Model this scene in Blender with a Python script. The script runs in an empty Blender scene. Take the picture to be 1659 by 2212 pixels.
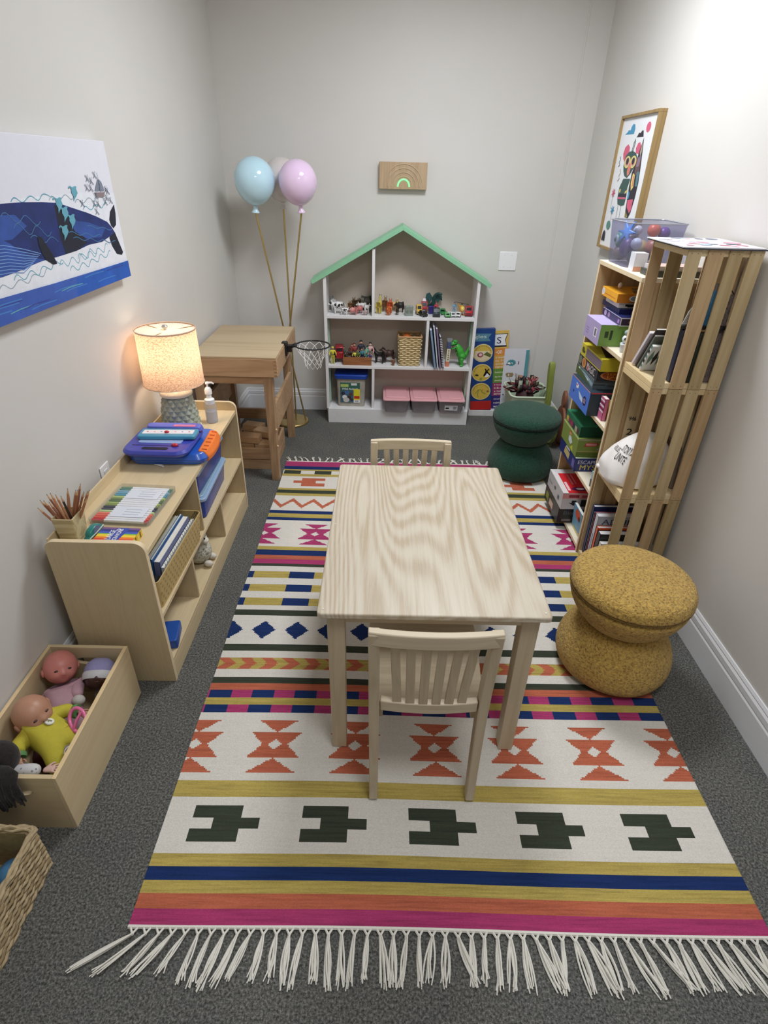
import bpy, bmesh, math, random
from mathutils import Vector, Matrix, Euler, noise
random.seed(7)
S = bpy.context.scene
C = S.collection
R = math.radians
# ---------------------------------------------------------------- camera
cd = bpy.data.cameras.new('camera'); cam = bpy.data.objects.new('camera', cd); C.objects.link(cam)
cd.sensor_fit = 'HORIZONTAL'; cd.sensor_width = 36.0; cd.lens = 1218.81/1659*36.0; cd.clip_start = 0.02
_y, _t, _r = R(0.4737), R(31.39), R(1.4488)
_f = Vector((math.sin(_y)*math.cos(_t), math.cos(_y)*math.cos(_t), -math.sin(_t)))
_rt = Vector((math.cos(_y), -math.sin(_y), 0)); _up = _rt.cross(_f)
_r2 = math.cos(_r)*_rt + math.sin(_r)*_up; _u2 = -math.sin(_r)*_rt + math.cos(_r)*_up
cam.matrix_world = Matrix(((_r2.x, _u2.x, -_f.x, 0), (_r2.y, _u2.y, -_f.y, 0), (_r2.z, _u2.z, -_f.z, 1.6), (0, 0, 0, 1)))
S.camera = cam
# ---------------------------------------------------------------- world, light, exposure
S.view_settings.view_transform = 'Standard'; S.view_settings.look = 'None'
S.view_settings.gamma = 1.0; S.view_settings.use_curve_mapping = False
S.view_settings.exposure = 0.03
W = bpy.data.worlds.new('world'); S.world = W; W.use_nodes = True
W.node_tree.nodes['Background'].inputs[0].default_value = (0.85, 0.92, 1.0, 1)
W.node_tree.nodes['Background'].inputs[1].default_value = 0.15
def area(name, loc, sx, sy, power, col, rot=(0, 0, 0)):
    l = bpy.data.lights.new(name, 'AREA'); l.shape = 'RECTANGLE'; l.size = sx; l.size_y = sy
    l.energy = power; l.color = col; l.spread = R(176)
    o = bpy.data.objects.new(name, l); C.objects.link(o); o.location = loc; o.rotation_euler = rot
    return o
area('ceiling_panel_light', (0.36, 2.60, 2.63), 0.58, 0.58, 39, (0.925, 0.96, 1.0))
area('ceiling_panel_light', (0.36, 0.40, 2.63), 0.58, 0.58, 19, (0.925, 0.96, 1.0))
XL0, XR, YB, CEIL, YF = -1.022, 1.2415, 4.1271, 2.65, -0.9
def xl(y): return XL0 - 0.0253*(4.13 - y)      # the left wall runs very slightly out of square
# ---------------------------------------------------------------- materials
def lin(c):
    c = c/255.0
    return c/12.92 if c <= 0.04045 else ((c+0.055)/1.055)**2.4
def rgb(c): return (lin(c[0]), lin(c[1]), lin(c[2]), 1)
_M = {}
def nodes(name):
    m = bpy.data.materials.new(name); m.use_nodes = True
    nt = m.node_tree; b = nt.nodes['Principled BSDF']
    return m, nt, b
def tex(nt, scale, detail=4, rough=0.6, stretch=(1, 1, 1), dist=0.0, rot=(0, 0, 0)):
    tc = nt.nodes.new('ShaderNodeTexCoord'); mp = nt.nodes.new('ShaderNodeMapping')
    mp.inputs['Scale'].default_value = stretch; mp.inputs['Rotation'].default_value = rot
    n = nt.nodes.new('ShaderNodeTexNoise'); n.inputs['Scale'].default_value = scale
    n.inputs['Detail'].default_value = detail; n.inputs['Roughness'].default_value = rough
    n.inputs['Distortion'].default_value = dist
    nt.links.new(tc.outputs['Object'], mp.inputs[0]); nt.links.new(mp.outputs[0], n.inputs['Vector'])
    return n
def ramp(nt, src, stops):
    r = nt.nodes.new('ShaderNodeValToRGB'); e = r.color_ramp.elements
    while len(e) < len(stops): e.new(0.5)
    for el, (p, c) in zip(e, stops): el.position = p; el.color = c
    nt.links.new(src, r.inputs[0]); return r
def bump(nt, b, src, strength, dist=0.002):
    k = nt.nodes.new('ShaderNodeBump'); k.inputs['Strength'].default_value = strength
    k.inputs['Distance'].default_value = dist
    nt.links.new(src, k.inputs['Height']); nt.links.new(k.outputs[0], b.inputs['Normal'])
def mul(c, k): return (min(1, c[0]*k), min(1, c[1]*k), min(1, c[2]*k), 1)
def M(c, rough=0.5, metal=0.0, var=0.06, sc=30, bmp=0.0, name=None, coat=0.0):
    """plain paint, plastic, paper: a base colour with a little procedural variation"""
    key = (tuple(c), rough, metal, var, sc, bmp, coat)
    if key in _M: return _M[key]
    m, nt, b = nodes(name or 'paint_%d_%d_%d' % tuple(c))
    col = rgb(c); n = tex(nt, sc)
    r = ramp(nt, n.outputs[0], [(0.25, mul(col, 1-var)), (0.75, mul(col, 1+var))])
    nt.links.new(r.outputs[0], b.inputs['Base Color'])
    b.inputs['Roughness'].default_value = rough; b.inputs['Metallic'].default_value = metal
    b.inputs['Coat Weight'].default_value = coat
    if bmp: bump(nt, b, n.outputs[0], bmp)
    _M[key] = m; return m
def wood(name, c1, c2, axis='x', sc=9, rough=0.5, rings=0.0, k=0.25):
    if name in _M: return _M[name]
    m, nt, b = nodes(name)
    st = {'x': (0.10, 1.6, 1.6), 'y': (1.6, 0.10, 1.6), 'z': (1.6, 1.6, 0.10)}[axis]
    n = tex(nt, sc*4, 6, 0.65, st, 0.6)
    n2 = tex(nt, sc*0.6, 3, 0.5, st, 1.5)
    w = nt.nodes.new('ShaderNodeMath'); w.operation = 'MULTIPLY'; w.inputs[1].default_value = 14.0
    nt.links.new(n2.outputs[0], w.inputs[0])
    s = nt.nodes.new('ShaderNodeMath'); s.operation = 'PINGPONG'; s.inputs[1].default_value = 1.0
    nt.links.new(w.outputs[0], s.inputs[0])
    mx = nt.nodes.new('ShaderNodeMix'); mx.data_type = 'FLOAT'; mx.inputs[0].default_value = 0.35
    nt.links.new(n.outputs[0], mx.inputs[2]); nt.links.new(s.outputs[0], mx.inputs[3])
    r = ramp(nt, mx.outputs[0], [(k, rgb(c2)), (0.62, rgb(c1))])
    nt.links.new(r.outputs[0], b.inputs['Base Color'])
    b.inputs['Roughness'].default_value = rough
    bump(nt, b, n.outputs[0], 0.08, 0.001)
    _M[name] = m; return m
def boucle(name, c1, c2, sc=150, strength=1.0, dist=0.006):
    m, nt, b = nodes(name)
    n = tex(nt, sc, 3, 0.6, (1, 1, 1), 1.8)
    v = nt.nodes.new('ShaderNodeTexVoronoi'); v.inputs['Scale'].default_value = sc*1.2
    tc = nt.nodes.new('ShaderNodeTexCoord'); nt.links.new(tc.outputs['Object'], v.inputs['Vector'])
    a = nt.nodes.new('ShaderNodeMath'); a.operation = 'MULTIPLY_ADD'; a.inputs[1].default_value = 0.35
    nt.links.new(v.outputs['Distance'], a.inputs[0]); nt.links.new(n.outputs[0], a.inputs[2])
    r = ramp(nt, a.outputs[0], [(0.45, rgb(c2)), (0.72, rgb(c1))])
    nt.links.new(r.outputs[0], b.inputs['Base Color'])
    b.inputs['Roughness'].default_value = 0.95
    b.inputs['Sheen Weight'].default_value = 0.15
    bump(nt, b, a.outputs[0], strength, dist)
    return m
def glassy(name, c, alpha=0.25, rough=0.12):
    if name in _M: return _M[name]
    m, nt, b = nodes(name)
    out = nt.nodes['Material Output']; tr = nt.nodes.new('ShaderNodeBsdfTransparent')
    tr.inputs[0].default_value = mul(rgb(c), 1.0)
    mx = nt.nodes.new('ShaderNodeMixShader')
    n = tex(nt, 12); rr = ramp(nt, n.outputs[0], [(0.3, (alpha*0.85,)*3+(1,)), (0.7, (alpha*1.15,)*3+(1,))])
    nt.links.new(rr.outputs[0], mx.inputs[0])
    nt.links.new(tr.outputs[0], mx.inputs[1]); nt.links.new(b.outputs[0], mx.inputs[2])
    nt.links.new(mx.outputs[0], out.inputs[0])
    b.inputs['Base Color'].default_value = rgb(c); b.inputs['Roughness'].default_value = rough
    _M[name] = m; return m
# ---------------------------------------------------------------- mesh builder
class MB:
    def __init__(s): s.v = []; s.f = []; s.m = []; s.mats = []; s.X = None
    def mi(s, m):
        if m not in s.mats: s.mats.append(m)
        return s.mats.index(m)
    def add(s, vs, fs, m):
        b = len(s.v); X = s.X
        s.v += [tuple(X @ Vector(p)) if X else tuple(p) for p in vs]
        for f in fs: s.f.append([b+i for i in f])
        if isinstance(m, (list, tuple)): s.m += [s.mi(q) for q in m]
        else: s.m += [s.mi(m)]*len(fs)
        return s
    def box(s, x0, y0, z0, x1, y1, z1, m, top=None, near=None, left=None, T=None):
        """near = the side facing -y, left = the side facing -x"""
        vs = [(x0,y0,z0),(x1,y0,z0),(x1,y1,z0),(x0,y1,z0),(x0,y0,z1),(x1,y0,z1),(x1,y1,z1),(x0,y1,z1)]
        if T: vs = [T @ Vector(p) for p in vs]
        fs = [(0,3,2,1),(4,5,6,7),(0,1,5,4),(1,2,6,5),(2,3,7,6),(3,0,4,7)]
        return s.add(vs, fs, [m, top or m, near or m, m, m, left or m])
    def frus(s, cx, cy, z0, z1, a0, b0, a1, b1, m, r=0.0, n=4, cap=True, th=0):
        """rounded-rectangle frustum; th > 0 makes an open-topped tub of that wall thickness"""
        def ring(a, b, z, r):
            r = max(0.0005, min(r, a-1e-4, b-1e-4)); o = []
            for q, (sx, sy) in enumerate(((1,1),(-1,1),(-1,-1),(1,-1))):
                for i in range(n+1):
                    t = (q*90+i*90/n); o.append((cx+sx*(a-r)+r*math.cos(R(t)), cy+sy*(b-r)+r*math.sin(R(t)), z))
            return o
        rs = [ring(a0, b0, z0, r), ring(a1, b1, z1, r)]
        if th: rs += [ring(a1-th, b1-th, z1, r-th), ring(a0-th, b0-th, z0+th, r-th)]
        return s.loft(rs, m, True, cap)
    def loft(s, rings, m, c0=True, c1=True, closed=True):
        vs = [p for r in rings for p in r]; n = len(rings[0]); fs = []
        for i in range(len(rings)-1):
            for j in range(n if closed else n-1):
                k = (j+1) % n; fs.append((i*n+j, i*n+k, (i+1)*n+k, (i+1)*n+j))
        if c0: fs.append(tuple(range(n))[::-1])
        if c1: fs.append(tuple(range((len(rings)-1)*n, len(rings)*n)))
        return s.add(vs, fs, m)
    def lathe(s, prof, m, n=32, c=(0, 0, 0), T=None, c0=True, c1=True):
        rs = []
        for r, z in prof:
            ring = [(c[0]+r*math.cos(2*math.pi*j/n), c[1]+r*math.sin(2*math.pi*j/n), c[2]+z) for j in range(n)]
            if T: ring = [T @ Vector(p) for p in ring]
            rs.append(ring)
        return s.loft(rs, m, c0, c1)
    def cyl(s, p, q, r0, r1, m, n=12, cap=True):
        p = Vector(p); q = Vector(q); d = (q-p); L = d.length
        T = Matrix.Translation(p) @ d.to_track_quat('Z', 'Y').to_matrix().to_4x4()
        return s.lathe([(r0, 0), (r1, L)], m, n, T=T, c0=cap, c1=cap)
    def tube(s, pts, r, m, n=6, closed=False):
        pts = [Vector(p) for p in pts]; k = len(pts); rs = []
        up = Vector((0, 0, 1)); nrm = None
        for i, p in enumerate(pts):
            a = pts[(i-1) % k] if (closed or i) else p; b = pts[(i+1) % k] if (closed or i < k-1) else p
            t = (b-a).normalized()
            if nrm is None:
                nrm = t.cross(up)
                if nrm.length < 1e-3: nrm = t.cross(Vector((1, 0, 0)))
            nrm = (nrm - t*nrm.dot(t)).normalized(); bi = t.cross(nrm)
            rr = r[i] if isinstance(r, (list, tuple)) else r
            rs.append([p + nrm*rr*math.cos(2*math.pi*j/n) + bi*rr*math.sin(2*math.pi*j/n) for j in range(n)])
        if closed: rs.append(rs[0])
        return s.loft(rs, m, not closed, not closed)
    def ell(s, c, r, m, n=14, k=9, T=None):
        """ellipsoid"""
        rs = []
        for i in range(k+1):
            a = -math.pi/2 + math.pi*i/k; ca = max(math.cos(a), 0.02)
            ring = [Vector((r[0]*ca*math.cos(2*math.pi*j/n), r[1]*ca*math.sin(2*math.pi*j/n), r[2]*math.sin(a))) for j in range(n)]
            if T: ring = [T @ p for p in ring]
            rs.append([p + Vector(c) for p in ring])
        return s.loft(rs, m)
    def flat(s, pts, m): return s.add(pts, [tuple(range(len(pts)))], m)
    def prism(s, pts, d, m, side=None):
        """extrude a planar polygon by vector d"""
        n = len(pts); d = Vector(d); a = [Vector(p) for p in pts]; b = [p+d for p in a]
        fs = [tuple(range(n))[::-1], tuple(range(n, 2*n))] + [(i, (i+1) % n, n+(i+1) % n, n+i) for i in range(n)]
        return s.add(a+b, fs, [m, m] + [side or m]*n)
    def build(s, name, parent=None, loc=None, rz=0, bevel=0.0, smooth=35, seg=2, sub=0):
        me = bpy.data.meshes.new(name); me.from_pydata(s.v, [], s.f)
        for m in s.mats: me.materials.append(m)
        me.polygons.foreach_set('material_index', s.m)
        bm = bmesh.new(); bm.from_mesh(me); bmesh.ops.recalc_face_normals(bm, faces=bm.faces) if bevel or s.__dict__.get('recalc') else None
        bm.to_mesh(me); bm.free()
        if smooth:
            me.shade_smooth(); me.set_sharp_from_angle(angle=R(smooth))
        o = bpy.data.objects.new(name, me); C.objects.link(o)
        if parent: o.parent = parent
        if loc: o.location = loc
        if rz: o.rotation_euler = (0, 0, rz)
        if bevel:
            b = o.modifiers.new('bevel', 'BEVEL'); b.width = bevel; b.segments = seg; b.limit_method = 'ANGLE'; b.angle_limit = R(40)
        if sub:
            b = o.modifiers.new('sub', 'SUBSURF'); b.levels = sub; b.render_levels = sub
        return o
def thing(name, label, cat, loc=(0, 0, 0), rz=0, group=None):
    o = bpy.data.objects.new(name, None); C.objects.link(o); o.location = loc; o.rotation_euler = (0, 0, rz)
    o.empty_display_size = 0.05
    return tag(o, label, cat, group)
def tag(o, label, cat, group=None):
    o['label'] = label; o['category'] = cat
    if group: o['group'] = group
    return o
def struct(o): o['kind'] = 'structure'; return o
def lab(o, label): o['label'] = label; return o
def dup(root, loc, rz=0, label=None, group=None):
    r = root.copy(); C.objects.link(r); r.location = loc; r.rotation_euler = (0, 0, rz)
    if label: r['label'] = label
    if group: r['group'] = group
    for ch in list(root.children):
        c = ch.copy(); C.objects.link(c); c.parent = r
        for g in ch.children:
            d = g.copy(); C.objects.link(d); d.parent = c
    return r
_T = {}
def glyphs(txt):
    if txt in _T: return _T[txt]
    cu = bpy.data.curves.new('t', 'FONT'); cu.body = txt; cu.size = 1.0; cu.fill_mode = 'FRONT'; cu.resolution_u = 3
    o = bpy.data.objects.new('t', cu); C.objects.link(o)
    dg = bpy.context.evaluated_depsgraph_get(); me = bpy.data.meshes.new_from_object(o.evaluated_get(dg))
    vs = [tuple(v.co) for v in me.vertices]; fs = [tuple(p.vertices) for p in me.polygons]
    bpy.data.objects.remove(o); bpy.data.curves.remove(cu); bpy.data.meshes.remove(me)
    x0 = min(v[0] for v in vs); x1 = max(v[0] for v in vs); y0 = min(v[1] for v in vs); y1 = max(v[1] for v in vs)
    _T[txt] = ([((v[0]-x0)/(x1-x0), (v[1]-y0)/(y1-y0)) for v in vs], fs); return _T[txt]
def text(mb, txt, o, u, v, m, bold=0):
    """letters fitted into the parallelogram o, o+u, o+v (u and v full width and height)"""
    vs, fs = glyphs(txt); o = Vector(o); u = Vector(u); v = Vector(v); n = u.cross(v).normalized()*0.0007
    for k in range(1+bold):
        off = u.normalized()*0.0006*k
        mb.add([o+n*(1+0.1*k)+off+u*a+v*b for a, b in vs], fs, m)
class Face:
    """a printed face: draw polygons, circles and letters in unit coordinates on a real surface"""
    def __init__(s, mb, o, u, v, off=0.0006):
        s.mb = mb; s.o = Vector(o); s.u = Vector(u); s.v = Vector(v); s.n = s.u.cross(s.v).normalized(); s.k = off; s.off = off
    def P(s, a, b): return s.o + s.u*a + s.v*b + s.n*s.k
    def up(s): s.k += 0.00004
    def poly(s, pts, m): s.up(); s.mb.flat([s.P(a, b) for a, b in pts], m)
    def rect(s, a0, b0, a1, b1, m): s.poly([(a0, b0), (a1, b0), (a1, b1), (a0, b1)], m)
    def disc(s, a, b, ra, rb, m, n=24, t0=0, t1=360, rot=0):
        c, d = math.cos(R(rot)), math.sin(R(rot)); pts = []
        for i in range(n):
            t = R(t0+(t1-t0)*i/(n if t1-t0 == 360 else n-1)); x = ra*math.cos(t); y = rb*math.sin(t)
            pts.append((a+x*c-y*d, b+x*d+y*c))
        s.poly(pts, m)
    def line(s, pts, w, m):
        s.up(); L = [s.P(a, b) for a, b in pts]; A = []; B = []
        for i, p in enumerate(L):
            t = (L[min(i+1, len(L)-1)]-L[max(i-1, 0)]).normalized(); q = t.cross(s.n)*w/2; A.append(p+q); B.append(p-q)
        n = len(L); s.mb.add(A+B, [(i, i+1, n+i+1, n+i) for i in range(n-1)], m)
    def text(s, t, a0, b0, a1, b1, m, bold=1):
        s.up(); text(s.mb, t, s.P(a0, b0)-s.n*0.0005, s.u*(a1-a0), s.v*(b1-b0), m, bold)
def skin(name, vs, es, rad, mat, parent, sub=2, root=0, loc=None):
    me = bpy.data.meshes.new(name); me.from_pydata(vs, es, []); me.materials.append(mat)
    o = bpy.data.objects.new(name, me); C.objects.link(o); o.parent = parent
    if loc: o.location = loc
    md = o.modifiers.new('skin', 'SKIN'); md.use_smooth_shade = True
    for i, sv in enumerate(me.skin_vertices[0].data):
        r = rad[i]; sv.radius = r if isinstance(r, tuple) else (r, r); sv.use_root = (i == root)
    if sub:
        b = o.modifiers.new('sub', 'SUBSURF'); b.levels = sub; b.render_levels = sub
    return o
def chain(*n): return [(n[i], n[i+1]) for i in range(len(n)-1)]
# common materials
WHITE = M((232, 230, 226), 0.45, var=0.02)
BLACK = M((22, 22, 24), 0.4, var=0.05)
BIRCH = wood('birch_plywood', (214, 194, 156), (208, 186, 147), 'y', 8, 0.45)
BIRCHZ = wood('birch_plywood_upright', (196, 176, 140), (190, 169, 132), 'z', 14, 0.5)
BIRCHX = wood('birch_plywood_across', (208, 188, 150), (201, 180, 141), 'x', 8, 0.5)
PINE = [wood('pine_slat_a', (198, 176, 136), (184, 160, 118), 'z', 7, 0.6),
        wood('pine_slat_b', (192, 162, 122), (176, 146, 106), 'z', 7, 0.6),
        wood('pine_slat_c', (182, 160, 118), (166, 142, 100), 'z', 7, 0.6)]
PINEB = wood('pine_board', (224, 205, 165), (200, 172, 126), 'y', 7, 0.6)
ASH = wood('whitewashed_ash', (196, 180, 153), (184, 166, 138), 'z', 9, 0.5)
ASHX = wood('whitewashed_ash_rail', (202, 187, 161), (190, 173, 146), 'x', 9, 0.5)
OAK = wood('desk_alder', (190, 156, 120), (168, 133, 98), 'x', 6, 0.5)
OAKZ = wood('desk_alder_leg', (178, 146, 112), (155, 123, 92), 'z', 6, 0.5)
OAKT = wood('desk_plywood_top', (192, 172, 140), (178, 155, 122), 'x', 3, 0.5)
# ---------------------------------------------------------------- room
def wallmat():
    m, nt, b = nodes('eggshell_wall_paint')
    n = tex(nt, 220, 2, 0.5); n2 = tex(nt, 1.5, 3)
    r = ramp(nt, n2.outputs[0], [(0.3, rgb((208, 205, 200))), (0.7, rgb((213, 210, 206)))])
    nt.links.new(r.outputs[0], b.inputs['Base Color']); b.inputs['Roughness'].default_value = 0.55
    bump(nt, b, n.outputs[0], 0.06, 0.001); return m
WALL = wallmat()
def carpet():
    m, nt, b = nodes('grey_loop_carpet')
    n = tex(nt, 170, 3, 0.75); n2 = tex(nt, 5, 3)
    r = ramp(nt, n.outputs[0], [(0.34, rgb((58, 58, 56))), (0.5, rgb((98, 98, 95))), (0.66, rgb((140, 139, 134)))])
    r2 = ramp(nt, n2.outputs[0], [(0.35, (0.9, 0.9, 0.92, 1)), (0.65, (1.04, 1.03, 1.0, 1))])
    mx = nt.nodes.new('ShaderNodeMix'); mx.data_type = 'RGBA'; mx.blend_type = 'MULTIPLY'; mx.inputs[0].default_value = 1
    nt.links.new(r.outputs[0], mx.inputs[6]); nt.links.new(r2.outputs[0], mx.inputs[7])
    nt.links.new(mx.outputs[2], b.inputs['Base Color']); b.inputs['Roughness'].default_value = 1.0
    b.inputs['Specular IOR Level'].default_value = 0.1
    bump(nt, b, n.outputs[0], 0.9, 0.004); return m
CARPET = carpet()
def slab(name, pts, d, m): b = MB(); b.recalc = True; b.prism(pts, d, m); return struct(b.build(name))
xa, xb = xl(YF), xl(YB)
slab('floor', [(xa-.1, YF-.1, 0), (XR+.1, YF-.1, 0), (XR+.1, YB+.1, 0), (xa-.1, YB+.1, 0)], (0, 0, -0.1), CARPET)
slab('ceiling', [(xa-.1, YF-.1, CEIL), (XR+.1, YF-.1, CEIL), (XR+.1, YB+.1, CEIL), (xa-.1, YB+.1, CEIL)], (0, 0, 0.1), M((225, 224, 220), 0.9, var=0.02))
slab('wall_left', [(xa, YF, 0), (xb, YB, 0), (xb, YB, CEIL), (xa, YF, CEIL)], (-0.1, 0, 0), WALL)
slab('wall_right', [(XR, YF, 0), (XR, YB, 0), (XR, YB, CEIL), (XR, YF, CEIL)], (0.1, 0, 0), WALL)
slab('wall_back', [(xb-.1, YB, 0), (XR+.1, YB, 0), (XR+.1, YB, CEIL), (xb-.1, YB, CEIL)], (0, 0.1, 0), WALL)
slab('wall_front', [(xa-.1, YF, 0), (XR+.1, YF, 0), (XR+.1, YF, CEIL), (xa-.1, YF, CEIL)], (0, -0.1, 0), WALL)
# corner boxing that steps out a centimetre beside the right-hand corner
b = MB(); b.recalc = True; b.box(1.108, YB-0.006, 0, XR, YB, CEIL, WALL); b.cyl((1.108, YB-0.003, 0), (1.108, YB-0.003, CEIL), 0.005, 0.005, WALL, 10)
struct(b.build('trim_1'))
def baseboard(name, p, q, nrm):
    prof = [(0, 0), (0.013, 0), (0.013, 0.105), (0.010, 0.112), (0.0115, 0.118), (0.0115, 0.138), (0.007, 0.147), (0.008, 0.152), (0.004, 0.163), (0, 0.163)]
    b = MB(); b.recalc = True; p = Vector(p); q = Vector(q); nrm = Vector(nrm)
    b.loft([[p + nrm*a + Vector((0, 0, z)) for a, z in prof], [q + nrm*a + Vector((0, 0, z)) for a, z in prof]], M((226, 227, 230), 0.35, var=0.01))
    return struct(b.build(name, smooth=0))
baseboard('baseboard_left', (xa, YF, 0), (xb, YB, 0), (1, -0.0253, 0))
baseboard('baseboard_right', (XR, YF, 0), (XR, YB, 0), (-1, 0, 0))
baseboard('baseboard_back', (xb, YB, 0), (XR, YB, 0), (0, -1, 0))
# ================================================================ furniture
# ---- child's table
def table_top_mat():
    m, nt, b = nodes('whitewashed_table_top')
    tc = nt.nodes.new('ShaderNodeTexCoord'); mp = nt.nodes.new('ShaderNodeMapping')
    mp.inputs['Scale'].default_value = (1.0, 0.15, 1.0)
    nt.links.new(tc.outputs['Object'], mp.inputs[0])
    n = nt.nodes.new('ShaderNodeTexNoise'); n.inputs['Scale'].default_value = 3.6; n.inputs['Detail'].default_value = 0.6; n.inputs['Distortion'].default_value = 0.3
    nt.links.new(mp.outputs[0], n.inputs['Vector'])
    a = nt.nodes.new('ShaderNodeMath'); a.operation = 'MULTIPLY'; a.inputs[1].default_value = 260
    nt.links.new(n.outputs[0], a.inputs[0])
    s = nt.nodes.new('ShaderNodeMath'); s.operation = 'SINE'; nt.links.new(a.outputs[0], s.inputs[0])
    n2 = tex(nt, 60, 5, 0.7, (1.5, 0.06, 1))
    mx = nt.nodes.new('ShaderNodeMath'); mx.operation = 'MULTIPLY_ADD'; mx.inputs[1].default_value = 0.16
    nt.links.new(s.outputs[0], mx.inputs[0]); nt.links.new(n2.outputs[0], mx.inputs[2])
    r = ramp(nt, mx.outputs[0], [(0.30, rgb((180, 163, 138))), (0.5, rgb((194, 181, 160))), (0.70, rgb((202, 191, 172)))])
    nt.links.new(r.outputs[0], b.inputs['Base Color']); b.inputs['Roughness'].default_value = 0.38
    bump(nt, b, mx.outputs[0], 0.05, 0.001); return m
TT = table_top_mat()
tx0, tx1, ty0, ty1, tz = -0.162, 0.465, 1.128, 2.008, 0.593
t = thing('play_table', 'low rectangular whitewashed wooden play table in the middle of the rug', 'table', ((tx0+tx1)/2, (ty0+ty1)/2, 0))
hx, hy = (tx1-tx0)/2, (ty1-ty0)/2
b = MB(); b.recalc = True; b.frus(0, 0, tz-0.018, tz, hx, hy, hx, hy, TT, r=0.012); b.build('tabletop', t, bevel=0.004, seg=3)
b = MB()
for sx in (-1, 1): b.box(sx*(hx-0.036)-0.009, -hy+0.05, tz-0.052, sx*(hx-0.036)+0.009, hy-0.05, tz-0.018, ASHX)
for sy in (-1, 1): b.box(-hx+0.05, sy*(hy-0.036)-0.009, tz-0.052, hx-0.05, sy*(hy-0.036)+0.009, tz-0.018, ASHX)
b.build('apron', t, bevel=0.001)
for sx in (-1, 1):
    for sy in (-1, 1):
        b = MB(); cx, cy = sx*(hx-0.048), sy*(hy-0.047)
        b.frus(cx, cy, 0.0115, tz-0.018, 0.022, 0.022, 0.0245, 0.0245, ASH, r=0.002); b.build('leg', t, bevel=0.0015)
for sx in (-1, 1):
    for sy in (-1, 0, 1):
        b = MB(); b.lathe([(0.0035, 0), (0.003, 0.0016)], M((225, 220, 205), 0.3, 0.3), 12, (sx*(hx-0.016), sy*(hy-0.02), tz-0.0003)); b.build('screw_cap', t)
# ---- slat-back chairs
def chair(loc, rz, label, group):
    t = thing('child_chair', label, 'chair', loc, rz, group)     # local: the back stands at y = 0, the seat reaches to +y
    b = MB(); b.recalc = True; sh = 0.345
    pts = []
    for x, y in [(-0.150, 0.02), (-0.162, 0.20)]: pts.append((x, y))
    for i in range(7): a = R(180-90*i/6); pts.append((-0.122+0.044*math.cos(a), 0.326+0.044*math.sin(a)))
    for i in range(7): a = R(90-90*i/6); pts.append((0.122+0.044*math.cos(a), 0.326+0.044*math.sin(a)))
    pts += [(0.162, 0.20), (0.150, 0.02)]
    b.prism([(x, y, sh) for x, y in pts], (0, 0, 0.018), ASHX); b.build('seat', t, bevel=0.003)
    for s in (-1, 1):
        b = MB(); b.recalc = True        # rear leg and back post in one bent piece
        path = [(0.008, -0.012), (0.16, 0.004), (0.34, 0.014), (0.44, 0.012), (0.56, 0.0), (0.658, -0.014)]
        rings = []
        for z, y in path:
            w = 0.014 if z > 0.2 else 0.0125; d = 0.019 if 0.1 < z < 0.6 else 0.015
            xc = s*(0.141+0.006*(z/0.66)); rings.append([(xc-w, y-d, z), (xc+w, y-d, z), (xc+w, y+d, z), (xc-w, y+d, z)])
        b.loft(rings, ASH); b.build('rear_leg', t, bevel=0.003)
        b = MB(); b.frus(s*0.125, 0.31, 0.008, sh, 0.012, 0.012, 0.016, 0.016, ASH); b.build('front_leg', t, bevel=0.002)
    def rail(z0, z1, half, d, y0, bow, name):
        b = MB(); b.recalc = True; rings = []
        for i in range(15):
            u = -1+2*i/14; x = u*half; y = y0-bow*(1-u*u)
            rings.append([(x, y-d, z0), (x, y+d, z0), (x, y+d, z1), (x, y-d, z1)])
        b.loft(rings, ASHX); b.build(name, t, bevel=0.003)
    rail(0.622, 0.664, 0.161, 0.0105, -0.014, 0.014, 'top_rail')
    rail(0.366, 0.402, 0.128, 0.011, 0.010, 0.010, 'lower_rail')
    rail(0.305, 0.343, 0.128, 0.008, 0.322, -0.004, 'front_apron')
    for s in (-1, 1):
        b = MB(); b.box(s*0.128-0.008, 0.03, 0.305, s*0.128+0.008, 0.31, 0.343, ASH); b.build('side_apron', t, bevel=0.001)
    for i in range(6):
        u = -0.72+1.44*i/5; b = MB(); b.recalc = True; rings = []
        for z, y in [(0.398, 0.008), (0.46, 0.004), (0.54, -0.004), (0.63, -0.014)]:
            x = u*(0.117+0.018*(z-0.4)/0.23); yy = y-0.012*(1-u*u); rings.append([(x-0.0115, yy-0.005, z), (x+0.0115, yy-0.005, z), (x+0.0115, yy+0.005, z), (x-0.0115, yy+0.005, z)])
        b.loft(rings, ASH); b.build('back_slat', t, bevel=0.0015)
    return t
chair((0.139, 1.0, 0.0108), R(0), 'whitewashed slat-back child chair nearest the camera, back towards us', 'whitewashed slat-back chairs at the play table')
chair((0.118, 2.052, 0.0108), R(180), 'whitewashed slat-back child chair beyond the far end of the table', 'whitewashed slat-back chairs at the play table')
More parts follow.
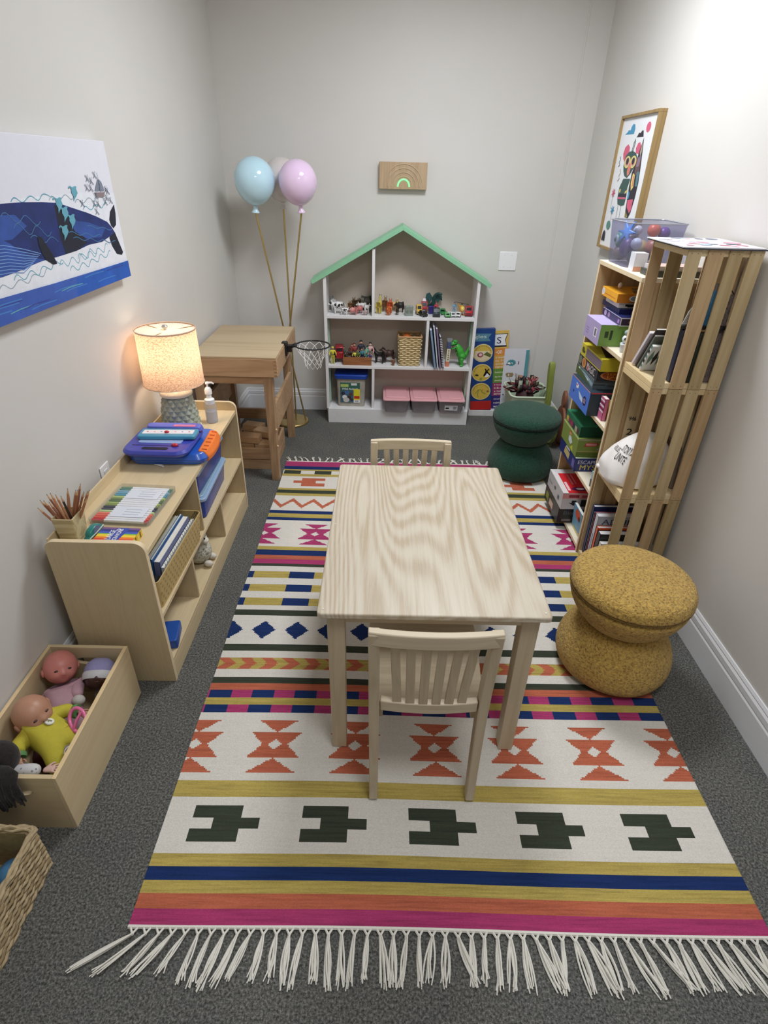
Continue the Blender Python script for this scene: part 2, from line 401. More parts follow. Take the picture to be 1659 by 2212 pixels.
# ---- hourglass stools
def stool(name, loc, rz, mt, seam, label, k=1.0, tilt=0):
    t = thing(name, label, 'stool', loc, rz, 'hourglass boucle stools'); t.scale = (k, k, k)
    n = 64
    base = [(0.150, 0.0), (0.172, 0.008), (0.189, 0.03), (0.197, 0.06), (0.196, 0.09), (0.186, 0.125), (0.168, 0.158), (0.148, 0.185), (0.136, 0.205), (0.131, 0.220)]
    b = MB(); b.lathe(base, mt, n); b.build('base', t, sub=1)
    up = [(0.131, 0.216), (0.138, 0.226), (0.155, 0.245), (0.174, 0.272), (0.188, 0.302), (0.195, 0.332), (0.196, 0.346)]
    b = MB(); b.lathe(up, mt, n); b.build('seat_shell', t, sub=1)
    cu = [(0.1955, 0.347), (0.1985, 0.352), (0.199, 0.365), (0.194, 0.383), (0.178, 0.397), (0.14, 0.407), (0.09, 0.412), (0.04, 0.414), (0.004, 0.4145)]
    b = MB(); b.lathe(cu, mt, n); b.build('seat_cushion', t, sub=1)
    b = MB(); b.tube([(0.1962*math.cos(a*2*math.pi/64), 0.1962*math.sin(a*2*math.pi/64), 0.3475) for a in range(64)], 0.0022, seam, 8, True); b.build('piping', t)
    return t
YB1 = boucle('mustard_boucle', (206, 168, 84), (144, 106, 40), 95, 1.0, 0.009); YB2 = boucle('mustard_seam', (120, 92, 34), (84, 62, 22), 90)
GB1 = boucle('dark_green_boucle', (24, 72, 54), (8, 40, 30), 100, 0.8, 0.006); GB2 = boucle('green_seam', (10, 30, 24), (4, 18, 14), 90)
stool('boucle_stool', (0.880, 1.545, 0.0108), 0, YB1, YB2, 'mustard yellow boucle hourglass stool at the right edge of the rug', 1.045)
stool('boucle_stool', (0.852, 3.125, 0.0108), 0.6, GB1, GB2, 'dark green boucle hourglass stool beyond the table near the far wall', 1.0)
# ---- dollhouse bookcase
DW = M((228, 227, 228), 0.45, var=0.02); DG = M((138, 196, 158), 0.5, var=0.03); DGB = M((150, 184, 156), 0.55, var=0.03); DGL = M((196, 208, 192), 0.55, var=0.03)
D0, D1, DY0, DY1 = -0.401, 0.622, 3.887, 4.105
dh = thing('dollhouse_bookcase', 'white dollhouse bookcase with a mint green pitched roof against the far wall', 'bookcase', ((D0+D1)/2, DY0, 0))
ox, oy = (D0+D1)/2, DY0
def dbox(b, x0, y0, z0, x1, y1, z1, m, **k): b.box(x0-ox, y0-oy, z0, x1-ox, y1-oy, z1, m, **k)
PK = 0.107; EZ = 0.985; PZ = 1.272
def roofz(x): return EZ + (PZ-EZ)*(1-abs(x-PK)/(PK-D0))
for nm, x0 in (('side_panel', D0), ('side_panel', D1-0.020)):
    b = MB(); b.recalc = True; x1 = x0+0.020
    b.prism([(x0-ox, 0, 0.10), (x1-ox, 0, 0.10), (x1-ox, 0, min(roofz(x1), 1.2)), (x0-ox, 0, min(roofz(x0), 1.2))], (0, DY1-DY0, 0), DW)
    b.build(nm, dh, bevel=0.001)
# green window bars inside, half hidden behind the side panels
for (x0, z0, z1) in ((D0+0.020, 0.44, 0.71), (D0+0.020, 0.13, 0.385), (D1-0.028, 0.52, 0.71), (D1-0.028, 0.13, 0.385)):
    b = MB(); dbox(b, x0, DY0+0.075, z0, x0+0.008, DY0+0.125, z1, DGB); lab(b.build('window_bar', dh), 'mint green window bar on the inner side')
b = MB(); dbox(b, D0+0.012, DY0-0.020, 0.0, D1-0.005, DY0+0.0, 0.107, DW); b.v = [(v[0]*1.0, v[1], v[2]) for v in b.v]
dbox(b, D0+0.005, DY0, 0.0, D1-0.003, DY1, 0.088, DW); b.build('plinth', dh, bevel=0.002)
b = MB(); dbox(b, D0+0.018, DY0, 0.088, D1-0.018, DY1, 0.107, DW); b.build('shelf_board', dh, bevel=0.001)
b = MB(); dbox(b, D0+0.018, DY0, 0.397, D1-0.018, DY1, 0.416, DW); b.build('shelf_board', dh, bevel=0.001)
b = MB(); dbox(b, D0+0.018, DY0, 0.733, D1-0.018, DY1, 0.752, DW); b.build('shelf_board', dh, bevel=0.001)
for x, z0, z1 in ((-0.078, 0.107, 0.397), (0.287, 0.416, 0.733), (-0.083, 0.752, roofz(-0.078)-0.004)):
    b = MB(); dbox(b, x, DY0+0.002, z0, x+0.018, DY1, z1, DW); b.build('divider', dh, bevel=0.001)
b = MB(); b.recalc = True
b.prism([(D0+0.01-ox, DY1-oy, 0.09), (D1-0.01-ox, DY1-oy, 0.09), (D1-0.01-ox, DY1-oy, roofz(D1-0.01)), (PK-ox, DY1-oy, PZ), (D0+0.01-ox, DY1-oy, roofz(D0+0.01))], (0, 0.006, 0), M((196, 184, 170), 0.8, var=0.03))
lab(b.build('back_panel', dh), 'beige back panel')
for s in (-1, 1):
    b = MB(); b.recalc = True
    xe = PK + s*0.575; ze = PZ - 0.575*(PZ-EZ)/(PK-D0)*1.0
    nx, nz = s*0.0135, 0.021
    b.prism([(PK-ox, -0.012, PZ), (xe-ox, -0.012, ze), (xe+nx-ox, -0.012, ze+nz), (PK-ox, -0.012, PZ+0.026)], (0, 0.218, 0), DG)
    lab(b.build('roof_board', dh, bevel=0.001), 'mint green sloping roof board')
# ---- long low shelf on the left
LX0, LX1, LY0, LY1 = -1.030, -0.722, 1.418, 2.655
ls = thing('low_shelf', 'long low birch plywood shelf unit along the left wall', 'shelf', (LX0, LY0, 0), 0)
def lb(b, x0, y0, z0, x1, y1, z1, m, **k): b.box(x0-LX0, y0-LY0, z0, x1-LX0, y1-LY0, z1, m, **k)
for y0 in (LY0, LY1-0.018):
    b = MB(); b.recalc = True; pts = [(0, 0, 0), (LX1-LX0, 0, 0)]
    for i in range(7): a = R(90*i/6); pts.append((LX1-LX0-0.035+0.035*math.cos(a), 0, 0.568+0.035*math.sin(a)))
    for i in range(7): a = R(90+90*i/6); pts.append((0.030+0.030*math.cos(a), 0, 0.573+0.030*math.sin(a)))
    pts = [(p[0], y0-LY0, p[2]) for p in pts]
    b.prism(pts, (0, 0.018, 0), BIRCHZ, M((226, 206, 170), 0.5)); b.build('end_panel', ls, bevel=0.001)
b = MB(); lb(b, LX0+0.002, LY0+0.018, 0.543, LX1-0.004, LY1-0.018, 0.560, BIRCH); b.build('top_board', ls, bevel=0.001)
b = MB(); lb(b, LX0+0.002, LY0+0.018, 0.285, LX1-0.002, LY1-0.018, 0.300, BIRCH); b.build('middle_shelf', ls, bevel=0.001)
b = MB(); lb(b, LX0+0.002, LY0+0.018, 0.078, LX1-0.002, LY1-0.018, 0.093, BIRCH); b.build('bottom_shelf', ls, bevel=0.001)
b = MB(); lb(b, LX1-0.018, LY0+0.018, 0.0, LX1-0.002, LY1-0.018, 0.078, BIRCH); b.build('kickboard', ls, bevel=0.001)
b = MB(); lb(b, LX0+0.002, LY0+0.018, 0.0, LX0+0.008, LY1-0.018, 0.600, BIRCH); b.build('back_board', ls)
for y, z0, z1 in ((1.955, 0.300, 0.543), (1.775, 0.093, 0.285), (2.215, 0.093, 0.285)):
    b = MB(); lb(b, LX0+0.008, y, z0, LX1-0.006, y+0.012, z1, BIRCHZ); b.build('divider', ls, bevel=0.001)
# ---- tall desk bench with hoop in the far left corner
DX0, DX1, EY0, EY1, EZ0, EZ1 = -1.022, -0.562, 2.945, 3.640, 0.630, 0.725
dk = thing('activity_desk', 'tall wooden activity desk with a box top in the far left corner', 'desk', (DX0, EY0, 0))
def kb(b, x0, y0, z0, x1, y1, z1, m, **k): b.box(x0-DX0, y0-EY0, z0, x1-DX0, y1-EY0, z1, m, **k)
b = MB()
kb(b, DX0, EY0, EZ0, DX1, EY0+0.016, EZ1, OAK); kb(b, DX0, EY1-0.016, EZ0, DX1, EY1, EZ1, OAK)
kb(b, DX0, EY0+0.016, EZ0, DX0+0.016, EY1-0.016, EZ1, OAK); kb(b, DX1-0.016, EY0+0.016, EZ0, DX1, EY1-0.016, EZ1, OAK)
kb(b, DX0+0.016, EY0+0.016, EZ0, DX1-0.016, EY1-0.016, EZ0+0.01, OAK)
for i in range(5): kb(b, DX1-0.017, EY0-0.0004, EZ0+0.004+i*0.019, DX1-0.001, EY0+0.002, EZ0+0.013+i*0.019, M((160, 120, 82), 0.6))
for i in range(5): kb(b, DX1-0.002, EY0+0.001, EZ0+0.004+i*0.019, DX1+0.0004, EY0+0.017, EZ0+0.013+i*0.019, M((214, 178, 140), 0.6))
b.build('box_frame', dk, bevel=0.0008)
b = MB(); kb(b, DX0+0.004, EY0+0.003, EZ1+0.001, DX1-0.003, EY1-0.003, EZ1+0.010, OAKT); b.build('lid', dk, bevel=0.001)
b = MB(); kb(b, DX0+0.02, EY0+0.018, 0.585, DX1-0.035, EY0+0.034, EZ0, OAK); kb(b, DX0+0.02, EY1-0.034, 0.585, DX1-0.035, EY1-0.018, EZ0, OAK)
b.build('apron', dk, bevel=0.001)
for x in (DX0+0.004, DX1-0.086+0.004):
    for y, s in ((EY0+0.012, 1), (EY1-0.060, -1)):
        b = MB(); b.recalc = True; b.prism([(x-DX0, y-EY0+s*0.0, 0), (x+0.046-DX0, y-EY0, 0), (x+0.050-DX0, y-EY0+0.0, EZ0), (x-DX0, y-EY0, EZ0)], (0, 0.048, 0), OAKZ)
        b.build('leg', dk, bevel=0.002)
b = MB(); kb(b, DX1-0.050, EY0+0.060, 0.305, DX1-0.032, EY1-0.060, 0.462, OAK); b.build('side_board', dk, bevel=0.001)
b = MB(); kb(b, DX0+0.012, EY0+0.060, 0.305, DX0+0.030, EY1-0.060, 0.462, OAK); b.build('side_board', dk, bevel=0.001)
b = MB(); kb(b, DX0+0.05, EY1-0.050, 0.13, DX1-0.058, EY1-0.030, 0.20, OAK); b.build('rear_stretcher', dk, bevel=0.001)
for z in (0.325, 0.425):
    b = MB(); b.ell((DX1-0.032-DX0, 0.010, z-0.1), (0.006, 0.004, 0.006), M((226, 196, 150), 0.4)); b.build('peg', dk)
# hoop clamped on the desk
hp = thing('basketball_hoop', 'small black toy basketball hoop with a white net clamped to the desk', 'basketball hoop', (-0.5595, 3.245, 0.6655))
HB = M((20, 20, 24), 0.35, var=0.04)
b = MB(); b.recalc = True; b.box(0, -0.026, 0.0, 0.010, 0.026, 0.072, HB); b.box(-0.020, -0.02, 0.071, 0.01, 0.02, 0.077, HB); b.frus(0.02, 0, 0.02, 0.06, 0.014, 0.012, 0.018, 0.018, HB, r=0.004); b.build('clamp', hp, bevel=0.003)
b = MB(); b.tube([(0.02, 0, 0.045), (0.045, 0.006, 0.054), (0.062, 0.007, 0.060)], [0.012, 0.010, 0.007], HB, 10)
b.tube([(0.02, 0, 0.045), (0.048, -0.022, 0.058), (0.068, -0.036, 0.060)], [0.008, 0.006, 0.005], HB, 8); b.tube([(0.02, 0, 0.045), (0.048, 0.022, 0.058), (0.068, 0.036, 0.060)], [0.008, 0.006, 0.005], HB, 8); b.build('arm', hp)
b = MB(); b.tube([(0.155+0.098*math.cos(i*math.pi/24), 0.098*math.sin(i*math.pi/24), 0.060) for i in range(48)], 0.0042, HB, 8, True); b.build('rim', hp)
b = MB(); NW = M((236, 236, 232), 0.8, var=0.02); lv = [(0.096, 0.056), (0.088, 0.034), (0.070, 0.006), (0.054, -0.022), (0.047, -0.048), (0.044, -0.068)]
for i in range(10):
    for sg in (-1, 1):
        pts = [(0.155+r*math.cos((i+sg*0.5*k)*math.pi/5), r*math.sin((i+sg*0.5*k)*math.pi/5), z) for k, (r, z) in enumerate(lv)]
        b.tube(pts, 0.0014, NW, 5)
b.build('net', hp)
# ---- narrow bookcase on the right
BX0, BY0, BY1 = 0.965, 2.268, 2.765
bc = thing('narrow_bookcase', 'narrow pine bookcase full of board games against the right wall', 'bookcase', (BX0, BY0, 0.0112))
PB = wood('bookcase_pine_panel', (196, 166, 122), (168, 134, 92), 'z', 6, 0.6); PE = M((226, 206, 170), 0.5, var=0.03); PSH = M((232, 222, 200), 0.5, var=0.03)
BX1 = XR-0.016
for y in (BY0, BY1-0.016):
    b = MB(); b.box(0, y-BY0, 0, BX1-BX0, y+0.016-BY0, 1.2505-0.0112, PB, left=PE); b.build('side_panel', bc, bevel=0.001)
for z in (0.045-0.0112, 0.345-0.0112, 0.655-0.0112, 0.962-0.0112, 1.268-0.0112):
    b = MB(); y0 = 0.0 if z > 1.2 else 0.016
    b.box(0.0, y0, z-0.017, BX1-BX0, BY1-BY0-y0, z, PSH, left=PE); b.build('shelf_board', bc, bevel=0.001)
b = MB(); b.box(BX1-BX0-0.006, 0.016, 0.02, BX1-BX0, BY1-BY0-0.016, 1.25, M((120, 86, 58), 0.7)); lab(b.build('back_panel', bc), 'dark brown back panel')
# ---- three stacked slatted crates
CX0, CX1, CY0, CY1 = 0.972, 1.218, 1.983, 2.262
def crate(z0, label, k, marks=False):
    H = 0.4620
    t = thing('slatted_crate', label, 'crate', (CX0, CY0, z0), 0, 'pine crates stacked on end by the right wall')
    for z in (0.0, H-0.021):
        b = MB(); b.box(0.001, 0.006, z, CX1-CX0-0.001, CY1-CY0-0.006, z+0.0205, PINEB, left=M((222, 198, 150), 0.6)); b.build('end_board', t, bevel=0.001)
    xs = [(0.0, 0.044), (0.066, 0.117), (0.134, 0.178), (0.202, 0.246)]
    for side, y in (('near', 0.0), ('far', CY1-CY0-0.006)):
        for i, (a, c) in enumerate(xs):
            b = MB(); mm = PINE[(i+k+(side == 'far')) % 3]; b.box(a, y, 0.0005, c, y+0.006, H-0.0005, mm)
            if side == 'near':
                for zz in (0.012, H-0.012):
                    for xx in (a+0.012, c-0.012): b.lathe([(0.0016, 0), (0.0014, 0.0006)], M((96, 84, 66), 0.5, 0.4), 8, T=Matrix.Translation((xx, -0.0002, zz)) @ Matrix.Rotation(R(90), 4, 'X'))
            if marks and side == 'far' and i == 1:
                f = Face(b, (a, y-0.0002, 0), (c-a, 0, 0), (0, 0, H)); f.text('2', 0.25, 0.36, 0.75, 0.42, BLACK); f.text('946', 0.2, 0.50, 0.8, 0.54, BLACK); f.rect(0.1, 0.30, 0.9, 0.325, BLACK)
            b.build('slat', t, bevel=0.0008)
    for i, (a, c) in enumerate([(0.008, 0.078), (0.100, 0.170), (0.195, 0.268)]):
        b = MB(); b.box(CX1-CX0-0.0065, a, 0.021, CX1-CX0-0.0005, c, H-0.022, PINE[(i+k) % 3]); b.build('back_slat', t)
    if k == 1:
        b = MB(); b.recalc = True
        b.lathe([(0.0075, 0), (0.0065, 0.0008)], M((110, 84, 52), 0.6), 12, T=Matrix.Translation((0.061, -0.0004, 0.275)) @ Matrix.Rotation(R(90), 4, 'X') @ Matrix.Diagonal((0.6, 1.4, 1, 1)))
    return t
crate(0.0112, 'bottom pine crate of the slatted stack, holding upright books', 2)
crate(0.4737, 'middle pine crate of the slatted stack, holding a white cloth bag', 1, True)
crate(0.9362, 'top pine crate of the slatted stack, under the paper collage', 0)
# ================================================================ kilim rug
def kilim(name, c, var=0.20):
    m, nt, b = nodes(name); col = rgb(c)
    n = tex(nt, 26, 5, 0.7, (0.25, 6.0, 1)); n2 = tex(nt, 420, 2, 0.5, (0.6, 1.2, 1))
    r = ramp(nt, n.outputs[0], [(0.30, mul(col, 1-var*1.5)), (0.5, col), (0.70, mul(col, 1+var))])
    r2 = ramp(nt, n2.outputs[0], [(0.3, (0.86, 0.86, 0.86, 1)), (0.7, (1.06, 1.06, 1.06, 1))])
    mx = nt.nodes.new('ShaderNodeMix'); mx.data_type = 'RGBA'; mx.blend_type = 'MULTIPLY'; mx.inputs[0].default_value = 1
    nt.links.new(r.outputs[0], mx.inputs[6]); nt.links.new(r2.outputs[0], mx.inputs[7]); nt.links.new(mx.outputs[2], b.inputs['Base Color'])
    b.inputs['Roughness'].default_value = 0.95; b.inputs['Specular IOR Level'].default_value = 0.2
    bump(nt, b, n2.outputs[0], 0.5, 0.002); return m
KC = {'W': kilim('kilim_cream', (220, 215, 206), 0.03), 'Y': kilim('kilim_mustard', (182, 162, 88)), 'N': kilim('kilim_navy', (28, 50, 100), 0.2),
      'O': kilim('kilim_orange', (186, 102, 76)), 'P': kilim('kilim_magenta', (170, 60, 108)), 'G': kilim('kilim_olive', (60, 66, 54), 0.2)}
RX0, RX1, RY0, RY1 = -0.593, 0.985, 0.650, 3.200
bands = [(0.687, 'P'), (0.722, 'O'), (0.753, 'Y'), (0.787, 'N'), (0.820, 'Y'), (0.980, 'hook'), (1.032, 'Y'), (1.280, 'star'), (1.313, 'c1'),
         (1.343, 'Y'), (1.377, 'c2'), (1.407, 'O'), (1.435, 'G'), (1.474, 'W'), (1.530, 'chev'), (1.565, 'W'), (1.601, 'G'), (1.765, 'dia'),
         (1.800, 'G'), (1.829, 'W'), (1.877, 'bar'), (1.921, 'W'), (1.969, 'bar'), (2.015, 'W'), (2.063, 'bar'), (2.102, 'W'), (2.123, 'G'),
         (2.158, 'P'), (2.190, 'O'), (2.234, 'N'), (2.263, 'Y'), (2.505, 'pstar'), (2.533, 'N'), (2.573, 'Y'), (2.604, 'N'), (2.765, 'zig'),
         (2.794, 'Y'), (2.832, 'G'), (2.854, 'Y'), (3.001, 'ohook'), (3.031, 'Y'), (3.075, 'ck'), (3.092, 'Y'), (3.133, 'N'), (3.200, 'P')]
def star(x, y, x0, per, yc, col, k=1.0):
    dx = abs((x-x0+per/2) % per-per/2); dy = (y-yc)*k
    if dy > 0.090 or dy < -0.097: return 'W'
    if dy > 0.047: return col if dx < 0.002+0.060*(dy-0.047)/0.043 else 'W'
    if dy < -0.050: return col if dx < 0.002+0.072*(-0.050-dy)/0.047 else 'W'
    if dx/0.021+abs(dy)/0.019 < 1: return 'W'
    return col if dx < 0.040+0.045*abs(dy)/0.048 else 'W'
def hook(x, y, x0, per, yc, col, s):
    dx = ((x-x0+per/2) % per-per/2)*s; dy = y-yc
    if abs(dy) < 0.016: return col if -0.035 < dx < 0.098 else 'W'
    if abs(dy) < 0.050: return col if -0.090 < dx < 0.045 else 'W'
    return 'W'
def pattern(x, y):
    for i, (ye, k) in enumerate(bands):
        if y < ye: break
    y0 = bands[i-1][0] if i else RY0
    if k in KC: return k
    if k == 'hook': return hook(x, y, -0.423, 0.308, 0.903, 'G', 1)
    if k == 'ohook': return hook(x, y, -0.420, 0.308, 2.932, 'O', -1)
    if k == 'star': return star(x, y, -0.322, 0.257, 1.157, 'O')
    if k == 'pstar': return star(x, y, -0.326, 0.2585, 2.380, 'P')
    if k in ('c1', 'c2'): return 'N' if int(math.floor((x+0.585)/0.0747)) % 2 == 0 else 'P'
    if k == 'chev':
        v = (x+0.530+abs(y-(y0+ye)/2)*1.0) / 0.080; return 'O' if v % 1 > 0.48 else 'Y'
    if k == 'dia':
        dx = abs((x+0.456+0.065) % 0.1310-0.065); dy = abs(y-1.681); return 'N' if dx/0.048+dy/0.051 < 1 else 'W'
    if k == 'bar':
        v = (x+0.405) % 0.2745; return 'N' if v < 0.113 else 'Y'
    if k == 'zig':
        u = ((x+0.543)/0.1140) % 1; c = 2.648+0.072*(1-abs(2*u-1)); return 'O' if abs(y-c) < 0.017 else 'W'
    if k == 'ck': return 'G' if (x+0.586) % 0.187 < 0.098 else 'W'
    return 'W'
rug = thing('kilim_rug', 'fringed flatweave kilim rug with stripes, stars and hooks covering the floor', 'rug', (0, 0, 0))
NX = 264; ys = [RY0]
for ye, k in bands:
    n = max(2, int(round((ye-ys[-1])/0.0052))); a = ys[-1]
    ys += [a+(ye-a)*(j+1)/n for j in range(n)]
def rz_(x, y): return 0.0085+0.0010*noise.noise(Vector((x*4, y*4, 0)))+0.0004*math.sin(x*9+y*3)
vs = []; fs = []; ms = []; keys = list(KC)
def edge(y): return 0.004*noise.noise(Vector((y*3, 7, 0)))
def wav(x, y): return 0.0025*math.sin(x*5+y*2)
for y in ys:
    for i in range(NX+1):
        u = i/NX; x = RX0+(RX1-RX0)*u
        vs.append((x+edge(y)*(1 if u > .5 else 1), y+wav(x, y)-0.008*max(0, u-0.3)*(1 if y < 2 else 0), rz_(x, y)))
for j in range(len(ys)-1):
    yc = (ys[j]+ys[j+1])/2
    for i in range(NX):
        xc = RX0+(RX1-RX0)*(i+0.5)/NX; a = j*(NX+1)+i
        fs.append((a, a+1, a+NX+2, a+NX+1)); ms.append(keys.index(pattern(xc, yc)))
# selvedge skirts down to the floor
def skirt(idx):
    for a, c in zip(idx, idx[1:]):
        n = len(vs); vs.append((vs[a][0], vs[a][1], 0.0)); vs.append((vs[c][0], vs[c][1], 0.0)); fs.append((a, n, n+1, c)); ms.append(0)
w = NX+1; H_ = len(ys)
skirt([j*w for j in range(H_)]); skirt([j*w+NX for j in range(H_)][::-1]); skirt(list(range(NX, -1, -1))); skirt([(H_-1)*w+i for i in range(w)])
me = bpy.data.meshes.new('woven_field'); me.from_pydata(vs, [], fs)
for k in keys: me.materials.append(KC[k])
me.polygons.foreach_set('material_index', ms); me.update(); me.shade_smooth()
o = bpy.data.objects.new('woven_field', me); C.objects.link(o); o.parent = rug
FR = M((228, 224, 214), 0.9, var=0.06, sc=200)
for y, sg in ((RY0, -1), (RY1, 1)):
    b = MB(); pts = []
    for i in range(67):
        x = RX0+(RX1-RX0)*i/66; yy = y+wav(x, y)-0.008*max(0, i/66-0.3)*(1 if sg < 0 else 0)
        pts.append((x, yy+sg*0.002, 0.0062))
    b.tube(pts, 0.0048, FR, 6); lab(b.build('woven_edge', rug), 'plain cream woven edge')
rr = random.Random(3)
def tassel(x, y, sg, L, lean):
    b = MB(); kx, ky = x, y+sg*0.014
    b.tube([(x-0.009, y, 0.007), (kx, ky, 0.0075)], [0.003, 0.003], FR, 5); b.tube([(x+0.009, y, 0.007), (kx, ky, 0.0075)], [0.003, 0.003], FR, 5)
    b.ell((kx, ky, 0.0065), (0.0042, 0.0042, 0.0042), FR, 8, 5)
    ns = 8 if sg < 0 else 4
    for s in range(ns):
        l = L*rr.uniform(0.86, 1.05); f = (s-(ns-1)/2)/(ns-1); sp = rr.uniform(-0.006, 0.006)+f*0.011; cv = rr.uniform(-0.008, 0.008)
        pts = []
        for q in range(7):
            u = q/6; pts.append((kx+lean*u+sp*u*u+cv*math.sin(u*3.1)+f*0.004, ky+sg*l*u*(1-0.15*abs(lean)*u), 0.0045+0.0022*math.sin(u*3+s)-0.001*u+0.0008*s))
        b.tube(pts, [0.0024, 0.0025, 0.0024, 0.0023, 0.0021, 0.0019, 0.0015], FR, 5)
    b.build('tassel', rug)
nt_ = 50
for i in range(nt_):
    u = (i+0.5)/nt_; x = RX0+(RX1-RX0)*u; lean = rr.uniform(-0.02, 0.02)
    if u < 0.12: lean -= 0.11*(0.12-u)/0.12+0.01
    elif u < 0.3: lean -= 0.015
    if 0.60 < u < 0.66: lean += 0.035
    if u > 0.7: lean += 0.028
    if i % 5 == 0: lean += rr.uniform(-0.03, 0.03)
    tassel(x, RY0+wav(x, RY0)-0.008*max(0, u-0.3)-0.004, -1, 0.100*rr.uniform(0.92, 1.08)*(0.8 if u < 0.1 else 1), lean)
for i in range(42):
    u = (i+0.5)/42; x = RX0+(RX1-RX0)*u
    tassel(x, RY1+wav(x, RY1)+0.003, 1, 0.062*rr.uniform(0.8, 1.1), rr.uniform(-0.03, 0.03))
# ================================================================ wall pieces
WN = Vector((1, -0.0253, 0)).normalized()
def on_wall(y, off, z): return Vector((xl(y)+off, y, z))
# whale canvas
wp = thing('whale_painting', 'stretched canvas painting of a dark blue whale on the left wall', 'painting', tuple(on_wall(1.35, 0, 1.205)))
b = MB(); b.recalc = True
A = Vector((0.004, 0, 0)); U = Vector((0.0253*1.09, 1.09, 0)); V = Vector((0, 0, 0.455)); N = Vector((0.031, -0.0008, 0))
CV = M((222, 222, 232), 0.6, var=0.02)
b.prism([A, A+U, A+U+V, A+V], N, CV); cv = b.build('canvas', wp, bevel=0.002)
NAVY = M((24, 42, 104), 0.55, var=0.35, sc=14); DEEP = M((20, 24, 44), 0.55, var=0.3, sc=14); SEA = M((36, 88, 178), 0.5, var=0.3, sc=9); SEA2 = M((58, 92, 176), 0.5, var=0.2, sc=9)
TEALP = M((96, 160, 178), 0.6, var=0.15); GREYL = M((150, 164, 176), 0.6); STR = M((112, 150, 206), 0.6); FOAM = M((226, 228, 236), 0.6); MIDB = M((44, 76, 150), 0.55, var=0.3, sc=12)
b = MB(); f = Face(b, A+N, U, V, 0.0005)
f.poly([(0, 0.60), (0.45, 0.655), (0.6, 0.66), (0.8, 0.66), (1, 0.64), (1, 0.11), (0, 0.13)], FOAM)
body = [(0.02, 0.42), (0.06, 0.52), (0.13, 0.59), (0.24, 0.63), (0.361, 0.635), (0.448, 0.633), (0.541, 0.624), (0.623, 0.609), (0.695, 0.571), (0.781, 0.527), (0.841, 0.49), (0.904, 0.444), (0.929, 0.402), (0.947, 0.354), (0.946, 0.279), (0.979, 0.2), (0.966, 0.18), (0.928, 0.198), (0.904, 0.266), (0.894, 0.314), (0.838, 0.312), (0.747, 0.314), (0.665, 0.295), (0.597, 0.29), (0.529, 0.286), (0.486, 0.286), (0.44, 0.284), (0.389, 0.268), (0.341, 0.262), (0.279, 0.255), (0.18, 0.26), (0.09, 0.31)]
# wavy drawn lines under and around the whale
rw = random.Random(5)
for (x0, y0, n, w, h) in ((0.25, 0.19, 7, 0.040, 0.035), (0.32, 0.22, 8, 0.036, 0.040), (0.55, 0.23, 8, 0.034, 0.05), (0.60, 0.18, 9, 0.036, 0.04), (0.66, 0.24, 7, 0.035, 0.05), (0.40, 0.64, 6, 0.04, 0.03), (0.58, 0.63, 5, 0.04, 0.035), (0.72, 0.60, 6, 0.04, 0.03), (0.76, 0.55, 5, 0.04, 0.03), (0.05, 0.2, 6, 0.04, 0.03), (0.05, 0.62, 6, 0.04, 0.03)):
    pts = []
    for i in range(n*4):
        t = i/4; xx = x0+t*w*0.9
        if xx > 0.99: break
        pts.append((xx, y0+h*0.5*math.sin(t*math.pi)*(1+0.3*math.sin(t*2.3))+0.004*t))
    f.line(pts, 0.0028, GREYL if rw.random() < .7 else TEALP)
f.poly([(0.947, 0.354), (0.979, 0.2), (0.966, 0.18), (0.928, 0.198), (0.904, 0.266), (0.90, 0.34)], DEEP)
f.poly(body[:14]+body[20:], NAVY)
f.poly([(0.947, 0.36), (0.946, 0.279), (0.979, 0.2), (0.966, 0.18), (0.928, 0.198), (0.904, 0.266), (0.896, 0.33)], DEEP)
f.poly([(0.982, 0.56), (0.98, 0.492), (0.967, 0.411), (0.942, 0.389), (0.928, 0.411), (0.923, 0.455), (0.941, 0.512)], DEEP)
f.poly([(0.60, 0.60), (0.64, 0.59), (0.70, 0.44), (0.74, 0.33), (0.665, 0.295), (0.597, 0.29), (0.59, 0.40)], DEEP)
f.poly([(0.20, 0.56), (0.30, 0.58), (0.40, 0.57), (0.44, 0.50), (0.36, 0.44), (0.24, 0.45)], MIDB)
f.poly([(0.66, 0.50), (0.78, 0.46), (0.88, 0.40), (0.84, 0.345), (0.74, 0.36), (0.68, 0.42)], MIDB)
f.poly([(0.09, 0.44), (0.319, 0.448), (0.347, 0.42), (0.38, 0.371), (0.409, 0.341), (0.441, 0.312), (0.482, 0.288), (0.435, 0.281), (0.341, 0.262), (0.279, 0.257), (0.18, 0.262), (0.09, 0.315)], MIDB)
for i in range(9):
    y = 0.43-0.019*i; f.line([(0.10, y-0.02), (0.22, y), (0.32, y-0.012), (0.40-0.004*i, y-0.055+0.003*i), (0.47-0.008*i, y-0.10+0.012*i)], 0.0022, STR)
for (x0, y0, n, h) in ((0.34, 0.57, 5, 0.05), (0.38, 0.50, 5, 0.06), (0.64, 0.42, 6, 0.02), (0.66, 0.38, 8, 0.02), (0.44, 0.43, 4, 0.04), (0.76, 0.44, 5, 0.015)):
    f.line([(x0+0.012*i, y0+h*0.5*math.sin(i*0.9)-0.004*i) for i in range(n*3)], 0.0022, M((70, 116, 160), 0.6))
f.poly([(0.474, 0.437), (0.495, 0.42), (0.506, 0.374), (0.524, 0.314), (0.538, 0.248), (0.516, 0.248), (0.486, 0.286), (0.475, 0.327), (0.47, 0.382)], DEEP)
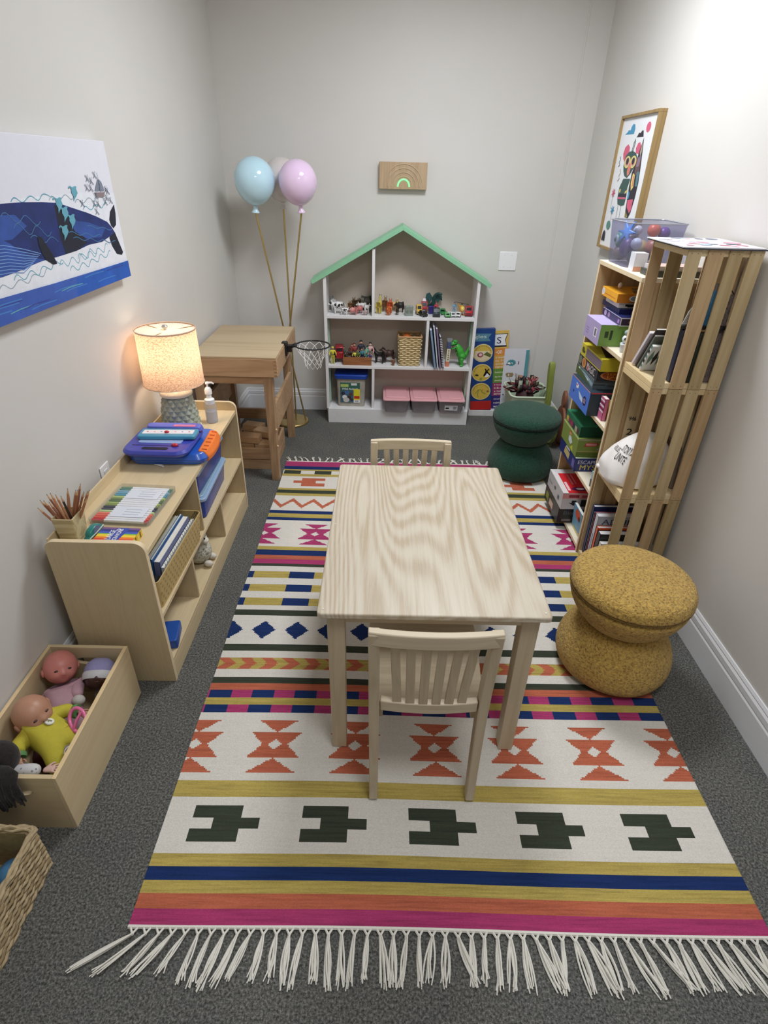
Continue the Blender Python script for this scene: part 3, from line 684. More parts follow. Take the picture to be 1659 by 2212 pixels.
for cx, cy, k in ((0.629, 0.602, 1), (0.650, 0.543, 1), (0.681, 0.49, 1), (0.625, 0.43, 1), (0.731, 0.664, 1)):
    pts = [(-.020, -.075), (-.014, -.03), (-.022, 0), (-.018, .03), (-.026, .06), (-.008, .045), (.008, .055), (.02, .05), (.014, .03), (.018, 0), (.006, -.03), (-.008, -.05)]
    f.poly([(cx+x*0.9, cy+y*0.75) for x, y in pts], TEALP)
    f.poly([(cx+x*0.9, cy+y*0.75) for x, y in [(-.018, .06), (-.03, .035), (-.036, .045), (-.030, .055)]], TEALP)
SHIP = M((120, 128, 146), 0.6, var=0.2, sc=80)
f.poly([(0.900, 0.75), (0.862, 0.665), (0.893, 0.662)], SHIP); f.poly([(0.904, 0.745), (0.897, 0.662), (0.928, 0.660), (0.920, 0.72)], SHIP); f.poly([(0.856, 0.655), (0.93, 0.652), (0.918, 0.618), (0.868, 0.620)], M((134, 120, 124), 0.6)); f.line([(0.902, 0.79), (0.902, 0.65)], 0.002, SHIP)
for x, y in ((0.828, 0.747), (0.851, 0.73), (0.882, 0.768), (0.813, 0.688), (0.839, 0.684), (0.761, 0.589), (0.839, 0.58), (0.866, 0.574), (0.845, 0.525), (0.95, 0.655), (0.919, 0.582), (0.959, 0.589), (0.935, 0.61), (0.86, 0.63), (0.94, 0.67)):
    f.line([(x-0.010, y+0.025), (x, y), (x+0.012, y-0.022)], 0.003, M((70, 84, 104), 0.6)); f.line([(x-0.012, y-0.018), (x, y), (x+0.006, y+0.028)], 0.002, M((70, 84, 104), 0.6))
f.poly([(0, 0), (1, 0), (1, 0.125), (0.8, 0.128), (0.5, 0.135), (0.2, 0.15), (0, 0.155)], SEA2)
f.poly([(0.6, 0), (1, 0), (1, 0.125), (0.8, 0.128), (0.62, 0.12)], SEA)
for i in range(16):
    x = rw.uniform(0.05, 0.85); y = rw.uniform(0.02, 0.11); f.line([(x, y), (x+0.05, y+0.006), (x+0.13, y+0.002)], 0.003, rw.choice([M((70, 128, 196), 0.5), M((52, 66, 150), 0.5), TEALP]))
b.build('painted_picture', wp, smooth=0)
# wooden rainbow night light
rl_ = thing('rainbow_wall_light', 'wooden rainbow wall light glowing green on the far wall', 'wall light', (0.100, YB, 1.486))
b = MB(); b.box(-0.149, -0.042, 0, 0.149, 0, 0.146, wood('rainbow_oak', (186, 160, 128), (172, 146, 114), 'z', 8, 0.55)); b.build('wooden_block', rl_, bevel=0.002)
b = MB(); GV = M((150, 122, 92), 0.6)
for r in (0.055, 0.076, 0.098, 0.120):
    b.tube([(0.004+r*math.cos(R(a)), -0.0425, 0.014+r*1.02*math.sin(R(a))) for a in range(0, 181, 9)], 0.0032, M((190, 168, 138), 0.5), 6)
lab(b.build('rainbow_groove', rl_), 'pale carved rainbow arcs')
m_, nt_m, bs = nodes('green_glow'); bs.inputs['Base Color'].default_value = rgb((120, 240, 150)); bs.inputs['Emission Color'].default_value = rgb((110, 255, 150)); bs.inputs['Emission Strength'].default_value = 1.3
b = MB(); b.tube([(0.004+0.036*math.cos(R(a)), -0.043, 0.014+0.040*math.sin(R(a))) for a in range(0, 181, 9)], 0.0042, m_, 8); lab(b.build('glowing_arc', rl_), 'inner arc lit bright green')
# switch plate on the far wall
sp = thing('blank_wall_plate', 'square white blank wall plate on the far wall above the posters', 'wall plate', (0.824, YB, 1.022))
b = MB(); b.box(-0.0585, -0.006, 0, 0.0585, 0, 0.117, M((238, 238, 240), 0.3, var=0.01)); b.build('plate', sp, bevel=0.003)
b = MB()
for x in (-0.023, 0.023):
    for z in (0.022, 0.095): b.lathe([(0.0032, 0), (0.0028, 0.0008)], M((214, 214, 214), 0.3), 10, T=Matrix.Translation((x, -0.006, z)) @ Matrix.Rotation(R(90), 4, 'X')); 
b.build('screw', sp)
# outlet plate behind the low shelf
op = thing('outlet_plate', 'white outlet cover on the left wall just above the low shelf', 'outlet', tuple(on_wall(1.955, 0, 0.480)))
b = MB(); b.box(0.0, -0.035, 0, 0.005, 0.035, 0.115, M((238, 238, 240), 0.3, var=0.01)); b.build('plate', op, bevel=0.002)
b = MB()
for z in (0.035, 0.08): b.box(0.005, -0.016, z-0.014, 0.0075, 0.016, z+0.014, M((228, 228, 230), 0.3))
b.build('socket', op, bevel=0.001)
# framed print
fp = thing('framed_print', 'oak framed print of two cartoon animals on the right wall', 'picture', (XR, 3.555, 1.243))
FW = wood('print_oak_frame', (160, 134, 88), (142, 114, 70), 'z', 9, 0.5); w_, h_ = 0.480, 0.610
b = MB(); b.recalc = True
for (y0, z0, y1, z1) in ((0, 0, w_, 0.013), (0, h_-0.013, w_, h_), (0, 0.013, 0.013, h_-0.013), (w_-0.013, 0.013, w_, h_-0.013)):
    b.box(-0.036, -y1, z0, 0, -y0, z1, FW)
b.build('frame', fp, bevel=0.001)
b = MB(); PAP = M((234, 236, 240), 0.5, var=0.01); b.box(-0.024, -w_+0.013, 0.013, -0.004, -0.013, h_-0.013, PAP)
f = Face(b, (-0.024, 0, 0), (0, -w_, 0), (0, 0, h_), 0.0004); dx = 0.052
def sh(pts): return [(max(0.032, min(0.965, x+dx)), y) for x, y in pts]
BLU = M((72, 150, 190), 0.6); PNK = M((214, 98, 128), 0.6); DGN = M((58, 88, 84), 0.6); INK = M((44, 40, 54), 0.6); YEL = M((226, 208, 120), 0.6); TAN = M((178, 164, 146), 0.6); SAL = M((222, 130, 118), 0.6)
f.poly(sh([(0.09, 0.864), (0.148, 0.879), (0.177, 0.893), (0.231, 0.892), (0.24, 0.915), (0.283, 0.933), (0.329, 0.926), (0.354, 0.897), (0.344, 0.862)]), BLU)
f.poly(sh([(0.444, 0.836), (0.485, 0.866), (0.527, 0.862), (0.556, 0.879), (0.592, 0.877), (0.623, 0.834)]), INK)
f.disc(0.755, 0.895, 0.055, 0.034, PNK)
f.poly(sh([(0.183, 0.693), (0.152, 0.73), (0.177, 0.774), (0.252, 0.795), (0.312, 0.772), (0.319, 0.741), (0.256, 0.708), (0.237, 0.667)]), PNK)
f.poly(sh([(0.508, 0.73), (0.487, 0.762), (0.517, 0.795), (0.569, 0.802), (0.619, 0.774), (0.642, 0.736), (0.602, 0.718)]), PNK)
f.poly(sh([(0.644, 0.83), (0.687, 0.726), (0.727, 0.616), (0.754, 0.52), (0.748, 0.416), (0.717, 0.313), (0.673, 0.269), (0.575, 0.275), (0.55, 0.389), (0.523, 0.492), (0.519, 0.592), (0.571, 0.666), (0.594, 0.728), (0.621, 0.784)]), INK)
f.poly(sh([(0.64, 0.81), (0.665, 0.74), (0.655, 0.70), (0.62, 0.73)]), TAN); f.poly(sh([(0.60, 0.70), (0.68, 0.71), (0.67, 0.64), (0.60, 0.63)]), M((128, 108, 140), 0.6))
for i in range(5): f.line(sh([(0.585+0.022*i, 0.70-0.004*i), (0.605+0.024*i, 0.57+0.004*i)]), 0.003, M((120, 160, 160), 0.6) if i % 2 else SAL)
f.poly(sh([(0.556, 0.592), (0.619, 0.577), (0.642, 0.493), (0.596, 0.467), (0.552, 0.52)]), YEL); f.poly(sh([(0.575, 0.575), (0.61, 0.565), (0.625, 0.50), (0.60, 0.49)]), SAL)
f.poly(sh([(0.66, 0.60), (0.72, 0.60), (0.74, 0.50), (0.68, 0.50)]), M((90, 130, 140), 0.6)); f.poly(sh([(0.53, 0.47), (0.58, 0.45), (0.58, 0.41), (0.54, 0.40)]), BLU)
f.poly(sh([(0.563, 0.4), (0.712, 0.41), (0.719, 0.334), (0.683, 0.307), (0.585, 0.349)]), PNK)
for i in range(4): f.line(sh([(0.575+0.02*i, 0.32-0.008*i), (0.585+0.02*i, 0.275)]), 0.003, YEL)
f.poly(sh([(0.385, 0.74), (0.40, 0.80), (0.43, 0.83), (0.445, 0.80), (0.43, 0.74)]), DGN); f.poly(sh([(0.405, 0.75), (0.412, 0.79), (0.428, 0.81), (0.432, 0.79), (0.42, 0.745)]), M((200, 196, 196), 0.6))
f.poly(sh([(0.273, 0.6), (0.237, 0.641), (0.25, 0.713), (0.329, 0.741), (0.425, 0.744), (0.527, 0.728), (0.581, 0.698), (0.575, 0.661), (0.531, 0.621), (0.481, 0.587), (0.406, 0.556), (0.321, 0.57)]), DGN)
for ex in (0.331, 0.495): f.disc(ex+dx, 0.668, 0.085, 0.043, YEL); f.disc(ex+dx, 0.668, 0.066, 0.034, M((190, 200, 170), 0.6)); f.disc(ex+dx, 0.670, 0.048, 0.028, SAL); f.disc(ex+dx, 0.674, 0.036, 0.024, INK)
f.poly(sh([(0.39, 0.66), (0.44, 0.66), (0.465, 0.62), (0.45, 0.58), (0.40, 0.57), (0.375, 0.60)]), SAL)
f.poly(sh([(0.319, 0.549), (0.513, 0.551), (0.483, 0.49), (0.502, 0.398), (0.492, 0.361), (0.412, 0.352), (0.298, 0.359), (0.256, 0.405), (0.254, 0.485)]), DGN)
f.poly(sh([(0.273, 0.438), (0.502, 0.444), (0.504, 0.418), (0.271, 0.415)]), INK); f.poly(sh([(0.26, 0.413), (0.496, 0.416), (0.498, 0.403), (0.265, 0.398)]), PNK)
f.poly(sh([(0.27, 0.47), (0.31, 0.475), (0.31, 0.45), (0.275, 0.445)]), YEL); f.poly(sh([(0.44, 0.455), (0.50, 0.475), (0.50, 0.455), (0.45, 0.44)]), YEL)
f.line(sh([(0.323, 0.354), (0.333, 0.251)]), 0.003, DGN); f.line(sh([(0.408, 0.357), (0.429, 0.251)]), 0.003, DGN)
f.line(sh([(0.085, 0.71), (0.11, 0.69), (0.09, 0.667), (0.12, 0.65), (0.09, 0.635)]), 0.005, INK); f.line(sh([(0.16, 0.62), (0.19, 0.59), (0.16, 0.569), (0.19, 0.55), (0.15, 0.53)]), 0.006, TAN)
for (cx, cy, mm) in ((0.155, 0.439, PNK), (0.231, 0.31, BLU)):
    for k in range(7): a = k*2*math.pi/7; f.line([(cx, cy), (cx+0.052*math.cos(a), cy+0.034*math.sin(a))], 0.006, mm)
    f.line([(cx, cy), (cx+0.005, cy-0.12)], 0.002, INK)
f.poly([(0.06, 0.06), (0.075, 0.12), (0.11, 0.145), (0.15, 0.13), (0.17, 0.06)], INK)
f.disc(0.20, 0.19, 0.06, 0.035, M((90, 140, 130), 0.6))
b.build('print_sheet', fp, smooth=0)
# ================================================================ balloon lamp
bl = thing('balloon_floor_lamp', 'brass floor lamp with three balloon-shaped globes in the far left corner', 'floor lamp', (-0.655, 3.862, 0))
BR = M((186, 162, 104), 0.28, 0.8, var=0.06)
b = MB(); b.lathe([(0.118, 0), (0.120, 0.004), (0.120, 0.012), (0.117, 0.016), (0.01, 0.018)], BR, 48); b.build('base_disc', bl)
HUB = Vector((0.0, 0.0, 0.30))
def balloon(x, y, z, rx, col, tipx, label, tilt=0.0):
    m, nt, bs = nodes('glossy_glass_%d' % col[0]); n = tex(nt, 3)
    r = ramp(nt, n.outputs[0], [(0.3, mul(rgb(col), 0.97)), (0.7, mul(rgb(col), 1.03))]); nt.links.new(r.outputs[0], bs.inputs['Base Color'])
    bs.inputs['Roughness'].default_value = 0.12; bs.inputs['Subsurface Weight'].default_value = 0.0; bs.inputs['Subsurface Radius'].default_value = (0.02, 0.02, 0.02); bs.inputs['Coat Weight'].default_value = 0.5
    top = Vector((x, y, z)); d = Vector((tilt, 0, -1)).normalized()
    H = rx*1.03; prof = []
    for i in range(25):
        a = -math.pi/2+math.pi*i/24; c = math.cos(a); s = math.sin(a)
        prof.append((max(rx*c*(1.0 if s > 0 else (1-0.10*s*s)), 0.001), H*s*(1.0 if s > 0 else 1.10)))
    T = Matrix.Translation(top) @ (-d).to_track_quat('Z', 'Y').to_matrix().to_4x4()
    b = MB(); b.lathe(prof, m, 40, T=T)
    b.lathe([(0.014, -H*1.10), (0.011, -H*1.10-0.008), (0.016, -H*1.10-0.022), (0.024, -H*1.10-0.033), (0.023, -H*1.10-0.036), (0.004, -H*1.10-0.034)], m, 24, T=T)
    o = lab(b.build('balloon_globe', bl, smooth=60), label)
    tip = T @ Vector((0, 0, -H*1.10-0.034)); foot = Vector((tipx, 0, 0.016))
    b = MB(); b.cyl(foot, tip, 0.0055, 0.0055, BR, 12); b.build('pole', bl)
balloon(-0.112, -0.072, 1.522, 0.1165, (192, 226, 240), 0.10, 'pale blue glossy balloon globe', -0.06)
balloon(0.138, -0.072, 1.520, 0.1105, (232, 204, 234), -0.085, 'pale pink-lilac glossy balloon globe', 0.08)
balloon(0.022, 0.075, 1.530, 0.110, (214, 206, 204), 0.03, 'whitish balloon globe half hidden behind the others', 0.0)
# ================================================================ things on the low shelf
ZS = 0.5605
lp = thing('table_lamp', 'lit ceramic table lamp with a linen drum shade on the low shelf', 'lamp', (-0.914, 2.405, ZS))
m, nt, bs = nodes('celadon_glaze'); n = tex(nt, 20); r = ramp(nt, n.outputs[0], [(0.3, rgb((148, 156, 142))), (0.7, rgb((172, 178, 162)))]); nt.links.new(r.outputs[0], bs.inputs['Base Color']); bs.inputs['Roughness'].default_value = 0.25; CEL = m
CELW = M((226, 222, 208), 0.3, var=0.02)
b = MB(); rings = []; nu, nv = 224, 64
for j in range(nv+1):
    t = j/nv; z = 0.008+0.158*t; r0 = 0.0885-0.018*t-0.006*(2*abs(t-0.35))**2
    ring = []
    for i in range(nu):
        u = i/nu*14; v = t*4.0
        a = (u+v) % 1; c = (u-v) % 1; e = min(min(a, 1-a), min(c, 1-c))*2
        h = 0.0055*(1-e)*-1+0.0055*0; h = -0.0065+0.0085*abs(e)
        th = 2*math.pi*i/nu; rr_ = r0+h; ring.append((rr_*math.cos(th), rr_*math.sin(th), z))
    rings.append(ring)
b.loft(rings, CEL, True, False); b.build('ceramic_body', lp, smooth=14)
b = MB(); b.lathe([(0.089, 0), (0.0885, 0.009)], CELW, 40); b.build('foot_ring', lp)
b = MB(); b.lathe([(0.069, 0.164), (0.070, 0.171), (0.066, 0.179), (0.050, 0.190), (0.034, 0.195)], CELW, 40, c0=False, c1=False); b.build('shoulder', lp)
b = MB()
for i in range(28):
    a = 2*math.pi*i/28; b.tube([(0.066*math.cos(a), 0.066*math.sin(a), 0.1785), (0.040*math.cos(a), 0.040*math.sin(a), 0.1945)], 0.0016, CELW, 5)
b.build('shoulder_fluting', lp)
b = MB(); b.lathe([(0.034, 0.194), (0.0345, 0.200), (0.033, 0.222), (0.034, 0.226)], CELW, 40); b.build('neck', lp)
b = MB(); b.cyl((0, 0, 0.225), (0, 0, 0.44), 0.004, 0.004, BR, 8); b.cyl((0, 0, 0.225), (0, 0, 0.275), 0.014, 0.014, M((190, 186, 176), 0.4), 14)
b.tube([(0.0, 0.05*math.cos(R(a)), 0.34+0.092*math.sin(R(a))) for a in range(-60, 241, 15)], 0.0016, BR, 5)
for a in (30, 150, 270): b.tube([(0, 0, 0.436), (0.116*math.cos(R(a)), 0.116*math.sin(R(a)), 0.446)], 0.0016, BR, 5)
b.build('harp', lp)
m, nt, bs = nodes('bulb_glow'); bs.inputs['Emission Color'].default_value = (1.0, 0.78, 0.56, 1); bs.inputs['Emission Strength'].default_value = 14
b = MB(); b.ell((0, 0, 0.315), (0.028, 0.028, 0.036), m, 20, 12); b.build('bulb', lp)
b = MB(); b.lathe([(0.006, 0.438), (0.006, 0.446), (0.012, 0.450), (0.013, 0.456), (0.008, 0.461), (0.001, 0.462)], M((190, 186, 176), 0.35, 0.6), 16); b.build('finial', lp)
m, nt, bs = nodes('linen_lampshade'); out = nt.nodes['Material Output']
n = tex(nt, 150, 4, 0.75, (1, 1, 3.0)); r = ramp(nt, n.outputs[0], [(0.40, rgb((150, 122, 102))), (0.55, rgb((214, 192, 174)))])
tl = nt.nodes.new('ShaderNodeBsdfTranslucent'); nt.links.new(r.outputs[0], tl.inputs[0]); nt.links.new(r.outputs[0], bs.inputs['Base Color']); bs.inputs['Roughness'].default_value = 0.9
mx = nt.nodes.new('ShaderNodeMixShader'); mx.inputs[0].default_value = 0.55; nt.links.new(bs.outputs[0], mx.inputs[1]); nt.links.new(tl.outputs[0], mx.inputs[2]); nt.links.new(mx.outputs[0], out.inputs[0])
b = MB(); b.lathe([(0.127, 0.215), (0.122, 0.448)], m, 64, c0=False, c1=False); b.build('drum_shade', lp, smooth=60)
b = MB(); b.lathe([(0.1205, 0.4405), (0.1205, 0.4415)], glassy('shade_diffuser', (255, 252, 244), 0.6, 0.5), 48); b.build('top_diffuser', lp)
b = MB()
for rr_, z in ((0.1275, 0.216), (0.1225, 0.447)): b.tube([(rr_*math.cos(a*math.pi/32), rr_*math.sin(a*math.pi/32), z) for a in range(64)], 0.0017, M((214, 186, 164), 0.7), 6, True)
b.build('shade_trim', lp)
pl = bpy.data.lights.new('lamp_bulb_light', 'POINT'); pl.energy = 2.6; pl.color = (1.0, 0.75, 0.52); pl.shadow_soft_size = 0.03
po = bpy.data.objects.new('lamp_bulb_light', pl); C.objects.link(po); po.location = (-0.914, 2.405, ZS+0.365)
# pump bottle
pb = thing('pump_bottle', 'clear plastic pump bottle beside the lamp', 'bottle', (-0.798, 2.488, ZS))
CLR = glassy('clear_plastic', (236, 238, 242), 0.22, 0.08)
b = MB(); b.lathe([(0.025, 0), (0.027, 0.004), (0.027, 0.086), (0.024, 0.094), (0.0225, 0.110)], CLR, 24, c1=False); b.build('bottle_body', pb)
b = MB(); b.lathe([(0.0245, 0.003), (0.0245, 0.055)], glassy('gel', (226, 226, 234), 0.4, 0.1), 24); b.build('gel', pb)
PW = M((240, 240, 240), 0.3, var=0.01)
b = MB(); b.lathe([(0.0225, 0.092), (0.0225, 0.112), (0.012, 0.118), (0.012, 0.135), (0.016, 0.137), (0.0165, 0.155), (0.012, 0.166), (0.004, 0.170), (0.004, 0.182), (0.009, 0.184), (0.008, 0.192), (0.002, 0.194)], PW, 20)
b.tube([(0, 0, 0.188), (0.020, 0, 0.190), (0.030, 0, 0.184)], [0.0055, 0.0045, 0.0035], PW, 8); b.build('pump_head', pb)
# drawing boards
BLU1 = M((40, 92, 190), 0.3, var=0.05, coat=0.4); IND = M((56, 66, 168), 0.32, var=0.05, coat=0.3); TEAL = M((70, 150, 182), 0.3, var=0.04); ORG = M((236, 122, 48), 0.4, var=0.06); RED = M((196, 44, 60), 0.3)
db = thing('drawing_board', 'large blue drawing board with an orange side grip, bottom of the pile', 'drawing board', (-0.861, 2.168, ZS+0.001), R(2), 'magnetic drawing boards piled on the low shelf')
b = MB(); b.recalc = True; b.frus(0, 0, 0.0, 0.020, 0.150, 0.135, 0.158, 0.142, BLU1, r=0.05, n=8); b.frus(0, 0, 0.020, 0.044, 0.158, 0.142, 0.146, 0.130, BLU1, r=0.05, n=8, cap=True); b.build('board_body', db, bevel=0.003)
b = MB(); b.recalc = True
rings = []
for i in range(9):
    v = -0.105+0.21*i/8; w = 0.030*math.sqrt(max(0.05, 1-(v/0.125)**2))
    rings.append([(0.118, v, 0.001), (0.138+w, v, 0.001), (0.142+w, v, 0.022), (0.136+w*0.6, v, 0.046), (0.118, v, 0.050)])
b.loft(rings, ORG); b.build('side_grip', db, bevel=0.004)
lab(bpy.data.objects[b'side_grip'.decode()], 'ribbed orange grip')
b = MB()
for i in range(6): b.tube([(0.13, -0.09+0.035*i, 0.0495), (0.150, -0.09+0.035*i, 0.0475)], 0.0025, M((214, 100, 36), 0.4), 5)
b.build('grip_rib', db)
d2 = thing('drawing_board', 'indigo drawing board with handle slot and red slider, on the big one', 'drawing board', (-0.888, 2.118, ZS+0.0545), R(-1), 'magnetic drawing boards piled on the low shelf')
b = MB(); b.recalc = True; b.frus(0, 0, 0.0, 0.012, 0.126, 0.130, 0.132, 0.136, IND, r=0.05, n=8); b.frus(0, 0, 0.012, 0.024, 0.132, 0.136, 0.124, 0.128, IND, r=0.05, n=8); b.build('board_body', d2, bevel=0.002)
b = MB(); b.frus(0.0, -0.100, 0.024, 0.0246, 0.052, 0.012, 0.052, 0.012, M((16, 18, 44), 0.7), r=0.011, n=6); lab(b.build('handle_slot', d2), 'dark handle slot')
b = MB(); b.box(-0.10, -0.075, 0.024, 0.085, -0.070, 0.0248, M((26, 28, 84), 0.5)); b.build('slider_track', d2)
b = MB(); b.ell((0.07, -0.073, 0.028), (0.014, 0.009, 0.008), RED, 14, 8); lab(b.build('slider_knob', d2), 'red slider knob')
b = MB(); b.frus(0.0, 0.018, 0.024, 0.0262, 0.086, 0.070, 0.086, 0.070, M((150, 172, 214), 0.4, var=0.04), r=0.01); lab(b.build('drawing_screen', d2), 'pale grey-blue drawing screen')
d3 = thing('drawing_board', 'slim teal drawing board with a white dotted strip, topmost of the pile', 'drawing board', (-0.872, 2.134, ZS+0.0815), R(2), 'magnetic drawing boards piled on the low shelf')
b = MB(); b.recalc = True; b.frus(0, 0, 0.0, 0.016, 0.116, 0.040, 0.116, 0.040, TEAL, r=0.014); b.build('board_body', d3, bevel=0.004)
b = MB(); b.frus(0, 0.004, 0.016, 0.0168, 0.102, 0.019, 0.102, 0.019, M((232, 230, 236), 0.4), r=0.004); f = Face(b, (-0.10, -0.014, 0.0168), (0.2, 0, 0), (0, 0.036, 0))
for i in range(7): f.disc(0.08+i*0.14, 0.5, 0.018, 0.1, [RED, M((240, 150, 160), 0.5), M((120, 130, 200), 0.5)][i % 3])
lab(b.build('label_strip', d3), 'white strip with coloured dots')
b = MB(); b.ell((-0.004, -0.006, 0.020), (0.010, 0.007, 0.006), RED, 12, 8); lab(b.build('slider_knob', d3), 'red slider knob')
d4 = thing('drawing_board', 'thin violet-blue board leaning behind the teal one at the back of the pile', 'drawing board', (-0.868, 2.204, ZS+0.0815), R(0), 'magnetic drawing boards piled on the low shelf')
b = MB(); b.recalc = True; b.frus(0, 0, 0.0, 0.020, 0.118, 0.026, 0.112, 0.022, M((96, 106, 196), 0.35), r=0.02); b.build('board_body', d4, bevel=0.003)
b = MB(); b.box(0.0, -0.02, 0.020, 0.09, 0.0, 0.0215, M((214, 120, 160), 0.4)); b.build('pink_strip', d4)
b = MB(); b.tube([(-0.03+0.022*math.sin(t*0.55), -0.15-0.010*math.sin(t*0.5), 0.004+0.002*math.cos(t)) for t in range(14)], 0.0012, PW, 5); b.build('white_cord', db)
# marker set
mk_ = thing('marker_set', 'clear plastic tray of coloured markers lying on the low shelf', 'marker set', (-0.865, 1.705, ZS), R(-3))
b = MB(); b.recalc = True; TR = glassy('tray_plastic', (240, 240, 236), 0.16, 0.1); b.frus(0, 0, 0, 0.020, 0.102, 0.124, 0.104, 0.126, TR, r=0.010, th=0.0015); b.build('tray', mk_)
cols = [(190, 50, 66), (214, 90, 80), (222, 108, 92), (226, 130, 112), (186, 208, 150), (86, 84, 96), (70, 76, 86), (136, 146, 96), (160, 178, 104), (96, 118, 90), (120, 136, 90), (180, 198, 126), (96, 152, 172), (110, 162, 184), (140, 176, 190), (100, 140, 132), (120, 146, 120)]
for i, c in enumerate(cols):
    y = -0.112+0.0138*i; b = MB(); cm = M(c, 0.35)
    b.cyl((-0.094, y, 0.0095), (-0.052, y, 0.0095), 0.0062, 0.0064, cm, 12); b.cyl((-0.052, y, 0.0095), (0.084, y, 0.0095), 0.0064, 0.0064, M((228, 228, 232), 0.35), 12)
    b.cyl((0.084, y, 0.0095), (0.094, y, 0.0095), 0.0064, 0.0058, cm, 12); b.build('marker', mk_)
b = MB(); LBM = M((206, 208, 216), 0.4)
for y0, y1 in ((-0.095, -0.03), (0.028, 0.085)):
    b.box(-0.045, y0, 0.0164, 0.070, y1, 0.0168, M((216, 220, 230), 0.4, var=0.01))
    for k in range(3): b.box(-0.005, y0+0.015+k*0.016, 0.0168, 0.05, y0+0.017+k*0.016, 0.0171, M((150, 156, 170), 0.5))
lab(b.build('paper_label', mk_), 'pale label cards over the barrels')
# crayon pack
cp = thing('crayon_pack', 'flat yellow pack of large crayons near the front of the low shelf', 'crayon box', (-0.834, 1.490, ZS), R(-2))
CY = M((226, 188, 44), 0.4); b = MB(); b.box(-0.062, -0.038, 0, 0.062, 0.038, 0.026, CY); bx_ = b; f = Face(b, (-0.062, -0.038, 0.026), (0.124, 0, 0), (0, 0.076, 0), 0.0004)
st = [((214, 50, 40), 0.0, 0.16), ((238, 120, 40), 0.16, 0.30), ((240, 206, 50), 0.30, 0.48), ((120, 180, 70), 0.48, 0.56), ((60, 90, 190), 0.56, 0.70), ((40, 56, 130), 0.70, 0.86), ((120, 80, 130), 0.86, 1.0)]
for c, a, e in st: f.rect(0.0, a, 1.0, e, M(c, 0.4))
f.poly([(0.30, 0.02), (0.62, 0.02), (0.72, 0.98), (0.40, 0.98)], M((52, 74, 170), 0.4)); 
WT = M((240, 240, 244), 0.4)
f.disc(0.46, 0.84, 0.05, 0.075, WT); f.disc(0.46, 0.84, 0.03, 0.045, M((52, 74, 170), 0.4))
k0 = f.k
text(b, 'LARGE', f.P(0.42, 0.10), Vector((0, 0.052, 0)), Vector((-0.018, 0, 0)), WT, 1); text(b, 'CRAYONS', f.P(0.58, 0.06), Vector((0, 0.062, 0)), Vector((-0.014, 0, 0)), WT, 1)
f2 = Face(b, (0.062, -0.038, 0), (0, 0.076, 0), (0, 0, 0.026), 0.0004)
for i in range(4): f2.rect(0.1+0.22*i, 0.1, 0.2+0.22*i, 0.9, M((120, 96, 30), 0.5) if i % 2 else M((240, 214, 90), 0.4))
b.build('carton', cp, smooth=0)
# teal scissors-like thing: a green tape dispenser / sharpener shell
gt = thing('tape_dispenser', 'small teal tape dispenser between the pencil cup and the crayons', 'tape dispenser', (-0.922, 1.538, ZS), R(-14))
b = MB(); b.recalc = True; pts = []
for i in range(9): a = R(180*i/8); pts.append((0, -0.012+0.034*math.cos(a), 0.012+0.022*math.sin(a)))
pts += [(0, -0.055, 0.006), (0, -0.050, 0.0), (0, 0.022, 0.0)]
b.prism([(p[0]-0.010, p[1], p[2]) for p in pts], (0.020, 0, 0), M((40, 130, 124), 0.3)); b.build('shell', gt, bevel=0.003)
b = MB(); b.lathe([(0.016, 0), (0.016, 0.0215)], glassy('tape', (150, 160, 200), 0.5, 0.1), 20, T=Matrix.Translation((-0.0108, -0.010, 0.0175)) @ Matrix.Rotation(R(90), 4, 'Y')); b.build('tape_roll', gt)
b = MB(); b.tube([(0.011, 0.02, 0.020), (0.014, -0.02, 0.014), (0.014, -0.052, 0.010)], 0.002, M((220, 226, 222), 0.3, 0.3), 6); b.build('cutter', gt)
# pencil cup
pc = thing('pencil_cup', 'square wooden cup on the front end of the low shelf', 'pencil cup', (-0.984, 1.510, ZS), R(0))
CUPW = wood('cup_beech', (206, 190, 148), (176, 156, 112), 'x', 10, 0.5)
b = MB(); b.recalc = True; b.frus(0, 0, 0, 0.090, 0.028, 0.034, 0.034, 0.042, CUPW, r=0.006, th=0.005); b.build('cup', pc, bevel=0.001)
tips = []
for lane, (ty, sgn, xs_) in enumerate(((-0.019, -1, (-0.072, -0.046, -0.018)), (-0.011, -1, (-0.064, -0.038, -0.010)), (-0.003, -1, (-0.070, -0.044, -0.002)), (0.006, 1, (0.072, 0.050, 0.020)), (0.014, 1, (0.080, 0.062, 0.038)), (0.022, 1, (0.068, 0.052, 0.006)))):
    for q, x in enumerate(xs_): tips.append((x, ty*1.25, 0.122+0.016*q+0.011*((lane*2+q) % 3)+(0.022 if sgn > 0 and q < 2 else 0), (-sgn*0.010-sgn*0.0*q+(0.008 if sgn < 0 else -0.008)*(q-1)*1.0), ty))
PCL = [M((176, 118, 86), 0.5), M((160, 104, 76), 0.5), M((186, 132, 96), 0.5), M((58, 48, 46), 0.4)]
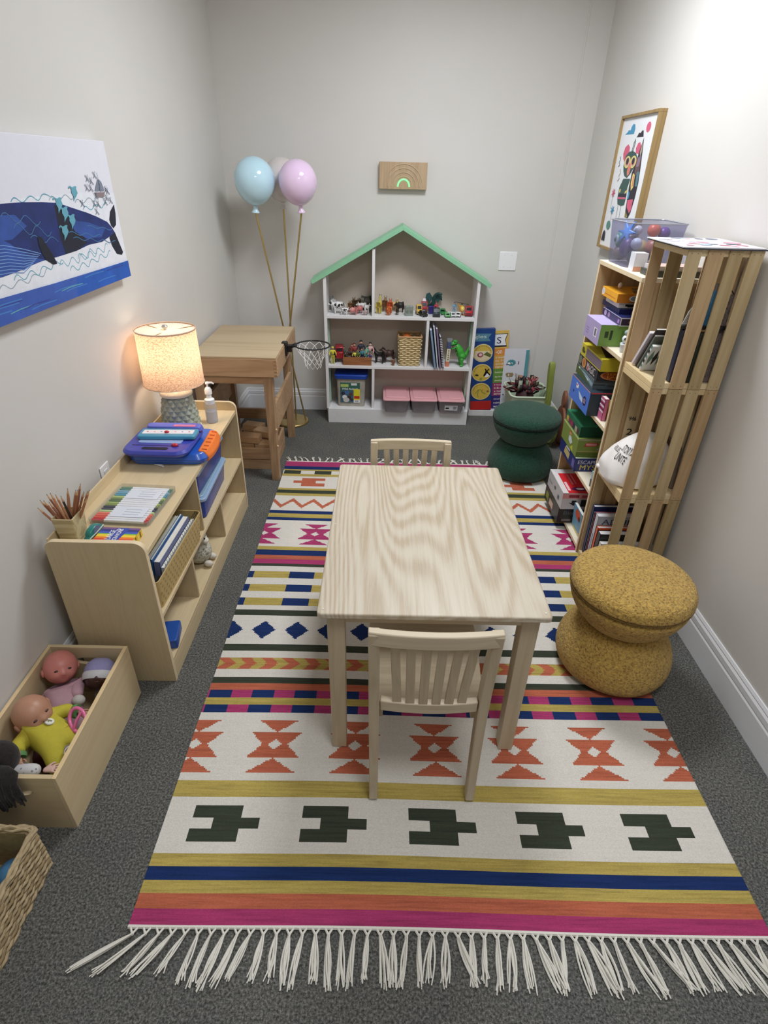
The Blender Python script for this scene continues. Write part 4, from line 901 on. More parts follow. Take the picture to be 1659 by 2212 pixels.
for i, (x, y, z, fx_, fy_) in enumerate(tips):
    tip = Vector((x, y, z)); foot = Vector((fx_, fy_, 0.008)); d = (tip-foot).normalized(); L = (tip-foot).length
    kind = 3 if i == 8 else i % 3
    o = thing('pencil', 'sharpened wooden pencil standing in the cup, point up' if kind < 3 else 'black pencil standing in the cup, point up', 'pencil', tuple(Vector((-0.984, 1.510, ZS))+foot), 0, 'pencils in the wooden cup' if kind < 3 else None)
    o.rotation_euler = d.to_track_quat('Z', 'Y').to_euler()
    b = MB(); b.lathe([(0.0034, 0), (0.0034, L-0.020)], PCL[kind], 6); b.build('barrel', o, smooth=0)
    b = MB(); b.lathe([(0.0034, L-0.020), (0.0011, L-0.004)], M((206, 164, 124), 0.6), 8, c0=False); b.build('sharpened_cone', o)
    b = MB(); b.lathe([(0.0011, L-0.004), (0.0003, L)], M((40, 38, 40), 0.4), 6); b.build('lead', o)
# ---- inside the low shelf
TBL = M((34, 70, 168), 0.35, var=0.05); TUBB = glassy('blue_tub_plastic', (30, 66, 160), 0.85, 0.25); LIDM = M((150, 176, 206), 0.3, var=0.06)
for i, (z, dxx, lb_) in enumerate(((0.3005, 0.0, 'blue plastic tub with a frosted lid, lower of the two'), (0.4215, -0.010, 'blue plastic tub with a frosted lid, upper of the two'))):
    t = thing('lidded_tub', lb_, 'storage tub', (-0.862+dxx*0.3, 2.228-0.006*i, z+0.001), R(1.5-2*i), 'blue tubs in the low shelf')
    b = MB(); b.recalc = True; b.frus(0, 0, 0, 0.088, 0.112, 0.186, 0.120, 0.196, TUBB, r=0.02, n=5, th=0.003); b.build('tub', t, bevel=0.001)
    b = MB(); b.recalc = True; b.frus(0, 0, 0.088, 0.103, 0.127, 0.204, 0.127, 0.204, LIDM, r=0.022, n=5); b.frus(0, 0, 0.103, 0.109, 0.116, 0.190, 0.114, 0.188, M((138, 166, 186), 0.3, var=0.05), r=0.02, n=5); lab(b.build('lid', t, bevel=0.003), 'frosted pale blue lid')
# plush animal
pa = thing('plush_animal', 'grey-green fluffy plush toy sitting on the bottom board of the low shelf', 'plush toy', (-0.790, 2.015, 0.0965), R(0))
pa.scale = (0.84, 0.84, 0.84); FUR = boucle('mottled_fur', (206, 202, 186), (106, 110, 90), 60, 1.0, 0.006); 
b = MB(); b.ell((0, 0, 0.070), (0.068, 0.062, 0.072), FUR, 24, 16); o = b.build('body', pa, smooth=90)
b = MB(); b.ell((0.010, -0.005, 0.150), (0.046, 0.044, 0.044), FUR, 20, 14); b.ell((0.050, -0.015, 0.142), (0.018, 0.022, 0.016), M((214, 206, 190), 0.9), 12, 8); b.build('head', pa, smooth=90)
b = MB()
b.build
for s in (-1, 1):
    b = MB(); b.ell((-0.004, s*0.026, 0.192), (0.010, 0.012, 0.018), FUR, 10, 8); b.build('ear', pa)
    b = MB(); b.ell((0.050, s*0.018-0.006, 0.160), (0.005, 0.005, 0.005), BLACK, 8, 6); b.build('eye', pa)
    b = MB(); b.ell((0.058, s*0.034-0.010, 0.018), (0.024, 0.017, 0.0175), M((216, 208, 196), 0.9, bmp=0.3, sc=90), 12, 8); b.build('paw', pa)
# woven-look bin with magazines
bb_ = thing('magazine_bin', 'long tan patterned bin of magazines on the middle board of the low shelf', 'storage bin', (-0.838, 1.682, 0.3015), R(-1.5))
BNM = M((196, 170, 112), 0.55, var=0.05)
b = MB(); b.recalc = True; b.frus(0, 0, 0, 0.122, 0.110, 0.216, 0.122, 0.232, BNM, r=0.02, n=5, th=0.004); b.build('bin_body', bb_, bevel=0.001)
b = MB(); DM = M((160, 134, 82), 0.6)
for j in range(5):
    for i in range(17):
        y = -0.205+0.0255*i+(0.0128 if j % 2 else 0); z = 0.018+0.0215*j; x = 0.110+0.012*z/0.122+0.0006
        if abs(y) > 0.206: continue
        b.add([(x, y-0.0055, z), (x, y, z-0.0055), (x, y+0.0055, z), (x+0.0003, y, z+0.0055)], [(0, 1, 2, 3)], DM)
lab(b.build('diamond_pattern', bb_), 'small darker diamond dimples')
def book(name, label, cat, loc, rz, tilt, w, l, h, cov, page=None, group=None, tx=None, axis='x'):
    """w thickness along local x, l length along local y, h height; leans about the y axis by tilt"""
    o = thing(name, label, cat, loc, rz, group); o.rotation_euler = (0, tilt, rz) if axis == 'x' else (tilt, 0, rz)
    b = MB(); cw = max(0.0008, w*0.08)
    b.box(-w/2, 0, 0, -w/2+cw, l, h, cov); b.box(w/2-cw, 0, 0, w/2, l, h, cov); b.box(-w/2, 0, 0, w/2, cw, h, cov); b.build('cover', o)
    b = MB(); b.box(-w/2+cw, cw, 0.0015, w/2-cw, l-0.002, h-0.0015, page or M((232, 228, 216), 0.8)); b.build('pages', o)
    return o
gb = 'books and pads standing in the tan bin'
zb = 0.3055
for (x, w, l, h, c, nm, lb_) in ((-0.811, 0.010, 0.34, 0.131, (150, 140, 70), 'magazine', 'olive-yellow magazine in the tan bin, nearest the wall'), (-0.799, 0.010, 0.33, 0.144, (206, 196, 120), 'magazine', 'pale yellow book in the tan bin'), (-0.787, 0.010, 0.34, 0.141, (214, 222, 222), 'magazine', 'white-covered book in the tan bin beside the yellow one'),
                    (-0.777, 0.007, 0.36, 0.137, (48, 104, 160), 'magazine', 'bright blue folder in the tan bin'), (-0.760, 0.022, 0.36, 0.127, (112, 118, 160), 'magazine', 'thick grey-blue binder in the tan bin'), (-0.742, 0.010, 0.38, 0.104, (206, 212, 216), 'magazine', 'white spiral notebook in the tan bin, nearest the room')):
    o = book(nm, lb_, 'magazine', (x-0.005, 1.545, zb+0.006), R(-1.5), R(4), w, l-0.06, h, M(c, 0.45), None, gb)
    if 'spiral' in lb_:
        b = MB()
        for i in range(20): b.tube([(0.0055*math.cos(a), 0.015+i*0.018, h+0.002+0.006*math.sin(a)) for a in [k*math.pi/4 for k in range(8)]], 0.0009, BLACK, 4, True)
        b.build('spiral_wire', o)
b = MB(); b.frus(0, 0, 0, 0.030, 0.045, 0.05, 0.045, 0.05, M((26, 26, 34), 0.5), r=0.01); tag(b.build('black_pouch', None, (-0.790, 1.503, 0.3065), 0, bevel=0.004), 'small black pouch at the near end of the tan bin', 'pouch')
bpy.data.objects['black_pouch'].scale = (1, 0.5, 3.0)
# craft jars behind the bin
jr = thing('craft_jar', 'clear lidded jar of craft bits behind the tan bin', 'jar', (-0.775, 1.925, 0.3005))
jr.location = (-0.990, 1.935, 0.3005); jr.scale = (0.6, 0.6, 0.9)
b = MB(); b.lathe([(0.024, 0), (0.026, 0.004), (0.026, 0.13), (0.020, 0.145)], glassy('jar_glass', (200, 196, 190), 0.4), 20); b.build('jar_body', jr)
b = MB(); b.lathe([(0.023, 0.145), (0.023, 0.160), (0.018, 0.163)], M((222, 222, 224), 0.4), 20); b.build('lid', jr)
b = MB(); b.recalc = True; b.frus(0, 0, 0, 0.04, 0.07, 0.055, 0.07, 0.055, M((36, 80, 160), 0.4), r=0.008)
tag(b.build('folded_cloth', None, (-0.80, 1.53, 0.0935), R(10), bevel=0.004), 'blue bundle lying at the near end of the bottom shelf board', 'bundle')
# ---- blocks under the desk
bi = thing('block_crate', 'low wooden crate of building blocks under the corner desk', 'crate', (-0.775, 3.270, 0))
b = MB(); BW = M((190, 156, 118), 0.55, var=0.08)
for (x0, y0, x1, y1) in ((-0.135, -0.17, 0.135, -0.155), (-0.135, 0.155, 0.135, 0.17), (-0.135, -0.155, -0.120, 0.155), (0.120, -0.155, 0.135, 0.155)):
    b.box(x0, y0, 0.0, x1, y1, 0.062, OAK); b.box(x0, y0, 0.066, x1, y1, 0.137, OAK)
b.box(-0.12, -0.155, 0.004, 0.12, 0.155, 0.01, OAK)
b.build('box_walls', bi, bevel=0.001)
rb = random.Random(4); zz = [0.012, 0.058, 0.104, 0.150]
BM = [M((196, 160, 120), 0.55, var=0.08), M((184, 146, 106), 0.55, var=0.08), M((206, 172, 132), 0.55, var=0.08)]
k = 0
for lv_ in range(4):
    for row in range(3):
        for col in range(2):
            if lv_ == 3 and (row + col) % 2: continue
            L = rb.uniform(0.10, 0.112) if lv_ < 3 else rb.uniform(0.11, 0.15); k += 1
            px_ = -0.775+(-0.058+0.116*col)+rb.uniform(-.002, .002); py_ = 3.270+(-0.09+0.088*row)
            rot = rb.uniform(-3, 3) if lv_ < 3 else rb.uniform(-40, 40)
            if lv_ == 3: px_ = -0.775+(-0.04+0.08*col)
            o = tag(MB().box(-L/2, -0.036, 0, L/2, 0.036, 0.043, BM[k % 3]).build('wooden_block', None, (px_, py_, zz[lv_]), R(rot), bevel=0.003), 'plain wooden building block in the low crate under the desk', 'block', 'building blocks under the desk')
# ================================================================ toys in the dollhouse bookcase
Z3, Z2, Z1 = 0.7525, 0.4165, 0.1075
TOP = 'figures on the upper dollhouse shelf'
def beast(name, label, cat, loc, rz, L, H, col, headcol=None, neck=0.35, fat=0.22, group=None, spots=None, tail=True, horns=None, headup=0.25, ears=True, mane=None):
    """four-legged toy facing +x in its own frame; L body length, H height at the back"""
    t = thing(name, label, cat, loc, rz, group); m = M(col, 0.5, var=0.12, sc=60)
    w = H*0.13; lr = H*0.055; lg = H*0.50
    r = H*fat*1.22
    vs = [(-L*.38, 0, H*.72), (-L*.12, 0, H*.70), (L*.16, 0, H*.70), (L*.36, 0, H*.76), (L*.50, 0, H*(.80+neck*.6)), (L*.62, 0, H*(.82+neck+headup*0)), (L*.80, 0, H*(.76+neck))]
    rad = [r*.85, r, r*.98, r*.80, r*.48, r*.52, r*.34]
    es = chain(0, 1, 2, 3, 4, 5, 6)
    for hx, anchor in ((-L*.38, 0), (L*.30, 3)):
        for s in (-1, 1):
            n = len(vs); back = anchor == 0
            vs += [(hx, s*w, H*.52), (hx+(-L*.05 if back else L*.01), s*w*1.05, H*.27), (hx+(0 if back else 0), s*w*1.05, H*.03)]
            rad += [r*.50 if back else r*.42, lr*1.1, lr]
            es += [(anchor, n), (n, n+1), (n+1, n+2)]
    skin('body', vs, es, rad, m, t, 1, root=1)
    hm = M(headcol, 0.5) if headcol else m
    b = MB(); hx, hz = L*.62, H*(.82+neck)
    if ears:
        for s in (-1, 1): b.ell((hx-L*.03, s*r*.42, hz+r*.50), (r*.16, r*.12, r*.34), hm, 8, 6)
    for s in (-1, 1): b.ell((hx+L*.07, s*r*.36, hz+r*.08), (r*.09, r*.06, r*.09), BLACK, 6, 5)
    b.ell((L*.82, 0, H*(.755+neck)), (r*.30, r*.32, r*.27), hm, 10, 7)
    if horns:
        for s in (-1, 1): b.tube([(hx, s*r*.3, hz+r*.4), (hx-L*.02, s*r*.9, hz+r*.9), (hx+L*.03, s*r*.8, hz+r*1.5)], [r*.11, r*.09, r*.03], M(horns, 0.5), 6)
    b.build('head_detail', t)
    if tail:
        b = MB(); b.tube([(-L*.47, 0, H*.82), (-L*.58, 0, H*.72), (-L*.60, 0, H*.40)], [r*.12, r*.08, r*.12], hm, 6); b.build('tail', t)
    if mane:
        b = MB(); b.tube([(L*.34, 0, H*.96), (L*.46, 0, H*(.95+neck*.7)), (L*.58, 0, H*(.98+neck))], [r*.22, r*.26, r*.18], M(mane, 0.7), 8); b.build('mane', t)
    if spots:
        b = MB(); rs = random.Random(2)
        for (x, z, a) in ((-.30, .80, .30), (-.02, .78, .36), (.24, .80, .26), (-.36, .60, .2), (.12, .62, .2)):
            for s in (-1, 1): b.ell((L*x, s*r*.62, H*z-H*.04), (r*a*1.9, r*.42, r*a*1.6), spots, 12, 8)
        b.ell((L*.66, 0, H*(.84+neck)), (r*.52, r*.50, r*.40), spots, 10, 7)
        b.build('patches', t)
    return t
def bx(px, row): return {3: -0.382+(px-706)*.003091, 2: -0.386+(px-708)*.003232, 1: -0.398+(px-707)*.003356}[row]
Wt = (232, 230, 228)
beast('toy_cow', 'large black and white toy cow at the left of the upper dollhouse shelf', 'toy cow', (-0.306, 3.955, Z3), R(180), 0.078, 0.076, Wt, neck=0.02, fat=0.25, spots=M((26, 26, 28), 0.5), group=TOP)
beast('toy_cow', 'black and white toy calf in front of the big cow', 'toy cow', (-0.266, 3.915, Z3), R(0), 0.048, 0.046, Wt, neck=0.05, fat=0.22, spots=M((26, 26, 28), 0.5), group=TOP)
beast('toy_horse', 'small white and grey toy horse squeezed against the left side panel', 'toy horse', (-0.350, 4.045, Z3), R(100), 0.060, 0.070, (206, 206, 208), neck=0.30, group=TOP, mane=(120, 118, 118))
beast('toy_pig', 'pink toy pig in front of the brown animals', 'toy pig', (-0.208, 3.925, Z3), R(170), 0.048, 0.044, (214, 140, 136), neck=-0.12, fat=0.30, group=TOP)
beast('toy_pig', 'darker pink toy pig sitting right beside the lighter one', 'toy pig', (-0.172, 3.965, Z3), R(200), 0.045, 0.046, (196, 116, 112), neck=-0.10, fat=0.30, group=TOP)
beast('toy_sheep', 'white toy sheep in the middle of the upper left bay', 'toy sheep', (-0.148, 4.025, Z3), R(185), 0.052, 0.058, Wt, neck=0.02, fat=0.27, group=TOP)
beast('toy_goat', 'white toy goat with dark legs next to the upper divider', 'toy goat', (-0.118, 3.985, Z3), R(10), 0.030, 0.056, (236, 234, 232), neck=0.12, fat=0.20, group=TOP)
beast('toy_sheep', 'little grey-pink toy lamb lying low before the white sheep', 'toy sheep', (-0.128, 3.920, Z3), R(190), 0.032, 0.030, (176, 156, 154), neck=0.0, fat=0.30, group=TOP)
for i, (x, h, c, y, w) in enumerate(((-0.232, 0.060, (128, 94, 58), 4.000, 'tan-brown toy bear, leftmost of the row behind the pigs'), (-0.200, 0.072, (96, 76, 50), 4.045, 'dark tan toy deer behind the first pig'), (-0.160, 0.066, (112, 84, 52), 4.062, 'brown toy antelope behind the sheep'))):
    beast(('toy_bear', 'toy_deer', 'toy_antelope')[i], w, ('toy bear', 'toy deer', 'toy antelope')[i], (x, y, Z3), R(95+20*i), 0.040, h, c, neck=0.18, group=TOP)
beast('toy_elephant', 'dark grey-brown toy elephant behind the white animals by the divider', 'toy elephant', (-0.130, 4.050, Z3), R(175), 0.042, 0.088, (70, 68, 56), neck=0.02, fat=0.30, group=TOP)
# upper right bay
beast('toy_giraffe', 'yellow toy giraffe with a dark head just right of the upper divider', 'toy giraffe', (-0.036, 3.975, Z3), R(60), 0.026, 0.082, (196, 176, 78), headcol=(60, 50, 36), neck=0.55, fat=0.15, group=TOP)
beast('toy_kangaroo', 'brown toy kangaroo behind the giraffe', 'toy kangaroo', (0.004, 4.045, Z3), R(80), 0.028, 0.078, (132, 92, 56), neck=0.3, fat=0.18, group=TOP)
beast('toy_tiger', 'orange toy tiger standing in front of the antlered animals', 'toy tiger', (0.030, 3.935, Z3), R(250), 0.038, 0.050, (202, 104, 52), neck=0.12, fat=0.26, group=TOP)
beast('toy_fox', 'red-orange toy fox behind the tiger', 'toy fox', (0.038, 4.000, Z3), R(80), 0.030, 0.074, (196, 88, 54), neck=0.25, fat=0.20, group=TOP)
beast('toy_deer', 'cream toy stag with antlers at the back of the upper right bay', 'toy deer', (0.066, 4.060, Z3), R(10), 0.040, 0.066, (208, 180, 120), neck=0.2, fat=0.20, horns=(222, 206, 160), group=TOP)
beast('toy_bull', 'black toy bull beside the grey toy block', 'toy bull', (0.108, 4.030, Z3), R(180), 0.046, 0.066, (34, 30, 30), neck=-0.02, fat=0.26, horns=(70, 66, 60), group=TOP)
beast('toy_dog', 'small dark brown toy dog in front of the bull', 'toy dog', (0.088, 3.955, Z3), R(90), 0.028, 0.040, (58, 46, 38), neck=0.2, fat=0.22, group=TOP)
t = thing('toy_block', 'translucent grey-green toy block with studs on the upper shelf', 'toy block', (0.166, 3.945, Z3), R(4), TOP)
b = MB(); b.box(-0.028, -0.02, 0, 0.028, 0.02, 0.060, glassy('frosted_block', (150, 160, 150), 0.75, 0.3)); b.build('block', t, bevel=0.003)
b = MB()
for x in (-0.013, 0.013): b.lathe([(0.007, 0.060), (0.007, 0.065)], M((170, 178, 168), 0.4), 12, (x, 0, 0)); b.box(x-0.008, -0.0215, 0.018, x+0.008, -0.0195, 0.036, M((110, 116, 108), 0.5))
b.build('stud', t)
def car(label, loc, rz, L, Wd, H, col, cab=None, cat='toy car', name='toy_car', wheelr=None):
    t = thing(name, label, cat, loc, rz, TOP); m = M(col, 0.3, var=0.04, coat=0.5); wr = wheelr or H*0.17
    b = MB(); b.recalc = True; z0 = wr*0.9
    prof = [(-L/2, z0), (L/2, z0), (L/2, H*.50), (L*.30, H*.56), (L*.16, H*.96), (-L*.34, H), (-L*.48, H*.60), (-L/2, H*.55)]
    b.prism([(x, -Wd/2, z) for x, z in prof], (0, Wd, 0), m); b.build('car_body', t, bevel=0.0015)
    b = MB(); gl = M((30, 34, 42), 0.15); f = 0.0006
    b.add([(L*.292, -Wd*.38, H*.60), (L*.292, Wd*.38, H*.60), (L*.168+f, Wd*.36, H*.92), (L*.168+f, -Wd*.36, H*.92)], [(0, 1, 2, 3)], gl)
    for s in (-1, 1): b.add([(-L*.30, s*(Wd/2+f), H*.60), (L*.20, s*(Wd/2+f), H*.60), (L*.12, s*(Wd/2+f), H*.88), (-L*.28, s*(Wd/2+f), H*.88)], [(0, 1, 2, 3)], gl)
    b.build('car_window', t)
    b = MB(); b.box(L/2, -Wd*.40, H*.24, L/2+0.001, Wd*.40, H*.36, M((60, 62, 66), 0.3)); b.build('bumper', t)
    for x in (-L*.30, L*.30):
        for s in (-1, 1):
            b = MB(); b.lathe([(wr, -0.003), (wr, 0.003)], BLACK, 16, T=Matrix.Translation((x, s*(Wd/2-0.001), wr)) @ Matrix.Rotation(R(90), 4, 'X')); wo = b.build('wheel', t); b = MB(); b.lathe([(wr*.5, -0.0036), (wr*.5, 0.0036)], M((190, 190, 190), 0.3), 10, T=Matrix.Translation((x, s*(Wd/2-0.001), wr)) @ Matrix.Rotation(R(90), 4, 'X')); lab(b.build('hubcap', wo), 'grey hubcap')
    return t
car('bright yellow toy digger cab next to the grey block', (0.236, 3.985, Z3), R(-80), 0.060, 0.036, 0.062, (226, 184, 60), name='toy_digger', cat='toy digger')
car('black and cream toy car before the yellow digger', (0.262, 3.925, Z3), R(-60), 0.062, 0.034, 0.038, (44, 36, 30))
car('dark red toy truck with a white load at the back of the upper shelf', (0.274, 4.055, Z3), R(-90), 0.060, 0.042, 0.070, (176, 40, 56), name='toy_truck', cat='toy truck')
b = MB(); b.recalc = True; b.frus(0, 0, 0, 0.018, 0.014, 0.014, 0.009, 0.009, M((228, 214, 226), 0.4), r=0.004); b.build('white_load', bpy.data.objects['toy_truck'], loc=(-0.012, 0, 0.0705), bevel=0.002)
t = thing('toy_crate', 'small deep purple toy box on the upper shelf', 'toy box', (0.318, 4.010, Z3), R(5), TOP)
b = MB(); b.box(-0.015, -0.015, 0, 0.015, 0.015, 0.045, M((50, 40, 110), 0.4)); b.build('box_shell', t, bevel=0.002)
b = MB(); b.box(-0.017, -0.017, 0.045, 0.017, 0.017, 0.050, M((62, 50, 130), 0.4)); b.build('box_lid', t, bevel=0.001)
car('black and grey toy jeep at the front of the upper shelf', (0.350, 3.925, Z3), R(-90), 0.056, 0.044, 0.056, (50, 62, 68))
car('mid green toy pickup behind the light green car', (0.402, 3.985, Z3), R(-10), 0.056, 0.032, 0.042, (48, 140, 70))
car('light green toy car at the front edge of the upper shelf', (0.424, 3.915, Z3), R(-85), 0.044, 0.032, 0.028, (120, 196, 120))
car('white toy car beside the light green one', (0.460, 3.925, Z3), R(-80), 0.044, 0.030, 0.030, (226, 232, 228))
car('white toy car nearest the toy helicopter', (0.497, 3.925, Z3), R(-105), 0.044, 0.030, 0.032, (238, 238, 238))
car('large bright red toy car in the right-hand corner of the upper shelf', (0.572, 3.975, Z3), R(-92), 0.070, 0.046, 0.062, (196, 44, 54))
# toy figures
def figure(label, loc, rz, h, suit, skinc, hair, group=None, pants=None, name='toy_figure', lean=0, sub=1, tilt=0):
    t = thing(name, label, 'toy figure', loc, rz, group)
    if lean or tilt: t.rotation_euler = (R(lean), R(tilt), rz)
    m = M(suit, 0.6, var=0.1, sc=70); pm = M(pants, 0.6) if pants else m; sm = M(skinc, 0.55)
    w = h*0.10
    vs = [(0, 0, h*.52), (0, 0, h*.66), (0, 0, h*.77), (0, 0, h*.83), (-w*1.25, 0, h*.76), (-w*1.9, -h*.03, h*.62), (-w*1.8, -h*.10, h*.53), (w*1.25, 0, h*.76), (w*1.9, -h*.03, h*.62), (w*1.8, -h*.10, h*.53)]
    es = chain(0, 1, 2, 3) + [(2, 4), (4, 5), (5, 6), (2, 7), (7, 8), (8, 9)]
    rd = [h*.085, h*.080, h*.092, h*.045, h*.042, h*.034, h*.028, h*.042, h*.034, h*.028]
    skin('torso', vs, es, rd, m, t, sub, 0)
    vs = [(0, 0, h*.53), (-w*.62, 0, h*.46), (-w*.70, 0, h*.25), (-w*.70, 0, h*.04), (-w*.70, -h*.05, h*.028), (w*.62, 0, h*.46), (w*.70, 0, h*.25), (w*.70, 0, h*.04), (w*.70, -h*.05, h*.028)]
    skin('legs', vs, [(0, 1), (1, 2), (2, 3), (3, 4), (0, 5), (5, 6), (6, 7), (7, 8)], [h*.075, h*.058, h*.044, h*.034, h*.026, h*.058, h*.044, h*.034, h*.026], pm, t, sub, 0)
    b = MB(); b.ell((0, 0, h*.905), (h*.068, h*.072, h*.085), sm, 14, 10); b.ell((0, -h*.070, h*.895), (h*.014, h*.016, h*.018), sm, 6, 5)
    for s in (-1, 1): b.ell((s*h*.026, -h*.064, h*.918), (h*.010, h*.008, h*.011), BLACK, 6, 5); b.ell((s*h*.068, 0, h*.90), (h*.012, h*.016, h*.022), sm, 6, 5); b.ell((s*w*1.8, -h*.115, h*.515), (h*.026, h*.026, h*.028), sm, 8, 6)
    b.ell((0, -h*.068, h*.868), (h*.022, h*.008, h*.006), M((170, 70, 70), 0.5), 6, 4)
    b.build('head_and_hands', t, smooth=80)
    if hair is not None:
        b = MB(); b.ell((0, h*.014, h*.935), (h*.078, h*.078, h*.072), M(hair, 0.7), 12, 9); b.build('hair', t, smooth=80)
    return t
figure('light blue toy figure behind the white toy cars', (0.476, 4.005, Z3), R(5), 0.080, (110, 160, 196), (200, 170, 150), (60, 80, 110), TOP)
figure('red and pink toy figure under the dark green flying toy', (0.352, 4.000, Z3), R(10), 0.078, (196, 60, 76), (214, 140, 120), (150, 40, 56), TOP, (206, 96, 92))
# helicopter
t = thing('toy_helicopter', 'yellow toy helicopter with a black rotor beside the red car', 'toy helicopter', (0.524, 3.985, Z3), R(-75), TOP)
HY = M((222, 162, 52), 0.3, coat=0.4)
b = MB(); b.ell((0, 0, 0.042), (0.030, 0.018, 0.024), HY, 18, 12); b.tube([(-0.02, 0, 0.046), (-0.062, 0, 0.054)], [0.010, 0.004], HY, 10); b.box(-0.066, -0.002, 0.046, -0.056, 0.002, 0.068, HY); b.build('fuselage', t, smooth=60)
b = MB(); b.ell((0.014, 0, 0.044), (0.019, 0.0155, 0.018), M((240, 200, 110), 0.15), 14, 10); b.build('cockpit', t, smooth=60)
b = MB(); b.cyl((0, 0, 0.062), (0, 0, 0.078), 0.003, 0.003, BLACK, 8)
T = Matrix.Translation((0, 0, 0.078)) @ Matrix.Rotation(R(70), 4, 'Z') @ Matrix.Rotation(R(9), 4, 'Y'); b.box(-0.048, -0.004, -0.0008, 0.048, 0.004, 0.0008, BLACK, T=T); b.build('rotor', t)
for s in (-1, 1): b = MB(); b.tube([(-0.026, s*0.016, 0.0035), (0.026, s*0.016, 0.0035), (0.032, s*0.016, 0.008)], 0.0026, M((206, 140, 50), 0.4), 6); b.cyl((-0.012, s*0.016, 0.003), (-0.010, s*0.008, 0.026), 0.002, 0.002, HY, 6); b.cyl((0.012, s*0.016, 0.003), (0.010, s*0.008, 0.026), 0.002, 0.002, HY, 6); b.build('skid', t)
# flying reptile toy perched on the purple box
t = thing('toy_dragon', 'dark green winged toy dragon perched at the back of the upper shelf', 'toy dragon', (0.338, 4.062, Z3), R(0), TOP)
DRG = M((24, 66, 62), 0.45, var=0.15, sc=50)
skin('body', [(0, 0, .05), (0, 0, .085), (.005, -.01, .115), (.03, -.02, .128), (.055, -.03, .124), (-.012, .0, .03), (-.012, -.005, .006), (.014, 0, .03), (.014, -.005, .006), (-.03, .01, .045), (-.05, .015, .03)], [(0, 1), (1, 2), (2, 3), (3, 4), (0, 5), (5, 6), (0, 7), (7, 8), (0, 9), (9, 10)], [.014, .016, .010, .010, .004, .007, .006, .007, .006, .007, .003], DRG, t, 1, 0)
for s in (-1, 1):
    b = MB(); b.recalc = True; b.prism([(s*.008, 0, .095), (s*.030, .004, .128), (s*.052, .008, .118), (s*.060, .006, .075), (s*.040, .002, .082), (s*.030, .002, .058), (s*.018, .002, .074)], (0, .003, 0), M((30, 74, 76), 0.5)); b.build('wing', t, bevel=0.001)
# ---- middle shelf
MID = 'toys on the middle dollhouse shelf'
figure('toy firefighter in a yellow coat and helmet at the left end of the middle shelf', (-0.352, 3.925, Z2), R(8), 0.120, (214, 204, 60), (190, 130, 120), (216, 206, 70), MID, (206, 198, 70))
t = thing('toy_fire_truck', 'red toy truck with big black wheels behind the firefighter', 'toy truck', (-0.312, 4.005, Z2), R(-84), MID)
b = MB(); b.box(-0.045, -0.028, 0.030, 0.045, 0.028, 0.108, M((170, 24, 40), 0.3, coat=0.4)); b.box(0.045, -0.026, 0.030, 0.060, 0.026, 0.075, M((150, 22, 36), 0.3)); b.build('truck_body', t, bevel=0.005)
b = MB(); b.box(0.0455, -0.022, 0.080, 0.047, 0.022, 0.100, M((40, 30, 40), 0.2)); b.build('windscreen', t)
for x in (-0.026, 0.036):
    for s in (-1, 1):
        b = MB(); b.lathe([(0.020, -0.007), (0.0215, 0), (0.020, 0.007)], BLACK, 20, T=Matrix.Translation((x, s*0.030, 0.0215)) @ Matrix.Rotation(R(90), 4, 'X')); wo = b.build('wheel', t); b = MB(); b.lathe([(0.012, -0.008), (0.012, 0.008)], M((210, 210, 214), 0.3), 14, T=Matrix.Translation((x, s*0.030, 0.0215)) @ Matrix.Rotation(R(90), 4, 'X')); lab(b.build('hubcap', wo), 'silver hubcap')
t = thing('wooden_tray', 'small brown wooden tray box full of doll figures on the middle dollhouse shelf', 'tray', (-0.181, 3.945, Z2), R(1))
TW = wood('tray_walnut', (156, 100, 60), (128, 78, 44), 'x', 12, 0.5)
b = MB(); b.box(-0.099, -0.045, 0, 0.099, -0.040, 0.056, TW); b.box(-0.099, 0.040, 0, 0.099, 0.045, 0.056, TW); b.box(-0.099, -0.04, 0, -0.094, 0.04, 0.056, TW); b.box(0.094, -0.04, 0, 0.099, 0.04, 0.056, TW); b.box(-0.094, -0.04, 0.0005, 0.094, 0.04, 0.004, TW)
b.build('tray_walls', t, bevel=0.001)
G = 'doll figures crowded into the brown tray'
SK = (214, 166, 140); DK = (120, 76, 56)
